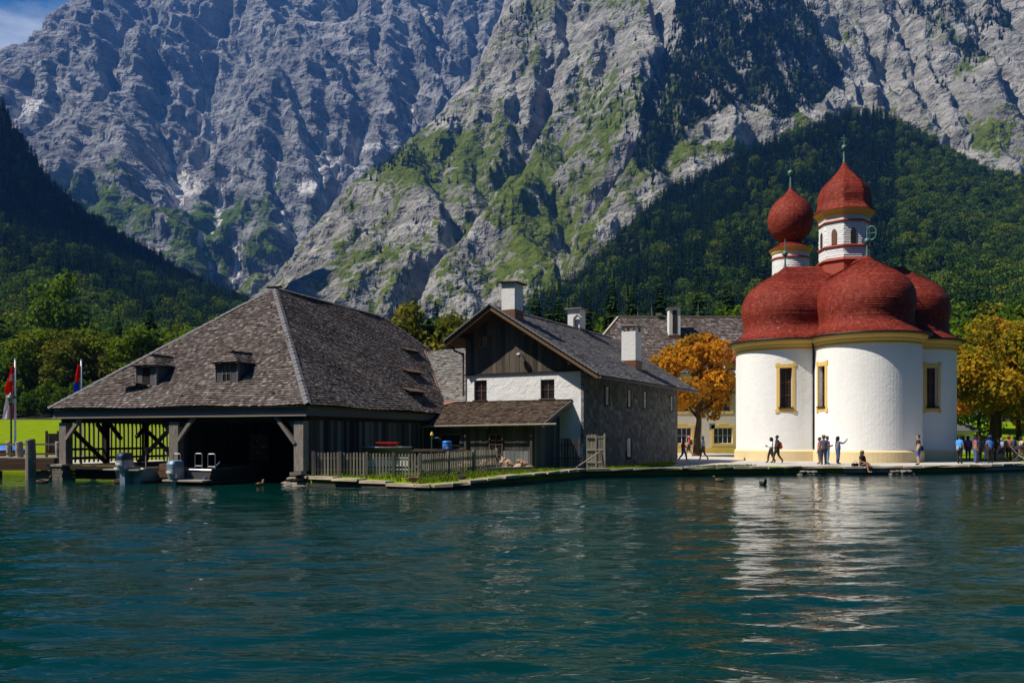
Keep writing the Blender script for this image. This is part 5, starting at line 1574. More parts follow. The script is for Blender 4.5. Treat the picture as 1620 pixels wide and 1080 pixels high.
def forest(name, pts, rot, scl, kind, protos, label, cat='forest'):
    """one mass of trees: points carrying instanced geometry"""
    me = bpy.data.meshes.new(name); me.vertices.add(len(pts)); me.vertices.foreach_set('co', np.ascontiguousarray(pts, dtype=np.float32).ravel())
    for nm, val, ty in (('rotz', rot, 'FLOAT'), ('scl', scl, 'FLOAT'), ('sort', kind, 'INT')):
        a = me.attributes.new(nm, ty, 'POINT'); a.data.foreach_set('value', np.ascontiguousarray(val, dtype=np.int32 if ty == 'INT' else np.float32))
    o = link(name, me); tag(o, label, cat, kind='stuff')
    ng = bpy.data.node_groups.new(name + '_scatter', 'GeometryNodeTree')
    ng.interface.new_socket('Geometry', in_out='INPUT', socket_type='NodeSocketGeometry'); ng.interface.new_socket('Geometry', in_out='OUTPUT', socket_type='NodeSocketGeometry')
    N, Lk = ng.nodes, ng.links
    gi, go = N.new('NodeGroupInput'), N.new('NodeGroupOutput')
    jn = N.new('GeometryNodeJoinGeometry')
    for p in protos[::-1]:
        oi = N.new('GeometryNodeObjectInfo'); oi.inputs['Object'].default_value = p; oi.inputs['As Instance'].default_value = False
        g2 = N.new('GeometryNodeGeometryToInstance'); Lk.new(oi.outputs['Geometry'], g2.inputs[0]); Lk.new(g2.outputs[0], jn.inputs[0])
    ip = N.new('GeometryNodeInstanceOnPoints'); Lk.new(gi.outputs[0], ip.inputs['Points']); Lk.new(jn.outputs[0], ip.inputs['Instance'])
    ip.inputs['Pick Instance'].default_value = True
    def at(nm, ty):
        a = N.new('GeometryNodeInputNamedAttribute'); a.data_type = ty; a.inputs['Name'].default_value = nm; return a.outputs['Attribute']
    Lk.new(at('sort', 'INT'), ip.inputs['Instance Index'])
    cx_ = N.new('ShaderNodeCombineXYZ'); Lk.new(at('rotz', 'FLOAT'), cx_.inputs['Z']); Lk.new(cx_.outputs[0], ip.inputs['Rotation'])
    sx_ = N.new('ShaderNodeCombineXYZ'); sc_ = at('scl', 'FLOAT')
    for k in 'XYZ': Lk.new(sc_, sx_.inputs[k])
    Lk.new(sx_.outputs[0], ip.inputs['Scale'])
    Lk.new(ip.outputs[0], go.inputs[0])
    md = o.modifiers.new('scatter', 'NODES'); md.node_group = ng
    return o


far_con = [proto('spruce_geometry', conifer_mesh('spruce_far_%d' % i, 60 + i, 22, 3.6, 15, 9, M['needle_far'])) for i in range(3)]
far_brd = [proto('broadleaf_geometry', crown_mesh('broadleaf_far_%d' % i, 70 + i, 5.6, 3.5, 18, 620, 1.25, M['leaf_green'], 22)) for i in range(3)]
PROTOS = far_con + far_brd


def scatter(px0, px1, y0, y1, step, hf, seed, con_fn, keep_fn, smin, smax):
    r = np.random.RandomState(seed)
    X, Y = np.meshgrid(np.arange((px0 - CX) / F * y1 if px0 < CX else (px0 - CX) / F * y0, (px1 - CX) / F * y1, step), np.arange(y0, y1, step))
    X = (X + r.uniform(-.45, .45, X.shape) * step).ravel(); Y = (Y + r.uniform(-.45, .45, Y.shape) * step).ravel()
    az = CX + F * X / Y; k = (az > px0) & (az < px1); X, Y = X[k], Y[k]
    r_ = hf(X, Y); Z = r_[0]; az, el = bearing(X, Y, Z)
    dY = r_[2] if len(r_) > 2 else np.zeros_like(X)
    k = keep_fn(X, Y, Z, az, el, r) ; X, Y, Z, az, el = X[k], (Y + dY)[k], Z[k], az[k], el[k]
    n = len(X); con = r.rand(n) < con_fn(X, Y, Z, az, el)
    sort = np.where(con, r.randint(0, 3, n), 3 + r.randint(0, 3, n))
    return np.stack([X, Y, Z - .3], -1), r.rand(n) * 6.28, smin + (smax - smin) * r.rand(n), sort


# the hillside behind the chapel
p_ = scatter(700, 1720, 205, 1400, 7.6, right_h, 1,
             lambda X, Y, Z, az, el: np.clip(.72 + .9 * fbm(X / 160, Y / 160, 3, 12) + (el < 300) * .25 + (az < 1250) * .2 - (az > 1420) * .45 + (Y < 330) * -.2, .03, .97),
             lambda X, Y, Z, az, el, r: (r.rand(len(X)) < .95) & ~((np.abs(az - 1480) < 55) & (np.abs(el - 445) < 16) & (Y > 500) & (r.rand(len(X)) < .85)), .7, 1.4)
forest('forest', *p_, PROTOS, 'dense mixed forest on the hillside behind the chapel')
# the dark hill on the other side
p_ = scatter(-260, 800, 255, 1420, 7.6, left_h, 2,
             lambda X, Y, Z, az, el: np.clip(.5 + .8 * fbm(X / 150, Y / 150, 3, 22) + (Y > 700) * .45 - (Y < 520) * .38, .04, .97),
             lambda X, Y, Z, az, el, r: ~((az < 130) & (el > 60) & (el < 330) & (Y > 930) & (r.rand(len(X)) < .45)), .7, 1.3)
forest('forest', *p_, PROTOS, 'dark shaded forest on the hill behind the boathouse')
# conifers climbing the rock buttress
def spur_keep(X, Y, Z, az, el, r):
    n = fbm(X / 70, Y / 70, 3, 9)
    a = in_poly(az, el, WOOD_SPUR) & (r.rand(len(X)) < np.clip(.95 + .9 * n, .08, 1))
    b = in_poly(az, el, WOOD_TOPR) & (r.rand(len(X)) < np.clip(.4 + 1.3 * n, 0, .9))
    c = blobs(az, el, [(1020, 190, 30, 60, .5), (850, 230, 25, 20, .25), (640, 255, 50, 16, .3), (720, 200, 22, 10, .2), (830, 40, 30, 22, .3), (1490, 130, 40, 40, .12), (950, 150, 40, 40, .1)]) > r.rand(len(X))
    d = (r.rand(len(X)) < .012) & (az > 560) & (az < 1100) & (el > 160)
    return a | b | c | d
p_ = scatter(480, 1700, 1220, 2500, 6.6, near_h, 3, lambda X, Y, Z, az, el: np.full_like(X, .93), spur_keep, .5, 1.0)
forest('forest', *p_, PROTOS, 'dark conifers climbing the grey rock buttress')

# bushes and young growth under the wood edge
r_ = np.random.RandomState(9); n_ = 420
yy = 131 + 26 * r_.rand(n_) ** 1.5; xx = ((-30 + 480 * r_.rand(n_)) - CX) / F * yy
forest('shrubbery', np.stack([xx, yy, left_h(xx, yy)[0] - .4], -1), r_.rand(n_) * 6.28, .16 + .22 * r_.rand(n_), 3 + r_.randint(0, 3, n_), PROTOS, 'dark shrubs under the wood edge behind the meadow', 'shrubs')
# ---- single trees
TREE_MESH = {}
def tree_kind(key):
    if key in TREE_MESH: return TREE_MESH[key]
    kind, i = key
    if kind == 'conifer':
        t, c = trunk_mesh('spruce_trunk', i, 9, .3, M['bark'], 0), conifer_mesh('spruce_crown', 200 + i, 20, 3.3, 46, 17, M['needle'])
    else:
        mat = {'green': 'leaf_green', 'bright': 'leaf_bright', 'yellow': 'leaf_yellow', 'gold': 'leaf_gold'}[kind]
        t = trunk_mesh('tree_trunk', i, 11, .32, M['bark'], 7, .4, .3)
        c = crown_mesh('tree_crown', 300 + i * 7 + len(kind), 4.6, 1.2, 17, 3200, .66, M[mat], 30, .15)
    TREE_MESH[key] = (t, c)
    return t, c


def tree(name, x, y, kind, i, scale, label, group=None, wide=1.0, z=None):
    t, c = tree_kind((kind, i))
    z = float(ground_z(x, y)) if z is None else z
    e = empty(name, (x, y, z - .05), rnd.random() * 6.28, label, 'tree', group)
    e.scale = (scale * wide, scale * wide, scale)
    link('trunk', t, e); link('crown', c, e)
    return e


# wood edge beyond the meadow
rt = random.Random(21)
ORD = 'first second third fourth fifth sixth seventh eighth ninth tenth eleventh twelfth thirteenth fourteenth fifteenth sixteenth seventeenth eighteenth nineteenth twentieth twenty-first twenty-second twenty-third twenty-fourth twenty-fifth twenty-sixth twenty-seventh twenty-eighth twenty-ninth thirtieth thirty-first thirty-second'.split()
for i in range(32):
    px = 2 + 10.4 * i + rt.uniform(-3, 3); Y = rt.choice([138, 146, 158, 172, 190, 212]) + rt.uniform(-4, 4)
    x = (px - CX) / F * Y; z = float(ground_z(x, Y)) if Y < 150 else float(left_h(np.array([x]), np.array([Y]))[0][0])
    k = rt.choices(['green', 'yellow', 'conifer', 'bright'], [5, 2.6, 2.2, 1.6])[0]
    lab = {'bright': 'fresh green broadleaf tree, %s trunk from the left along the wood edge', 'green': 'green broadleaf tree, %s trunk from the left along the wood edge', 'yellow': 'yellowing broadleaf tree, %s trunk from the left along the wood edge', 'conifer': 'dark spruce, %s trunk from the left along the wood edge'}[k] % ORD[i]
    tree('spruce_tree' if k == 'conifer' else 'broadleaf_tree', x, Y, k, rt.randrange(3), rt.uniform(.6, .98), lab, 'trees of the wood edge', rt.uniform(.95, 1.25), z)
x, Y = (92 - CX) / F * 215, 215
tree('broadleaf_tree', x, Y, 'bright', 0, 1.95, 'tall bright green tree rising above the wood edge left of the flagpoles', None, .75, float(left_h(np.array([x]), np.array([float(Y)]))[0][0]))
for px, Y, s, k, lab in ((45, 150, .8, 'yellow', 'golden yellow tree low in the wood edge beside the flag'), (235, 185, .95, 'bright', 'bright green tree just above the boathouse eave slope'), (270, 170, .8, 'yellow', 'yellow-green tree behind the lower boathouse hip')):
    x = (px - CX) / F * Y
    tree('broadleaf_tree', x, Y, k, 1, s, lab, None, 1.1, float(left_h(np.array([x]), np.array([float(Y)]))[0][0]))
# behind the gap between boathouse and farmhouse
for q_, (px, Y, s, k) in enumerate(((618, 118, 1.0, 'green'), (640, 110, 1.06, 'yellow'), (668, 112, 1.06, 'green'), (690, 120, .98, 'conifer'), (705, 112, 1.08, 'green'), (728, 108, 1.04, 'yellow'), (655, 128, 1.0, 'conifer'), (748, 118, .95, 'green'))):
    tree('spruce_tree' if k == 'conifer' else 'broadleaf_tree', (px - CX) / F * Y, Y, k, rt.randrange(3), s * 1.0, ('%s between boathouse ridge and farmhouse, ' % {'green': 'green tree', 'yellow': 'yellow-green tree', 'conifer': 'spruce tip'}[k]) + ['leftmost', 'second from left', 'fourth from left', 'fifth from left', 'sixth from left', 'seventh from left', 'third from left', 'rightmost'][q_], 'trees behind the farmhouse gap')
# row behind the guesthouse
for q_, (px, Y, s, k) in enumerate(((848, 128, 1.1, 'conifer'), (868, 122, 1.02, 'conifer'), (884, 124, 1.08, 'conifer'), (902, 132, .9, 'green'), (930, 130, 1.05, 'conifer'), (955, 126, .85, 'yellow'), (968, 138, 1.2, 'conifer'), (1000, 134, 1.12, 'conifer'), (1022, 140, 1.15, 'green'), (1045, 136, 1.2, 'conifer'), (1078, 132, 1.15, 'green'), (1105, 138, 1.18, 'conifer'), (1130, 130, 1.12, 'green'), (1152, 134, 1.2, 'conifer'), (1178, 118, 1.22, 'bright'), (1195, 128, 1.1, 'green'))):
    tree('spruce_tree' if k == 'conifer' else 'broadleaf_tree', (px - CX) / F * Y, Y, k, rt.randrange(3) if k != 'bright' else 0, s, (('%s behind the guesthouse ridge, ' % {'green': 'green broadleaf tree', 'yellow': 'yellowing tree', 'conifer': 'dark spruce'}[k]) + ORD[q_] + ' of the row from the left') if k != 'bright' else 'bright green tree beside the chapel dome', 'trees behind the guesthouse' if k != 'bright' else None)
# right of the chapel, further back
for q_, (px, Y, s, k) in enumerate(sorted(((1505, 112, .95, 'green'), (1530, 105, 1.0, 'green'), (1550, 98, 1.0, 'bright'), (1580, 104, 1.05, 'yellow'), (1610, 100, 1.1, 'gold'), (1640, 96, 1.1, 'green'), (1470, 120, .9, 'green'), (1520, 128, 1.1, 'green'), (1575, 125, 1.15, 'green')))):
    tree('broadleaf_tree', (px - CX) / F * Y, Y, k, 0 if k == 'bright' else rt.randrange(3), s, ('%s behind the autumn chestnuts right of the chapel, ' % {'green': 'green tree', 'yellow': 'yellow tree', 'bright': 'bright green tree', 'gold': 'golden tree'}[k]) + ORD[q_] + ' from the left', 'trees behind the chestnuts')


def chestnut(x, y, R, zb, zt, mat, seed, label, n=9000, leaf=.34, trunk=.36):
    e = empty('chestnut_tree', (x, y, GZ - .05), 0, label, 'tree')
    link('trunk', trunk_mesh('chestnut_trunk', seed, zb + (zt - zb) * .62, trunk, M['bark'], 11, .5, .38), e)
    link('crown', crown_mesh('chestnut_crown', seed, R, zb, zt, n, leaf, M[mat], 34, .1, (.15, .34)), e)
    return e


chestnut(16.5, 76, 4.2, 2.6, 11.2, 'leaf_orange', 11, 'orange autumn chestnut tree in front of the guesthouse', 11000, .36, .36)
chestnut(39.4, 70, 4.9, 2.7, 11.6, 'leaf_gold', 12, 'autumn chestnut tree right beside the chapel wall', 11000, .36)
chestnut(43.8, 66, 5.4, 2.8, 12.6, 'leaf_gold', 14, 'large golden chestnut tree at the right picture edge', 12000, .36)
chestnut(44.5, 78, 5.2, 2.2, 12.8, 'leaf_orange', 16, 'orange chestnut tree between two golden ones on the right', 9000, .4)

# ------------------------------------------------------------------ painted and small-object materials
def paint(name, col, rough=.45, metal=0.): return simple(name, col, rough, metal, .15, 3.0, .03)
M['red_paint'] = paint('red_plastic', (.62, .03, .02)); M['blue_paint'] = paint('blue_plastic', (.03, .18, .6)); M['white_paint'] = paint('white_paint', (.75, .75, .73))
M['hull_white'] = paint('pale_grey_hull', (.5, .55, .58), .35); M['hull_dark'] = paint('dark_boat_hull', (.06, .062, .066), .5)
M['motor_blue'] = paint('blue_grey_motor_cowl', (.22, .32, .42), .3, .3); M['motor_dark'] = paint('dark_motor_cowl', (.03, .045, .08), .3)
M['motor_silver'] = paint('silver_motor_cowl', (.42, .46, .5), .3, .4); M['tarp'] = paint('grey_tarpaulin', (.1, .105, .11), .7); M['rubber'] = paint('black_rubber', (.02, .02, .02), .7)
M['lamp_green'] = paint('dark_green_iron', (.02, .06, .045), .5); M['lamp_glass'] = glassy('lamp_glass', (.5, .45, .4), .2)
M['duck_brown'] = simple('brown_duck_feathers', (.2, .12, .06), .8, 0, .7, 30); M['duck_dark'] = simple('dark_coot_feathers', (.03, .027, .025), .8); M['beak'] = paint('duck_bill', (.5, .25, .04))


def flag_mat(name, rows, axis='v'):
    return None


# ------------------------------------------------------------------ jetty left of the boathouse
jt = empty('jetty', (0, 0, 0), 0, 'timber jetty with broad edge beam left of the boathouse', 'jetty')
for k in range(26):
    x = -24.2 - k * .62
    board('plank', jt, (x, 47.2, 1.0), (.6, 5.2, .06), 'timber_grey')
board('edge_beam', jt, (-32.3, 44.6, .68), (16.8, .16, .60), 'timber_brown')
for x in (-24.6, -28.2, -32.5, -37): strut('pile', jt, (x, 44.9, -1.2), (x, 44.9, .95), .26, .26, 'timber_grey')
for x in (-25.0, -27.7, -31.4): board('rubble_stone', jt, (x, 45.2, .12), (1.0, .7, .4), 'stone')
rl = empty('railing', (0, 0, 0), 0, 'low timber railing along the jetty behind the mooring post', 'railing')
for x in (-24.3, -26.2, -28.2, -30.2, -32.2): board('post', rl, (x, 46.2, 1.45), (.12, .12, .9), 'timber_grey')
for z, m_ in ((1.72, 'timber_pale'), (1.2, 'timber_brown')): board('rail', rl, (-29.0, 46.12, z), (9.6, .06, .1), m_)


def mooring(px, Y, ytop, r, zb, label):
    x = (px - CX) / F * Y; zt = CAMZ + (HOR - ytop) * Y / F
    b = MB(); pr = [(r * 1.03, zb), (r * .97, zb + (zt - zb) * .4), (r * 1.0, zb + (zt - zb) * .7), (r * .95, zt - .06), (r * .8, zt), (0, zt)]
    b.lathe(pr, 12, (0, 0, 0)); o = b.build('mooring_post', M['timber_pale'], None)
    for v in o.data.vertices: v.co.x += .02 * math.sin(v.co.z * 5 + r * 9); v.co.y += .015 * math.sin(v.co.z * 7)
    o.location = (x, Y, 0); tag(o, label, 'post'); return o


mooring(48, 41.8, 694, .235, -1.2, 'thick pale timber mooring post standing in the water')
mooring(30.5, 45.6, 698, .19, .6, 'round timber post on the jetty just left of the thick mooring post')
mooring(14.5, 47.5, 698, .16, .6, 'round timber post beside the street lamp on the jetty')
mooring(92.5, 45.0, 698, .16, .6, 'round timber post against the boathouse corner')

sg = empty('notice_board', ((77 - CX) / F * 46, 46.4, .95), 0, 'dark wooden notice board with two posts on the jetty', 'notice board')
for x in (-.33, .3): board('post', sg, (x, 0, .75), (.1, .1, 1.5), 'timber_brown')
for i in range(4): board('plank', sg, (-.19 + i * .13, -.04, .78), (.125, .04, 1.15), 'timber_dark')
board('pale_strip', sg, (-.17, -.07, .85), (.035, .02, .8), 'timber_pale')

# covered small boat at the picture edge
cb = empty('moored_dinghy', ((6 - CX) / F * 49, 49, .95), .1, 'small dinghy under a blue cover behind the jetty railing', 'boat')
b = MB(); b.lathe([(0, .0), (.5, .05), (.75, .3), (.8, .42)], 14); o = b.build('hull', M['timber_brown'], cb); o.scale = (1.6, .8, 1)
b = MB(); b.lathe([(.8, .42), (.6, .58), (.25, .66), (0, .68)], 14); o = b.build('cover', M['blue_paint'], cb, smooth=True); o.scale = (1.6, .8, 1)

# street lamp
lm = empty('street_lamp', ((17.5 - CX) / F * 47, 47, .95), 0, 'green iron lantern post in front of the red and white flag', 'street lamp')
b = MB(); b.lathe([(.09, 0), (.09, .12), (.05, .2), (.045, 2.95)], 10); b.build('post', M['lamp_green'], lm, smooth=True)
b = MB(); b.lathe([(.1, 2.93), (.15, 3.0), (.15, 3.02)], 12); b.lathe([(.29, 3.30), (.27, 3.36), (.15, 3.46), (.07, 3.56), (.03, 3.62)], 14); b.build('lamp_shade', M['lamp_green'], lm, smooth=True)
b = MB(); b.lathe([(.13, 3.0), (.19, 3.32)], 12); b.build('lamp_glass', M['lamp_glass'], lm, smooth=True)


def flag(px, Y, ytop, ybase, cols, pts, label, name='flagpole'):
    x = (px - CX) / F * Y; zt = CAMZ + (HOR - ytop) * Y / F; zb = float(ground_z(x, Y)) if ybase is None else ybase
    e = empty(name, (x, Y, zb), 0, label, 'flagpole')
    b = MB(); b.tube((0, 0, -.1), (0, 0, zt - zb), .07, .045, 10); b.build('pole', M['white_paint'], e, smooth=True)
    b = MB(); b.lathe([(.04, zt - zb), (.07, zt - zb + .05), (0, zt - zb + .1)], 10); b.build('finial', M['metal_grey'], e)
    return e, zt - zb


def cloth(e, name, outline, mats, pick, label, folds=5, y0=-.08):
    """hanging cloth: outline gives (z, width to the left of the pole) from top to bottom"""
    nz, nu = 26, 16; b = MB(); grid = []
    zs = np.linspace(outline[0][0], outline[-1][0], nz)
    oz = [o[0] for o in outline][::-1]; ow = [o[1] for o in outline][::-1]
    for z in zs:
        w = float(np.interp(z, oz, ow)); row = []
        for i in range(nu):
            u = i / (nu - 1); row.append((-.07 - u * w, y0 + .09 * math.sin(u * folds * 3.1 + z * 1.2) * (.3 + u), z - .25 * u * w * (.6 + .4 * math.sin(z * 2))))
        grid.append(row)
    for j in range(nz - 1):
        for i in range(nu - 1):
            b.poly([grid[j][i], grid[j][i + 1], grid[j + 1][i + 1], grid[j + 1][i]], m=pick((i + .5) / (nu - 1), (j + .5) / (nz - 1)))
    o = b.build(name, mats, None, smooth=True); o.location = e.location; tag(o, label, 'flag'); return o


M['flag_red'] = leaf_mat('red_flag_cloth', [(0, (.75, .02, .015)), (1, (.75, .02, .015))], .5, 0); M['flag_white'] = leaf_mat('white_flag_cloth', [(0, (.72, .66, .7)), (1, (.72, .66, .7))], .4, 0); M['flag_blue'] = leaf_mat('blue_flag_cloth', [(0, (.02, .07, .6)), (1, (.02, .07, .6))], .5, 0)
e, hgt = flag(24, 50, 569, .9, None, None, 'white flagpole with red and white flag on the jetty')
cloth(e, 'flag', [(hgt - .35, .05), (hgt - 1.0, .3), (hgt - 1.7, .58), (hgt - 1.9, .42), (hgt - 2.3, .46), (hgt - 3.45, .6)], [M['flag_red'], M['flag_white']],
      lambda u, v: 1 if (v < .42 and abs(u - .45) < .24 and .14 < v < .3) or (v > .5 and u > .38) else 0, 'limp red and white flag hanging beside the lantern')
e, hgt = flag(128.5, 52, 570, None, None, None, 'white flagpole rising behind the low end of the boathouse roof')
cloth(e, 'flag', [(hgt - .25, .05), (hgt - .9, .22), (hgt - 1.6, .36), (hgt - 2.3, .44), (hgt - 2.9, .42)], [M['flag_red'], M['flag_blue']], lambda u, v: 1 if v > .4 and v < .82 else 0, 'limp red and blue flag above the boathouse roof')

# ------------------------------------------------------------------ boats in the boathouse
def boat(x, y, L, W, hullmat, trim, label, free=.66):
    e = empty('motor_boat', bhM @ Vector((x, y, 0)), BA, label, 'boat')
    n, m = 10, 9; b = MB(); rows = []
    for i in range(n + 1):
        t = i / n; hw = W / 2 * (1 if t < .45 else math.cos((t - .45) / .55 * math.pi / 2) ** .75) * (.92 + .08 * min(1, t * 4)); sheer = free + .18 * t * t; kz = -.25 + .5 * max(0, t - .7) ** 1.3
        row = []
        for j in range(m):
            s = -1 + 2 * j / (m - 1); a = abs(s)
            row.append((hw * math.copysign(a ** .6, s) if a else 0, L * t, kz + (sheer - kz) * a ** 2.2))
        rows.append(row)
    pts = [p for r_ in rows for p in r_]
    fs = [(i * m + j, i * m + j + 1, (i + 1) * m + j + 1, (i + 1) * m + j) for i in range(n) for j in range(m - 1)] + [tuple(range(m))[::-1]]
    b.faces(pts, fs); b.build('hull', hullmat, e, smooth=False)
    b = MB()
    for s in (0, m - 1): b.path([Vector(rows[i][s]) + Vector((0, 0, .02)) for i in range(n + 1)], .045, 6)
    b.path([Vector(rows[0][0]), Vector(rows[0][m - 1])], .045, 6); b.build('gunwale', trim, e)
    b = MB(); b.box(-W / 2 * .85, W / 2 * .85, .1, L * .75, .08, .12); b.build('floor', M['timber_grey'], e)
    for k in (.28, .55): board('seat', e, (0, L * k, free * .62), (W * .82, .3, .06), 'timber_grey')
    return e, rows


def outboard(e, x, y, z, big, mat_top, hood):
    o = empty('outboard_motor', (x, y, z), 0, parent=e)
    s = big
    def cowl(rings, name, mat):
        b = MB(); n = 20; pts = []
        for wx, wy, z, yo in rings:
            for i in range(n):
                t = 6.283 * i / n; c, q = math.cos(t), math.sin(t)
                pts.append((wx * math.copysign(abs(c) ** .5, c), yo + wy * math.copysign(abs(q) ** .5, q), z))
        fs = [(j * n + i, j * n + (i + 1) % n, (j + 1) * n + (i + 1) % n, (j + 1) * n + i) for j in range(len(rings) - 1) for i in range(n)] + [tuple(range(n))[::-1], tuple((len(rings) - 1) * n + i for i in range(n))]
        b.faces(pts, fs); o2 = b.build(name, mat, o, smooth=False); o2.scale = (s, s, s)
    cowl([(.11, .15, -.12, .02), (.155, .22, .0, 0), (.165, .24, .12, -.01), (.165, .24, .3, -.02)], 'cowl', mat_top)
    cowl([(.168, .243, .3, -.02), (.165, .235, .42, -.03), (.145, .2, .5, -.02), (.09, .13, .53, .0)], 'cowl_top', hood)
    b = MB(); b.box(-.1, .1, -.12, .1, -.55, .02); b.prism([(-.05, -.16, -.95), (.05, -.16, -.95), (.04, .12, -.5), (-.04, .12, -.5)], (0, .08, 0)); b.box(-.12, .12, .05, .25, -.2, .05); c = b.build('leg', M['motor_blue'], o); c.scale = (s, s, s)
    b = MB(); b.box(-.13, .13, -.31 * s, -.285 * s, .16 * s, .22 * s); b.build('decal', M['white_paint'], o)
    return o


bt, rw = boat(-8.75, -1.2, 5.0, 1.9, M['hull_white'], M['steel'], 'pale motor boat moored in the left bay of the boathouse')
outboard(bt, .1, -.3, .62, 1.5, M['motor_silver'], M['motor_dark'])
board('transom_board', bt, (0, -.25, .62), (2.1, .5, .05), 'timber_pale')
b = MB(); b.box(-.7, .7, 1.6, 3.0, 1.55, 1.62); b.build('canopy', M['lamp_green'], bt)
for sx in (-.65, .65):
    for y_ in (1.7, 2.9): strut('canopy_post', bt, (sx, y_, .5), (sx, y_, 1.55), .04, .04, 'timber_grey')
bt, rw = boat(-5.0, -1.3, 5.2, 2.3, M['hull_dark'], M['steel'], 'dark work boat with bright rails in the right bay of the boathouse')
outboard(bt, -.6, -.35, .3, 1.5, M['motor_silver'], M['motor_blue'])
board('swim_platform', bt, (0, -.35, .2), (2.2, .6, .07), 'timber_pale')
for x, y_ in ((-.95, .1), (-.45, .9), (.75, .35)):
    b = MB(); b.path([Vector((x - .2, y_, .45)), Vector((x - .2, y_, 1.3)), Vector((x - .15, y_, 1.36)), Vector((x + .15, y_, 1.36)), Vector((x + .2, y_, 1.3)), Vector((x + .2, y_, .45))], .02, 6); b.path([Vector((x - .2, y_, .8)), Vector((x + .2, y_, .8))], .014, 6); b.build('rail', M['metal_grey'], bt)
b = MB(); b.path([Vector((.95, .3, .62)), Vector((.6, -.2, .2))], .04, 6); b.path([Vector((.75, .9, 1.0)), Vector((.5, .5, .55))], .03, 6); b.build('stay', M['steel'], bt)
b = MB(); b.box(.1, .6, .3, .7, .3, .55); b.box(-.35, -.05, .4, .8, .3, .5); b.build('stern_box', M['metal_grey'], bt)

lb = empty('rescue_board', bhM @ Vector((-5.75, 4.3, .95)), BA, 'grey framed rescue board at the back of the right boat bay', 'board')
board('panel', lb, (0, 0, .6), (1.1, .04, 1.25), 'timber_grey')
for x in (-.57, .57): board('frame_post', lb, (x, -.02, .6), (.06, .08, 1.35), 'wood_grey')
board('frame_top', lb, (0, -.02, 1.27), (1.2, .1, .06), 'wood_grey')
b = MB(); n1, n2 = 24, 8
pts = [((.29 + .07 * math.cos(6.283 * j / n2)) * math.cos(6.283 * i / n1), .07 * math.sin(6.283 * j / n2), (.29 + .07 * math.cos(6.283 * j / n2)) * math.sin(6.283 * i / n1)) for i in range(n1) for j in range(n2)]
for i in range(n1):
    for j in range(n2): b.poly([pts[i * n2 + j], pts[((i + 1) % n1) * n2 + j], pts[((i + 1) % n1) * n2 + (j + 1) % n2], pts[i * n2 + (j + 1) % n2]], m=1 if i % 6 < 1 else 0)
o = b.build('lifebuoy', [M['red_paint'], M['white_paint']], None, smooth=True); o.location = bhM @ Vector((-5.7, 4.2, 1.62)); o.rotation_euler = (0, .1, BA); tag(o, 'red and white lifebuoy hanging in the dark boat bay', 'lifebuoy')

# ------------------------------------------------------------------ picket fence round the yard
fn = empty('picket_fence', (0, 0, 0), 0, 'weathered grey picket fence along the grassy quay', 'fence')
fpts = [Vector((-8.55, 36.75, GZ - .06)), Vector((-3.98, 36.9, GZ - .14)), Vector((-.8, 42.0, GZ))]
for si, (a, b_) in enumerate(zip(fpts[:-1], fpts[1:])):
    d = (b_ - a); L = d.length; d.normalize(); ang = math.atan2(d.y, d.x); n = int(L / .135); nr = Vector((d.y, -d.x, 0))
    for i in range(n):
        p = a + d * (L * (i + .5) / n) + nr * .03
        board('picket', fn, p + Vector((0, 0, .56 + rnd.uniform(-.02, .02))), (.07, .025, 1.0 + rnd.uniform(-.03, .03)), 'wood_picket', (rnd.uniform(-.02, .02), rnd.uniform(-.015, .015), ang))
    for z in (.32, .82): board('rail', fn, (a + b_) / 2 + Vector((0, 0, z)) - nr * .02, (L, .04, .08), 'timber_grey', (0, -math.asin((b_.z - a.z) / L), ang))
    for i in range(5 if si == 0 else 4):
        k = i / (4 if si == 0 else 3)
        if si == 1 and i == 0: continue
        board('post', fn, a.lerp(b_, k) + Vector((0, 0, .55)) + nr * .06, (.12, .12, 1.12), 'timber_grey', (0, 0, ang))

# trailer boat with tarp, red crate, blue barrel, trestle and stones inside the fence
tb = empty('trailer_boat', (-5.85, 40.2, GZ), math.radians(-5), 'grey covered rowing boat on trestles behind the picket fence', 'boat'); tb.scale = (.74, .9, 1)
b = MB(); n, m = 8, 7; rows = []
for i in range(n + 1):
    t = i / n; hw = .75 * math.sin(math.pi * min(1, .25 + t * .8)) ** .6
    rows.append([(-1.55 + 3.1 * t, hw * (-1 + 2 * j / (m - 1)), .75 + .42 * abs(-1 + 2 * j / (m - 1)) ** 2 + .05 * abs(t - .5)) for j in range(m)])
b.faces([p for r_ in rows for p in r_], [(i * m + j, i * m + j + 1, (i + 1) * m + j + 1, (i + 1) * m + j) for i in range(n) for j in range(m - 1)]); b.build('hull', M['tarp'], tb)
b = MB()
for s in (0, m - 1): b.path([Vector(rows[i][s]) for i in range(n + 1)], .03, 6)
b.build('gunwale', M['metal_grey'], tb)
b = MB(); b.box(-1.4, 1.5, -.5, -.46, .3, .72); b.box(-1.4, 1.5, -.55, .55, .12, .18); b.build('trestle', M['white_paint'], tb)
rc = empty('red_crate', (-5.85, 40.1, 1.62), math.radians(-5), 'bright red plastic crate on the covered boat', 'crate')
b = MB(); b.prism([(-.48, -.25, 0), (.48, -.25, 0), (.48, .25, 0), (-.48, .25, 0)], (0, 0, .2)); b.build('box', M['red_paint'], rc)
b = MB(); b.prism([(-.52, -.29, .2), (.52, -.29, .2), (.52, .29, .2), (-.52, .29, .2)], (0, 0, .05)); b.build('lid', M['red_paint'], rc)
for x in (-.18, .18): board('latch', rc, (x, -.3, .17), (.08, .02, .07), 'timber_dark')
wt = empty('work_table', (-3.6, 41.4, GZ), math.radians(5), 'rough plank table with timber on top behind the fence', 'table')
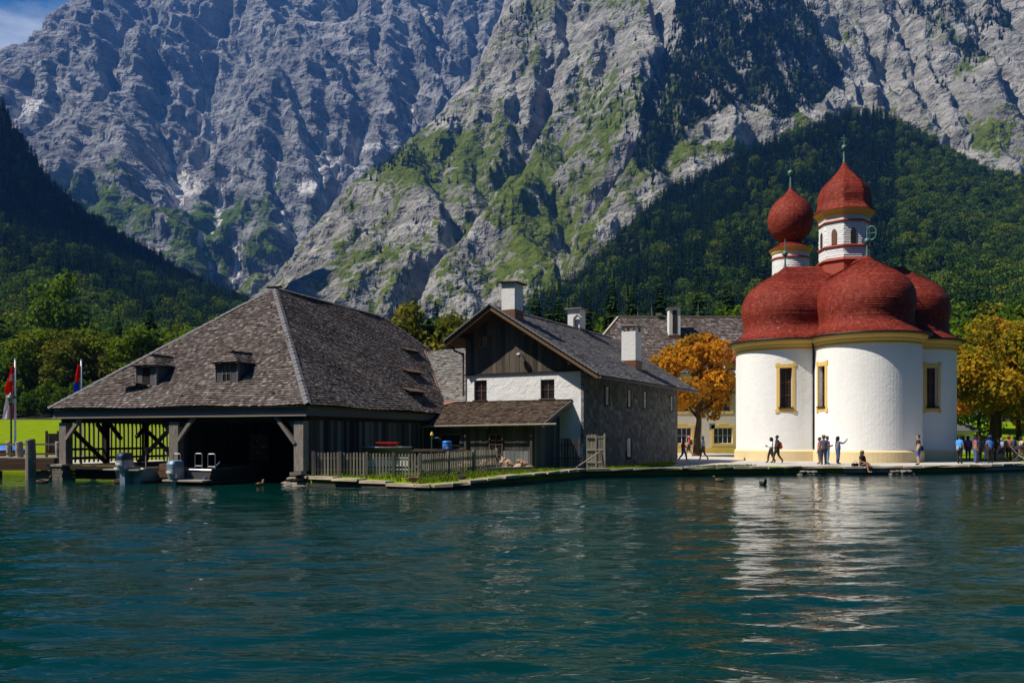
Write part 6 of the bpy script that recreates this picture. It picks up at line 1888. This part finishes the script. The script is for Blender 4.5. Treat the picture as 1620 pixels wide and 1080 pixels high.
for i in range(3): board('plank', wt, (0, -.3 + i * .28, .98 + .012 * i), (2.9, .27, .05), 'timber_brown')
for x in (-1.2, 1.2):
    for y_ in (-.3, .3): board('leg', wt, (x, y_, .47), (.08, .08, .95), 'timber_grey')
for i in range(3): board('timber_offcut', wt, (-.6 + i * .75, -.1 + .1 * i, 1.05), (1.1 - .2 * i, .14, .07), 'timber_pale' if i == 2 else 'timber_grey', (0, 0, .1 * i))
for i in range(3): board('stretcher', wt, (0, -.3, .25 + .22 * i), (2.4, .04, .09), 'white_b' if False else 'timber_pale')
bb = empty('blue_barrel', (-3.15, 41.45, GZ + 1.035), .3, 'blue plastic barrel standing on the plank table', 'barrel')
b = MB(); b.lathe([(.0, 0), (.2, 0), (.23, .05), (.225, .17), (.24, .2), (.225, .23), (.225, .33), (.24, .36), (.22, .4), (.2, .44), (.05, .44), (0, .44)], 18); b.build('body', M['blue_paint'], bb, smooth=True)
b = MB()
for i in range(4): b.poly([(.243 * math.sin(t_), -.243 * math.cos(t_), z_) for t_, z_ in ((-.5 + i * .15, .05), (-.35 + i * .15, .05), (-.35 + i * .15, .17), (-.5 + i * .15, .17))])
b.build('sticker', M['flag_white'], bb)
sp = empty('water_pump', (-4.15, 44.2, GZ), 0, 'green standpipe pump against the dark lean-to wall', 'pump')
b = MB(); b.tube((0, 0, 0), (0, 0, 1.75), .045); b.path([Vector((0, 0, 1.6)), Vector((.35, -.05, 1.62)), Vector((.45, -.05, 1.5))], .04); b.build('pipe', M['lamp_green'], sp)
b = MB(); b.lathe([(.06, 1.7), (.1, 1.78), (.05, 1.9), (0, 1.95)], 10); b.build('head', M['plaster_yellow'], sp)
for gi, (gx, gy, n_, lab) in enumerate(((-.33, 43.6, 9, ''), (.45, 43.4, 13, ''), (-2.3, 42.6, 9, ''), (-1.35, 43.2, 8, ''))):
    e = empty('rubble_heap', (gx, gy, GZ - .02), 0, ['pointed pinkish rubble heap just right of the fence end', 'wide pinkish rubble heap beside the lean-to corner', 'pinkish rubble heap seen through the fence, nearer the corner', 'pinkish rubble heap seen through the fence near its end'][gi], 'rubble heap')
    for i in range(n_):
        o = rock_mesh(gi * 50 + i).build('stone', M['stone_pink'], e); k = i / n_; s = rnd.uniform(.13, .22)
        rr = (.42 if gi else .34) * (1 - k * .8); a = rnd.random() * 6.28
        o.location = (rr * math.cos(a) * 1.25, rr * math.sin(a) * .7, .1 + k * (.5 if gi == 0 else .36)); o.scale = (s * 1.2, s, s * .8); o.rotation_euler = (rnd.random(), rnd.random(), rnd.random() * 6)
o = board('timber_log', None, (-.1, 41.6, GZ + .1), (3.1, .22, .2), 'timber_grey', (0, 0, math.radians(43))); tag(o, 'squared grey beam lying on the grass by the kerb', 'beam')

# tall weathered gate by the house corner
gt_ = empty('wooden_gate', (4.35, 44.75, .1), math.radians(-12), 'tall weathered plank gate with diagonal prop at the quay edge', 'gate')
for i in range(6): board('slat', gt_, (-.42 + i * .085, 0, 1.25 + .03 * (i % 2)), (.06, .025, 1.75), 'wood_picket')
for i in range(4): board('slat', gt_, (.12 + i * .105, -.04, 1.15), (.07, .025, 1.85), 'wood_picket')
for z in (.7, 1.35, 2.0): board('rail', gt_, (.03, -.05, z), (.95, .05, .08), 'timber_pale')
board('post', gt_, (.5, -.03, .95), (.09, .09, 2.5), 'timber_pale'); board('post', gt_, (.06, -.05, 1.2), (.08, .08, 1.8), 'timber_pale')
strut('prop', gt_, (.3, -.1, 1.25), (-.85, -1.0, .45), .06, .05, 'timber_pale')
yg = empty('yard_fence', (2.75, 45.2, GZ), math.radians(-12), 'dark shaded board fence between the white wall and the tall gate', 'fence')
for i in range(7): board('slat', yg, (-.1 + i * .15, 0, .85), (.12, .03, 1.5), 'wood_dark')  # shade on this fence is put into the dark board colour
for z in (.55, 1.25): board('rail', yg, (.3, .05, z), (1.5, .05, .09), 'timber_dark')

# ------------------------------------------------------------------ ducks
def duck(x, y, z, rz, mat, label, s=1.0, sit=False):
    e = empty('duck', (x, y, z), rz, label, 'duck'); e.scale = (s, s, s)
    b = MB(); n = 10; st = [(-.25, .0, .015, .09), (-.2, .0, .05, .07), (-.1, 0, .1, .06), (.02, 0, .115, .05), (.12, 0, .095, .06), (.18, 0, .06, .1), (.195, 0, .05, .17), (.2, 0, .05, .2), (.235, 0, .055, .235), (.27, 0, .035, .235), (.285, 0, .012, .23)]
    rings = []
    for x_, _, r, z_ in st: rings.append([Vector((x_, r * math.cos(6.283 * k / n), z_ + r * .85 * math.sin(6.283 * k / n))) for k in range(n)])
    b.faces([p for q in rings for p in q], [(i * n + k, i * n + (k + 1) % n, (i + 1) * n + (k + 1) % n, (i + 1) * n + k) for i in range(len(st) - 1) for k in range(n)])
    b.build('body', mat, e, smooth=True)
    b = MB(); b.prism([(.275, -.018, .225), (.345, -.02, .215), (.345, .02, .215), (.275, .018, .225)], (0, 0, .014)); b.build('bill', M['beak'], e)
    for sy in (-1, 1):
        b = MB(); b.prism([(-.2, sy * .06, .1), (.08, sy * .1, .06), (.1, sy * .105, .11), (-.05, sy * .09, .14)], (0, sy * .015, 0)); b.build('wing', mat, e)
        if sit:
            b = MB(); b.tube((0, sy * .04, .0), (.01, sy * .04, -.1), .01); b.box(-.01, .06, sy * .04 - .025, sy * .04 + .025, -.105, -.095); b.build('foot', M['beak'], e)
    return e


def on_water(px, py): Y = CAMZ * F / (py - HOR); return (px - CX) / F * Y, Y
x, y = on_water(69, 764); duck(x, y, 0, .2, M['duck_brown'], 'brown duck swimming beside the mooring post', 1.25)
x, y = on_water(189, 764); duck(x, y, 0, .1, M['duck_brown'], 'brown duck swimming below the boathouse deck', 1.3)
x, y = on_water(411, 768); duck(x, y, 0, 1.2, M['duck_brown'], 'brown duck swimming in front of the dark boat bay', 1.0)
x, y = on_water(1207, 767); duck(x, y, 0, -1.4, M['duck_dark'], 'dark duck swimming in the bright chapel reflection', 1.2)
x, y = on_water(1138, 761); duck(x, y, 0, 2.8, M['duck_brown'], 'small brown duck swimming left of the chapel reflection', 1.0)
duck(-4.0, 34.35, .34, .4, M['duck_brown'], 'brown duck standing on the kerb at the quay corner', 1.15, True)
duck(-2.05, 35.3, .40, 2.4, M['duck_dark'], 'dark duck standing on the kerb past the fence corner', 1.1, True)

# ------------------------------------------------------------------ people
MC = {}
def cloth_mat(col, rough=.8):
    k = tuple(round(c, 3) for c in col)
    if k not in MC: MC[k] = simple('cloth_%02d' % len(MC), col, rough, 0, .25, 12, .1)
    return MC[k]


SKIN = {'dark': (.07, .035, .02), 'tan': (.36, .19, .11), 'fair': (.5, .3, .2)}


def person(x, y, face, h, pose, top, legs, shoes=(.02, .02, .02), skin='tan', hair=(.015, .01, .008), hat=None, long_hair=False, short_legs=False, sleeve='short', label='', z=None):
    """face: direction the person looks, degrees clockwise from away-from-camera (+Y); one skinned body, hair and hat as parts"""
    k = h / 1.72
    J = {'pel': (0, 0, .95, .135), 'spi': (0, .01, 1.14, .125), 'che': (0, 0, 1.33, .15), 'nec': (0, .0, 1.47, .055), 'jaw': (0, .025, 1.54, .07), 'hea': (0, .02, 1.63, .095), 'top': (0, .01, 1.7, .06)}
    for s, n in ((-1, 'l'), (1, 'r')):
        J['sho' + n] = (.175 * s, 0, 1.39, .062); J['elb' + n] = (.23 * s, -.03, 1.12, .046); J['wri' + n] = (.22 * s, .08, .89, .032); J['pal' + n] = (.21 * s, .11, .82, .036)
        J['hip' + n] = (.085 * s, 0, .9, .1); J['kne' + n] = (.095 * s, .02, .5, .062); J['ank' + n] = (.095 * s, -.02, .09, .042); J['toe' + n] = (.11 * s, .15, .04, .034)
    if pose == 'walk':
        J['kner'] = (.09, .17, .52, .062); J['ankr'] = (.09, .24, .09, .042); J['toer'] = (.1, .4, .06, .034)
        J['knel'] = (-.09, -.05, .5, .062); J['ankl'] = (-.09, -.33, .17, .042); J['toel'] = (-.1, -.24, .03, .034)
        J['elbl'] = (-.23, .06, 1.13, .046); J['wril'] = (-.2, .26, .98, .032); J['pall'] = (-.19, .32, .95, .036)
        J['elbr'] = (.23, -.14, 1.14, .046); J['wrir'] = (.21, -.12, .9, .032); J['palr'] = (.2, -.1, .83, .036)
    if pose == 'photo':
        J['elbr'] = (.22, .22, 1.3, .046); J['wrir'] = (.15, .45, 1.45, .032); J['palr'] = (.14, .5, 1.52, .036)
    if pose in ('reading', 'hands'):
        for s, n in ((-1, 'l'), (1, 'r')): J['elb' + n] = (.22 * s, .02, 1.12, .046); J['wri' + n] = (.1 * s, .26, 1.14, .032); J['pal' + n] = (.06 * s, .32, 1.16, .036)
        if pose == 'reading':
            J['kner'] = (.09, .16, .52, .062); J['ankr'] = (.09, .2, .09, .042); J['toer'] = (.1, .36, .05, .034); J['knel'] = (-.09, -.04, .5, .062); J['ankl'] = (-.09, -.26, .13, .042); J['toel'] = (-.1, -.14, .03, .034)
    if pose == 'sit':
        for s, n in ((-1, 'l'), (1, 'r')):
            J['kne' + n] = (.1 * s, .43, .96, .06); J['ank' + n] = (.08 * s, .5, .53, .042); J['toe' + n] = (.08 * s, .62, .46, .034)
            J['elb' + n] = (.23 * s, .05, 1.1, .044); J['wri' + n] = (.1 * s, .28, 1.04, .032); J['pal' + n] = (.06 * s, .34, 1.04, .034)
    B = [('pel', 'spi'), ('spi', 'che'), ('che', 'nec'), ('nec', 'jaw'), ('jaw', 'hea'), ('hea', 'top')]
    for n in 'lr': B += [('che', 'sho' + n), ('sho' + n, 'elb' + n), ('elb' + n, 'wri' + n), ('wri' + n, 'pal' + n), ('pel', 'hip' + n), ('hip' + n, 'kne' + n), ('kne' + n, 'ank' + n), ('ank' + n, 'toe' + n)]
    names = list(J); ix = {n: i for i, n in enumerate(names)}
    me = bpy.data.meshes.new('body_cage'); me.from_pydata([tuple(c * k for c in J[n][:3]) for n in names], [(ix[a], ix[b]) for a, b in B], [])
    tmp = bpy.data.objects.new('body_cage', me); COL.objects.link(tmp)
    sk = tmp.modifiers.new('skin', 'SKIN'); ss = tmp.modifiers.new('sub', 'SUBSURF'); ss.levels = 1; ss.render_levels = 1
    for i, n in enumerate(names):
        r = J[n][3] * k * (1.12 if n in ('hea', 'jaw', 'top', 'nec') else 1.28); v = me.skin_vertices[0].data[i]
        v.radius = (r, r); v.use_root = (n == 'pel')
        if n in ('pel', 'spi', 'che'): v.radius = (r * 1.15, r * .85)
    dg = bpy.context.evaluated_depsgraph_get(); body = bpy.data.meshes.new_from_object(tmp.evaluated_get(dg)); body.name = 'body'
    bpy.data.objects.remove(tmp); bpy.data.meshes.remove(me)
    # clothing by nearest bone
    P_ = {n: np.array(J[n][:3]) * k for n in names}
    part = []
    for a, b in B:
        if a in ('pel', 'spi', 'che') and b in ('spi', 'che', 'shol', 'shor'): m = 1
        elif (a, b) == ('che', 'nec'): m = 1
        elif a.startswith('sho'): m = 1
        elif a.startswith('elb'): m = 1 if sleeve == 'long' else 0
        elif b.startswith('hip') or a.startswith('hip'): m = 2
        elif a.startswith('kne'): m = 0 if short_legs else 2
        elif a.startswith('ank'): m = 3
        else: m = 0
        part.append((P_[a], P_[b], m))
    nf = len(body.polygons); cen = np.empty(nf * 3, np.float32); body.polygons.foreach_get('center', cen); cen = cen.reshape(-1, 3)
    best = np.full(nf, 9.); mi = np.zeros(nf, np.int32)
    for a, b, m in part:
        ab = b - a; t = np.clip(((cen - a) @ ab) / (ab @ ab), 0, 1); d = np.linalg.norm(cen - a - t[:, None] * ab, axis=1)
        if sleeve == 'short' and m == 1 and a is P_['shol'] or (sleeve == 'short' and m == 1 and a is P_['shor']):
            mm = np.where(t > .62, 0, 1)
        else: mm = np.full(nf, m)
        if m == 2 and short_legs: mm = np.full(nf, 2)
        u = d < best; best = np.where(u, d, best); mi = np.where(u, mm, mi)
    for c in (SKIN[skin], top, legs, shoes): body.materials.append(cloth_mat(c))
    body.polygons.foreach_set('material_index', mi.astype(np.int32)); body.polygons.foreach_set('use_smooth', np.ones(nf, bool)); body.update()
    z = float(ground_z(x, y)) if z is None else z
    e = empty('person', (x, y, z), math.radians(-face), label, 'person')
    # fingers and face details share the skin
    b = MB()
    for s, n in ((-1, 'l'), (1, 'r')):
        p = Vector(P_['pal' + n]); d = (p - Vector(P_['wri' + n])).normalized(); sd_ = d.cross(Vector((s, 0.2, .1))).normalized()
        for f in range(4):
            q = p + sd_ * (.021 * (f - 1.5)) + d * .02; L = (.065, .075, .07, .055)[f]
            m1 = q + d * L * .55; m2 = m1 + (d * .75 + Vector((-s * .5, .25, 0))).normalized() * L * .5
            b.tube(q, m1, .0095, .009, 6); b.tube(m1, m2, .009, .007, 6)
        q = p - d * .03 + sd_ * -.035; b.tube(q, q + (d * .6 - sd_ * .6).normalized() * .05, .011, .008, 6)
    hz_ = Vector(P_['hea']); b.prism([hz_ + Vector((-.012, .085, -.03)), hz_ + Vector((.012, .085, -.03)), hz_ + Vector((0, .088, .02))], (0, .022, -.008))
    for s in (-1, 1): b.prism([hz_ + Vector((s * .085, -.01, -.03)), hz_ + Vector((s * .085, .02, -.02)), hz_ + Vector((s * .085, .015, .03)), hz_ + Vector((s * .085, -.015, .03))], (s * .018, -.008, 0))
    bo = link('body', body, e)
    b.build('hands_and_face', cloth_mat(SKIN[skin]), bo, smooth=True)
    eb = MB()
    for s in (-1, 1): eb.lathe([(0, -.011), (.011, 0), (0, .011)], 8, hz_ + Vector((s * .033, .086, .012)))
    eb.box(hz_.x - .025, hz_.x + .025, hz_.y + .085, hz_.y + .092, hz_.z - .058, hz_.z - .048)
    eb.build('eyes_and_mouth', cloth_mat((.03, .015, .012)), bo)
    if hair is not None:
        hb_ = MB(); hb_.lathe([(.101, -.045), (.112, 0), (.108, .05), (.075, .1), (.0, .12)], 14, hz_ + Vector((0, -.022, .015)))
        if long_hair:
            hb_.lathe([(.05, -.32), (.085, -.24), (.1, -.1), (.1, .02)], 12, hz_ + Vector((0, -.05, .0)))
        ho = hb_.build('hair', cloth_mat(hair), e, smooth=True)
        if long_hair != 'curly':
            for v in ho.data.vertices:
                if v.co.y > hz_.y + .05 and v.co.z < hz_.z + .05: v.co.y = hz_.y + .03
    if hat is not None:
        ht = MB(); ht.lathe([(.16, .045), (.165, .055), (.112, .065), (.115, .1), (.09, .15), (0, .165)], 16, hz_ + Vector((0, .0, .0))); ht.build('hat', cloth_mat(hat), e, smooth=True)
    return e


def backpack(x, y, face, z, col, label, s=1.0, off=-.2):
    """worn pack: a thing of its own"""
    f = math.radians(face); px, py = x + math.sin(f) * off, y + math.cos(f) * off
    e = empty('backpack', (px, py, z), math.radians(-face), label, 'backpack'); e.scale = (s, s, s)
    b = MB(); pr = [(.13, -.22), (.16, -.15), (.165, .05), (.14, .18), (.06, .23), (0, .235)]
    b.lathe([(0, -.23)] + pr, 12); o = b.build('pack', cloth_mat(col), e, smooth=True); o.scale = (1, .62, 1)
    b = MB()
    for sx in (-.1, .1): b.path([Vector((sx, .08, .2)), Vector((sx * 1.2, .2, .12)), Vector((sx * 1.3, .17, -.12)), Vector((sx, .08, -.18))], .016)
    b.build('strap', cloth_mat(tuple(c * .6 for c in col)), e)
    b = MB(); b.box(-.1, .1, -.125, -.1, -.16, -.02); b.build('pocket', cloth_mat(tuple(c * .8 for c in col)), e)
    return e


def spot(px, py): Y = (CAMZ - GZ) * F / (py - HOR); return (px - CX) / F * Y, Y
BLK = (.012, .012, .014); JEANS = (.06, .11, .22); NAVY = (.02, .028, .06)
x, y = (1081 - CX) / F * 61.5, 61.5; person(x, y, 95, 1.78, 'walk', (.2, .01, .015), (.12, .2, .36), BLK, 'dark', (.02, .012, .01), short_legs=True, sleeve='long', label='person in dark red jumper and blue shorts walking past the farmhouse corner', z=.35)
x, y = (1090 - CX) / F * 73, 73; person(x, y, -80, 1.7, 'walk', (.7, .03, .02), NAVY, (.05, .05, .06), 'tan', None, hat=(.7, .2, .2), short_legs=True, label='person in red shirt and pink cap walking by the chestnut trunk')
backpack(x, y, -80, GZ + 1.25, (.02, .035, .08), 'navy backpack on the person in the red shirt')
x, y = spot(1113, 728); person(x, y, -85, 1.68, 'walk', (.72, .71, .7), (.28, .21, .1), (.16, .06, .02), 'fair', None, hat=(.8, .8, .78), short_legs=True, sleeve='long', label='person in white shirt, white hat and khaki shorts walking on the gravel')
x, y = spot(1220, 732.3); person(x, y, -90, 1.62, 'reading', (.78, .78, .76), (.02, .018, .016), BLK, 'dark', (.012, .01, .01), long_hair=True, sleeve='long', label='long-haired person in white top looking at a phone beside the chapel')
x, y = spot(1229.5, 732.5); person(x, y, -95, 1.75, 'walk', BLK, (.02, .02, .022), BLK, 'dark', (.02, .012, .01), short_legs=True, label='person in black T-shirt and shorts walking beside the chapel')
backpack(x, y, -95, GZ + 1.13, (.75, .1, .02), 'orange-red bag on the back of the person in black')
x, y = spot(1296.5, 734); person(x, y, -60, 1.62, 'stand', (.62, .03, .04), (.1, .16, .24), (.12, .05, .03), 'tan', (.05, .03, .02), short_legs=True, label='person in red top at the edge of the group by the chapel')
x, y = spot(1303, 735.3); person(x, y, 10, 1.74, 'stand', (.07, .08, .13), NAVY, BLK, 'tan', (.14, .09, .05), hat=(.22, .17, .1), label='person in slate-blue shirt seen from behind in the group by the chapel')
x, y = spot(1308.5, 734.4); person(x, y, 80, 1.7, 'hands', (.1, .13, .24), (.16, .28, .45), BLK, 'tan', (.1, .06, .04), label='person in blue shirt and light jeans behind the group by the chapel')
x, y = spot(1325.5, 734); person(x, y, 85, 1.68, 'photo', (.16, .17, .24), JEANS, (.6, .03, .03), 'tan', (.012, .01, .01), long_hair=True, sleeve='long', label='person in grey top, jeans and red shoes holding up a phone')
b = MB(); b.box(-.035, .035, -.005, .005, -.07, .07); o = b.build('phone', M['metal_dark'], None); o.location = (x + .52, y - .12, GZ + 1.52); o.rotation_euler = (0, 0, 1.5); tag(o, 'phone held up by the person in red shoes', 'phone')
x, y = 19.72, 48.05; person(x, y, 150, 1.62, 'sit', BLK, (.05, .045, .07), (.42, .22, .14), 'tan', (.16, .07, .025), long_hair='curly', short_legs=True, label='curly-haired person in black sitting on the quay edge above the water', z=.47 - .87 * 1.62 / 1.72 + .05)
hbg = empty('handbag', (19.35, 48.1, .47), .3, 'black handbag on the quay beside the sitting person', 'bag')
b = MB(); b.prism([(-.17, -.07, 0), (.17, -.07, 0), (.2, .07, 0), (-.2, .07, 0)], (0, 0, .17)); b.build('body', cloth_mat(BLK), hbg)
b = MB(); b.path([Vector((-.12, 0, .17)), Vector((-.08, 0, .27)), Vector((.08, 0, .27)), Vector((.12, 0, .17))], .012); b.build('handle', cloth_mat(BLK), hbg)
x, y = spot(1453, 735.6); person(x, y, -75, 1.78, 'stand', BLK, (.03, .12, .4), BLK, 'fair', (.05, .04, .03), short_legs=True, label='person in black T-shirt and bright blue shorts standing right of the chapel front')
backpack(x, y, -75, GZ + 1.0, BLK, 'black hip bag of the person in blue shorts', .6)
CROWD = [(1518, 733.4, 60, 1.74, 'hands', (.04, .3, .75), BLK, 'tan', (.012, .01, .01), None, 'person in bright blue shirt with grey hip bag nearest the chapel corner'),
         (1531.5, 728.4, 200, 1.72, 'stand', (.2, .06, .22), NAVY, 'dark', (.03, .015, .012), None, 'person in purple top with long dark hair seen from behind'),
         (1543, 732.2, 100, 1.68, 'stand', (.3, .08, .14), JEANS, 'tan', (.012, .01, .01), None, 'person in striped maroon shirt and jeans'),
         (1549, 731.8, 170, 1.72, 'stand', NAVY, NAVY, 'dark', (.012, .01, .01), None, 'person in dark blue clothes next to the maroon shirt'),
         (1559, 729.5, 120, 1.66, 'stand', (.2, .03, .04), (.4, .42, .62), 'tan', (.03, .02, .02), (.06, .08, .16), 'person in pale lilac trousers behind the blue jumper'),
         (1566, 732.6, 180, 1.72, 'stand', (.06, .16, .5), BLK, 'dark', (.012, .01, .01), (.02, .06, .22), 'person in blue jumper, black trousers and blue cap facing the lake'),
         (1571.5, 729, 40, 1.7, 'stand', (.03, .035, .04), BLK, 'dark', (.012, .01, .01), None, 'person in black behind the blue jumper'),
         (1585, 730, -90, 1.6, 'walk', (.22, .32, .62), NAVY, 'tan', (.2, .17, .14), None, 'person in light blue shirt striding along the walk'),
         (1596, 729.5, 20, 1.7, 'stand', (.32, .12, .1), BLK, 'tan', (.015, .012, .01), (.35, .03, .03), 'person in patterned shirt and red cap seen from behind'),
         (1605, 730, -40, 1.7, 'stand', (.025, .035, .07), BLK, 'dark', (.012, .01, .01), None, 'person in dark jacket bending over a pushchair'),
         (1615, 729.2, 90, 1.64, 'walk', (.6, .45, .36), (.4, .22, .14), 'tan', (.012, .01, .01), None, 'person in pale top with green bag at the right edge')]
for px, py, f, h, pose, top, legs, sk, hr_, hat, lab in CROWD:
    x, y = spot(px, py); person(x, y, f, h, pose, top, legs, BLK, sk, hr_, hat, long_hair=('long dark hair' in lab), short_legs=('striding' in lab or 'pale top' in lab), label=lab)
x, y = spot(1518, 733.4); backpack(x, y, 60, GZ + .98, (.35, .34, .36), 'grey hip bag of the person in bright blue', .6, -.19)
x, y = spot(1611, 729.6); backpack(x, y, 90, GZ + 1.22, (.08, .16, .02), 'green backpack near the right picture edge', .9, -.1)
# pushchair in the crowd and litter bin behind
x, y = spot(1606, 730.5); pc_ = empty('pushchair', (x + .15, y - .5, GZ), .6, 'dark pushchair in the crowd at the right edge', 'pushchair')
b = MB(); b.prism([(-.22, -.3, .45), (.22, -.3, .45), (.22, .25, .4), (-.22, .25, .4)], (0, 0, .08)); b.prism([(-.22, .22, .42), (.22, .22, .42), (.22, .42, .95), (-.22, .42, .95)], (0, .05, 0)); b.lathe([(.28, .85), (.24, 1.02), (.1, 1.1), (0, 1.12)], 12, (0, .2, 0)); b.build('seat', cloth_mat((.02, .02, .025)), pc_)
b = MB()
for sx in (-.25, .25): b.path([Vector((sx, -.4, .12)), Vector((sx, .1, .5)), Vector((sx, .6, 1.05))], .015); b.path([Vector((sx, .4, .12)), Vector((sx, .0, .5))], .015)
b.path([Vector((-.25, .6, 1.05)), Vector((.25, .6, 1.05))], .018); b.build('frame', M['metal_grey'], pc_)
for sx in (-.25, .25):
    for sy in (-.4, .4): b = MB(); b.tube((sx - .02, sy, .12), (sx + .02, sy, .12), .12, .12, 14); b.build('wheel', M['rubber'], pc_)
lb_ = empty('litter_bin', ((1578 - CX) / F * 66, 66, GZ), 0, 'grey litter bin on the lawn behind the crowd', 'bin')
b = MB(); b.prism([(-.42, -.35, 0), (.42, -.35, 0), (.42, .35, 0), (-.42, .35, 0)], (0, 0, 1.05)); b.build('body', M['metal_grey'], lb_); b = MB(); b.box(-.45, .45, -.38, .38, 1.05, 1.12); b.build('lid', M['metal_dark'], lb_)
kb = empty('kiosk', ((1518 - CX) / F * 96, 96, GZ), 0, 'small white hut with pale grey roof behind the chestnuts', 'hut')
b = MB(); b.box(-1.6, 1.6, 0, 2.5, 0, 2.3); b.build('wall', M['white_paint'], kb); b = MB(); b.prism([(-1.9, -.4, 2.3), (1.9, -.4, 2.3), (1.9, 2.9, 2.3), (-1.9, 2.9, 2.3)], (0, 0, .12)); b.prism([(-1.9, -.4, 2.42), (-1.9, 2.9, 2.42), (-1.9, 1.25, 3.2)], (3.8, 0, 0)); b.build('roof', M['metal_grey'], kb)
window(kb, (-.6, -.06, .9), (1, 0, 0), (0, 0, 1), (0, -1, 0), 1.2, 1.0, M['frame_white'], M['glass'], 1, 2, .06)

# ------------------------------------------------------------------ the air: thin blue haze in the valley
hb = MB(); hb.box(-4200, 3600, -2600, 5200, -6.0, 2900.0)
hz = hb.build('haze', None)
g = NT('valley_haze')
g.n.remove(g.bsdf)
pv = g.new('ShaderNodeVolumePrincipled', Color=(.10, .34, 1.0, 1), Density=HAZE, Anisotropy=0.1)
g.l.new(pv.outputs[0], g.out.inputs['Volume'])
hz.data.materials.append(g.mat)
tag(hz, 'thin blue haze filling the valley air', 'haze', kind='stuff')
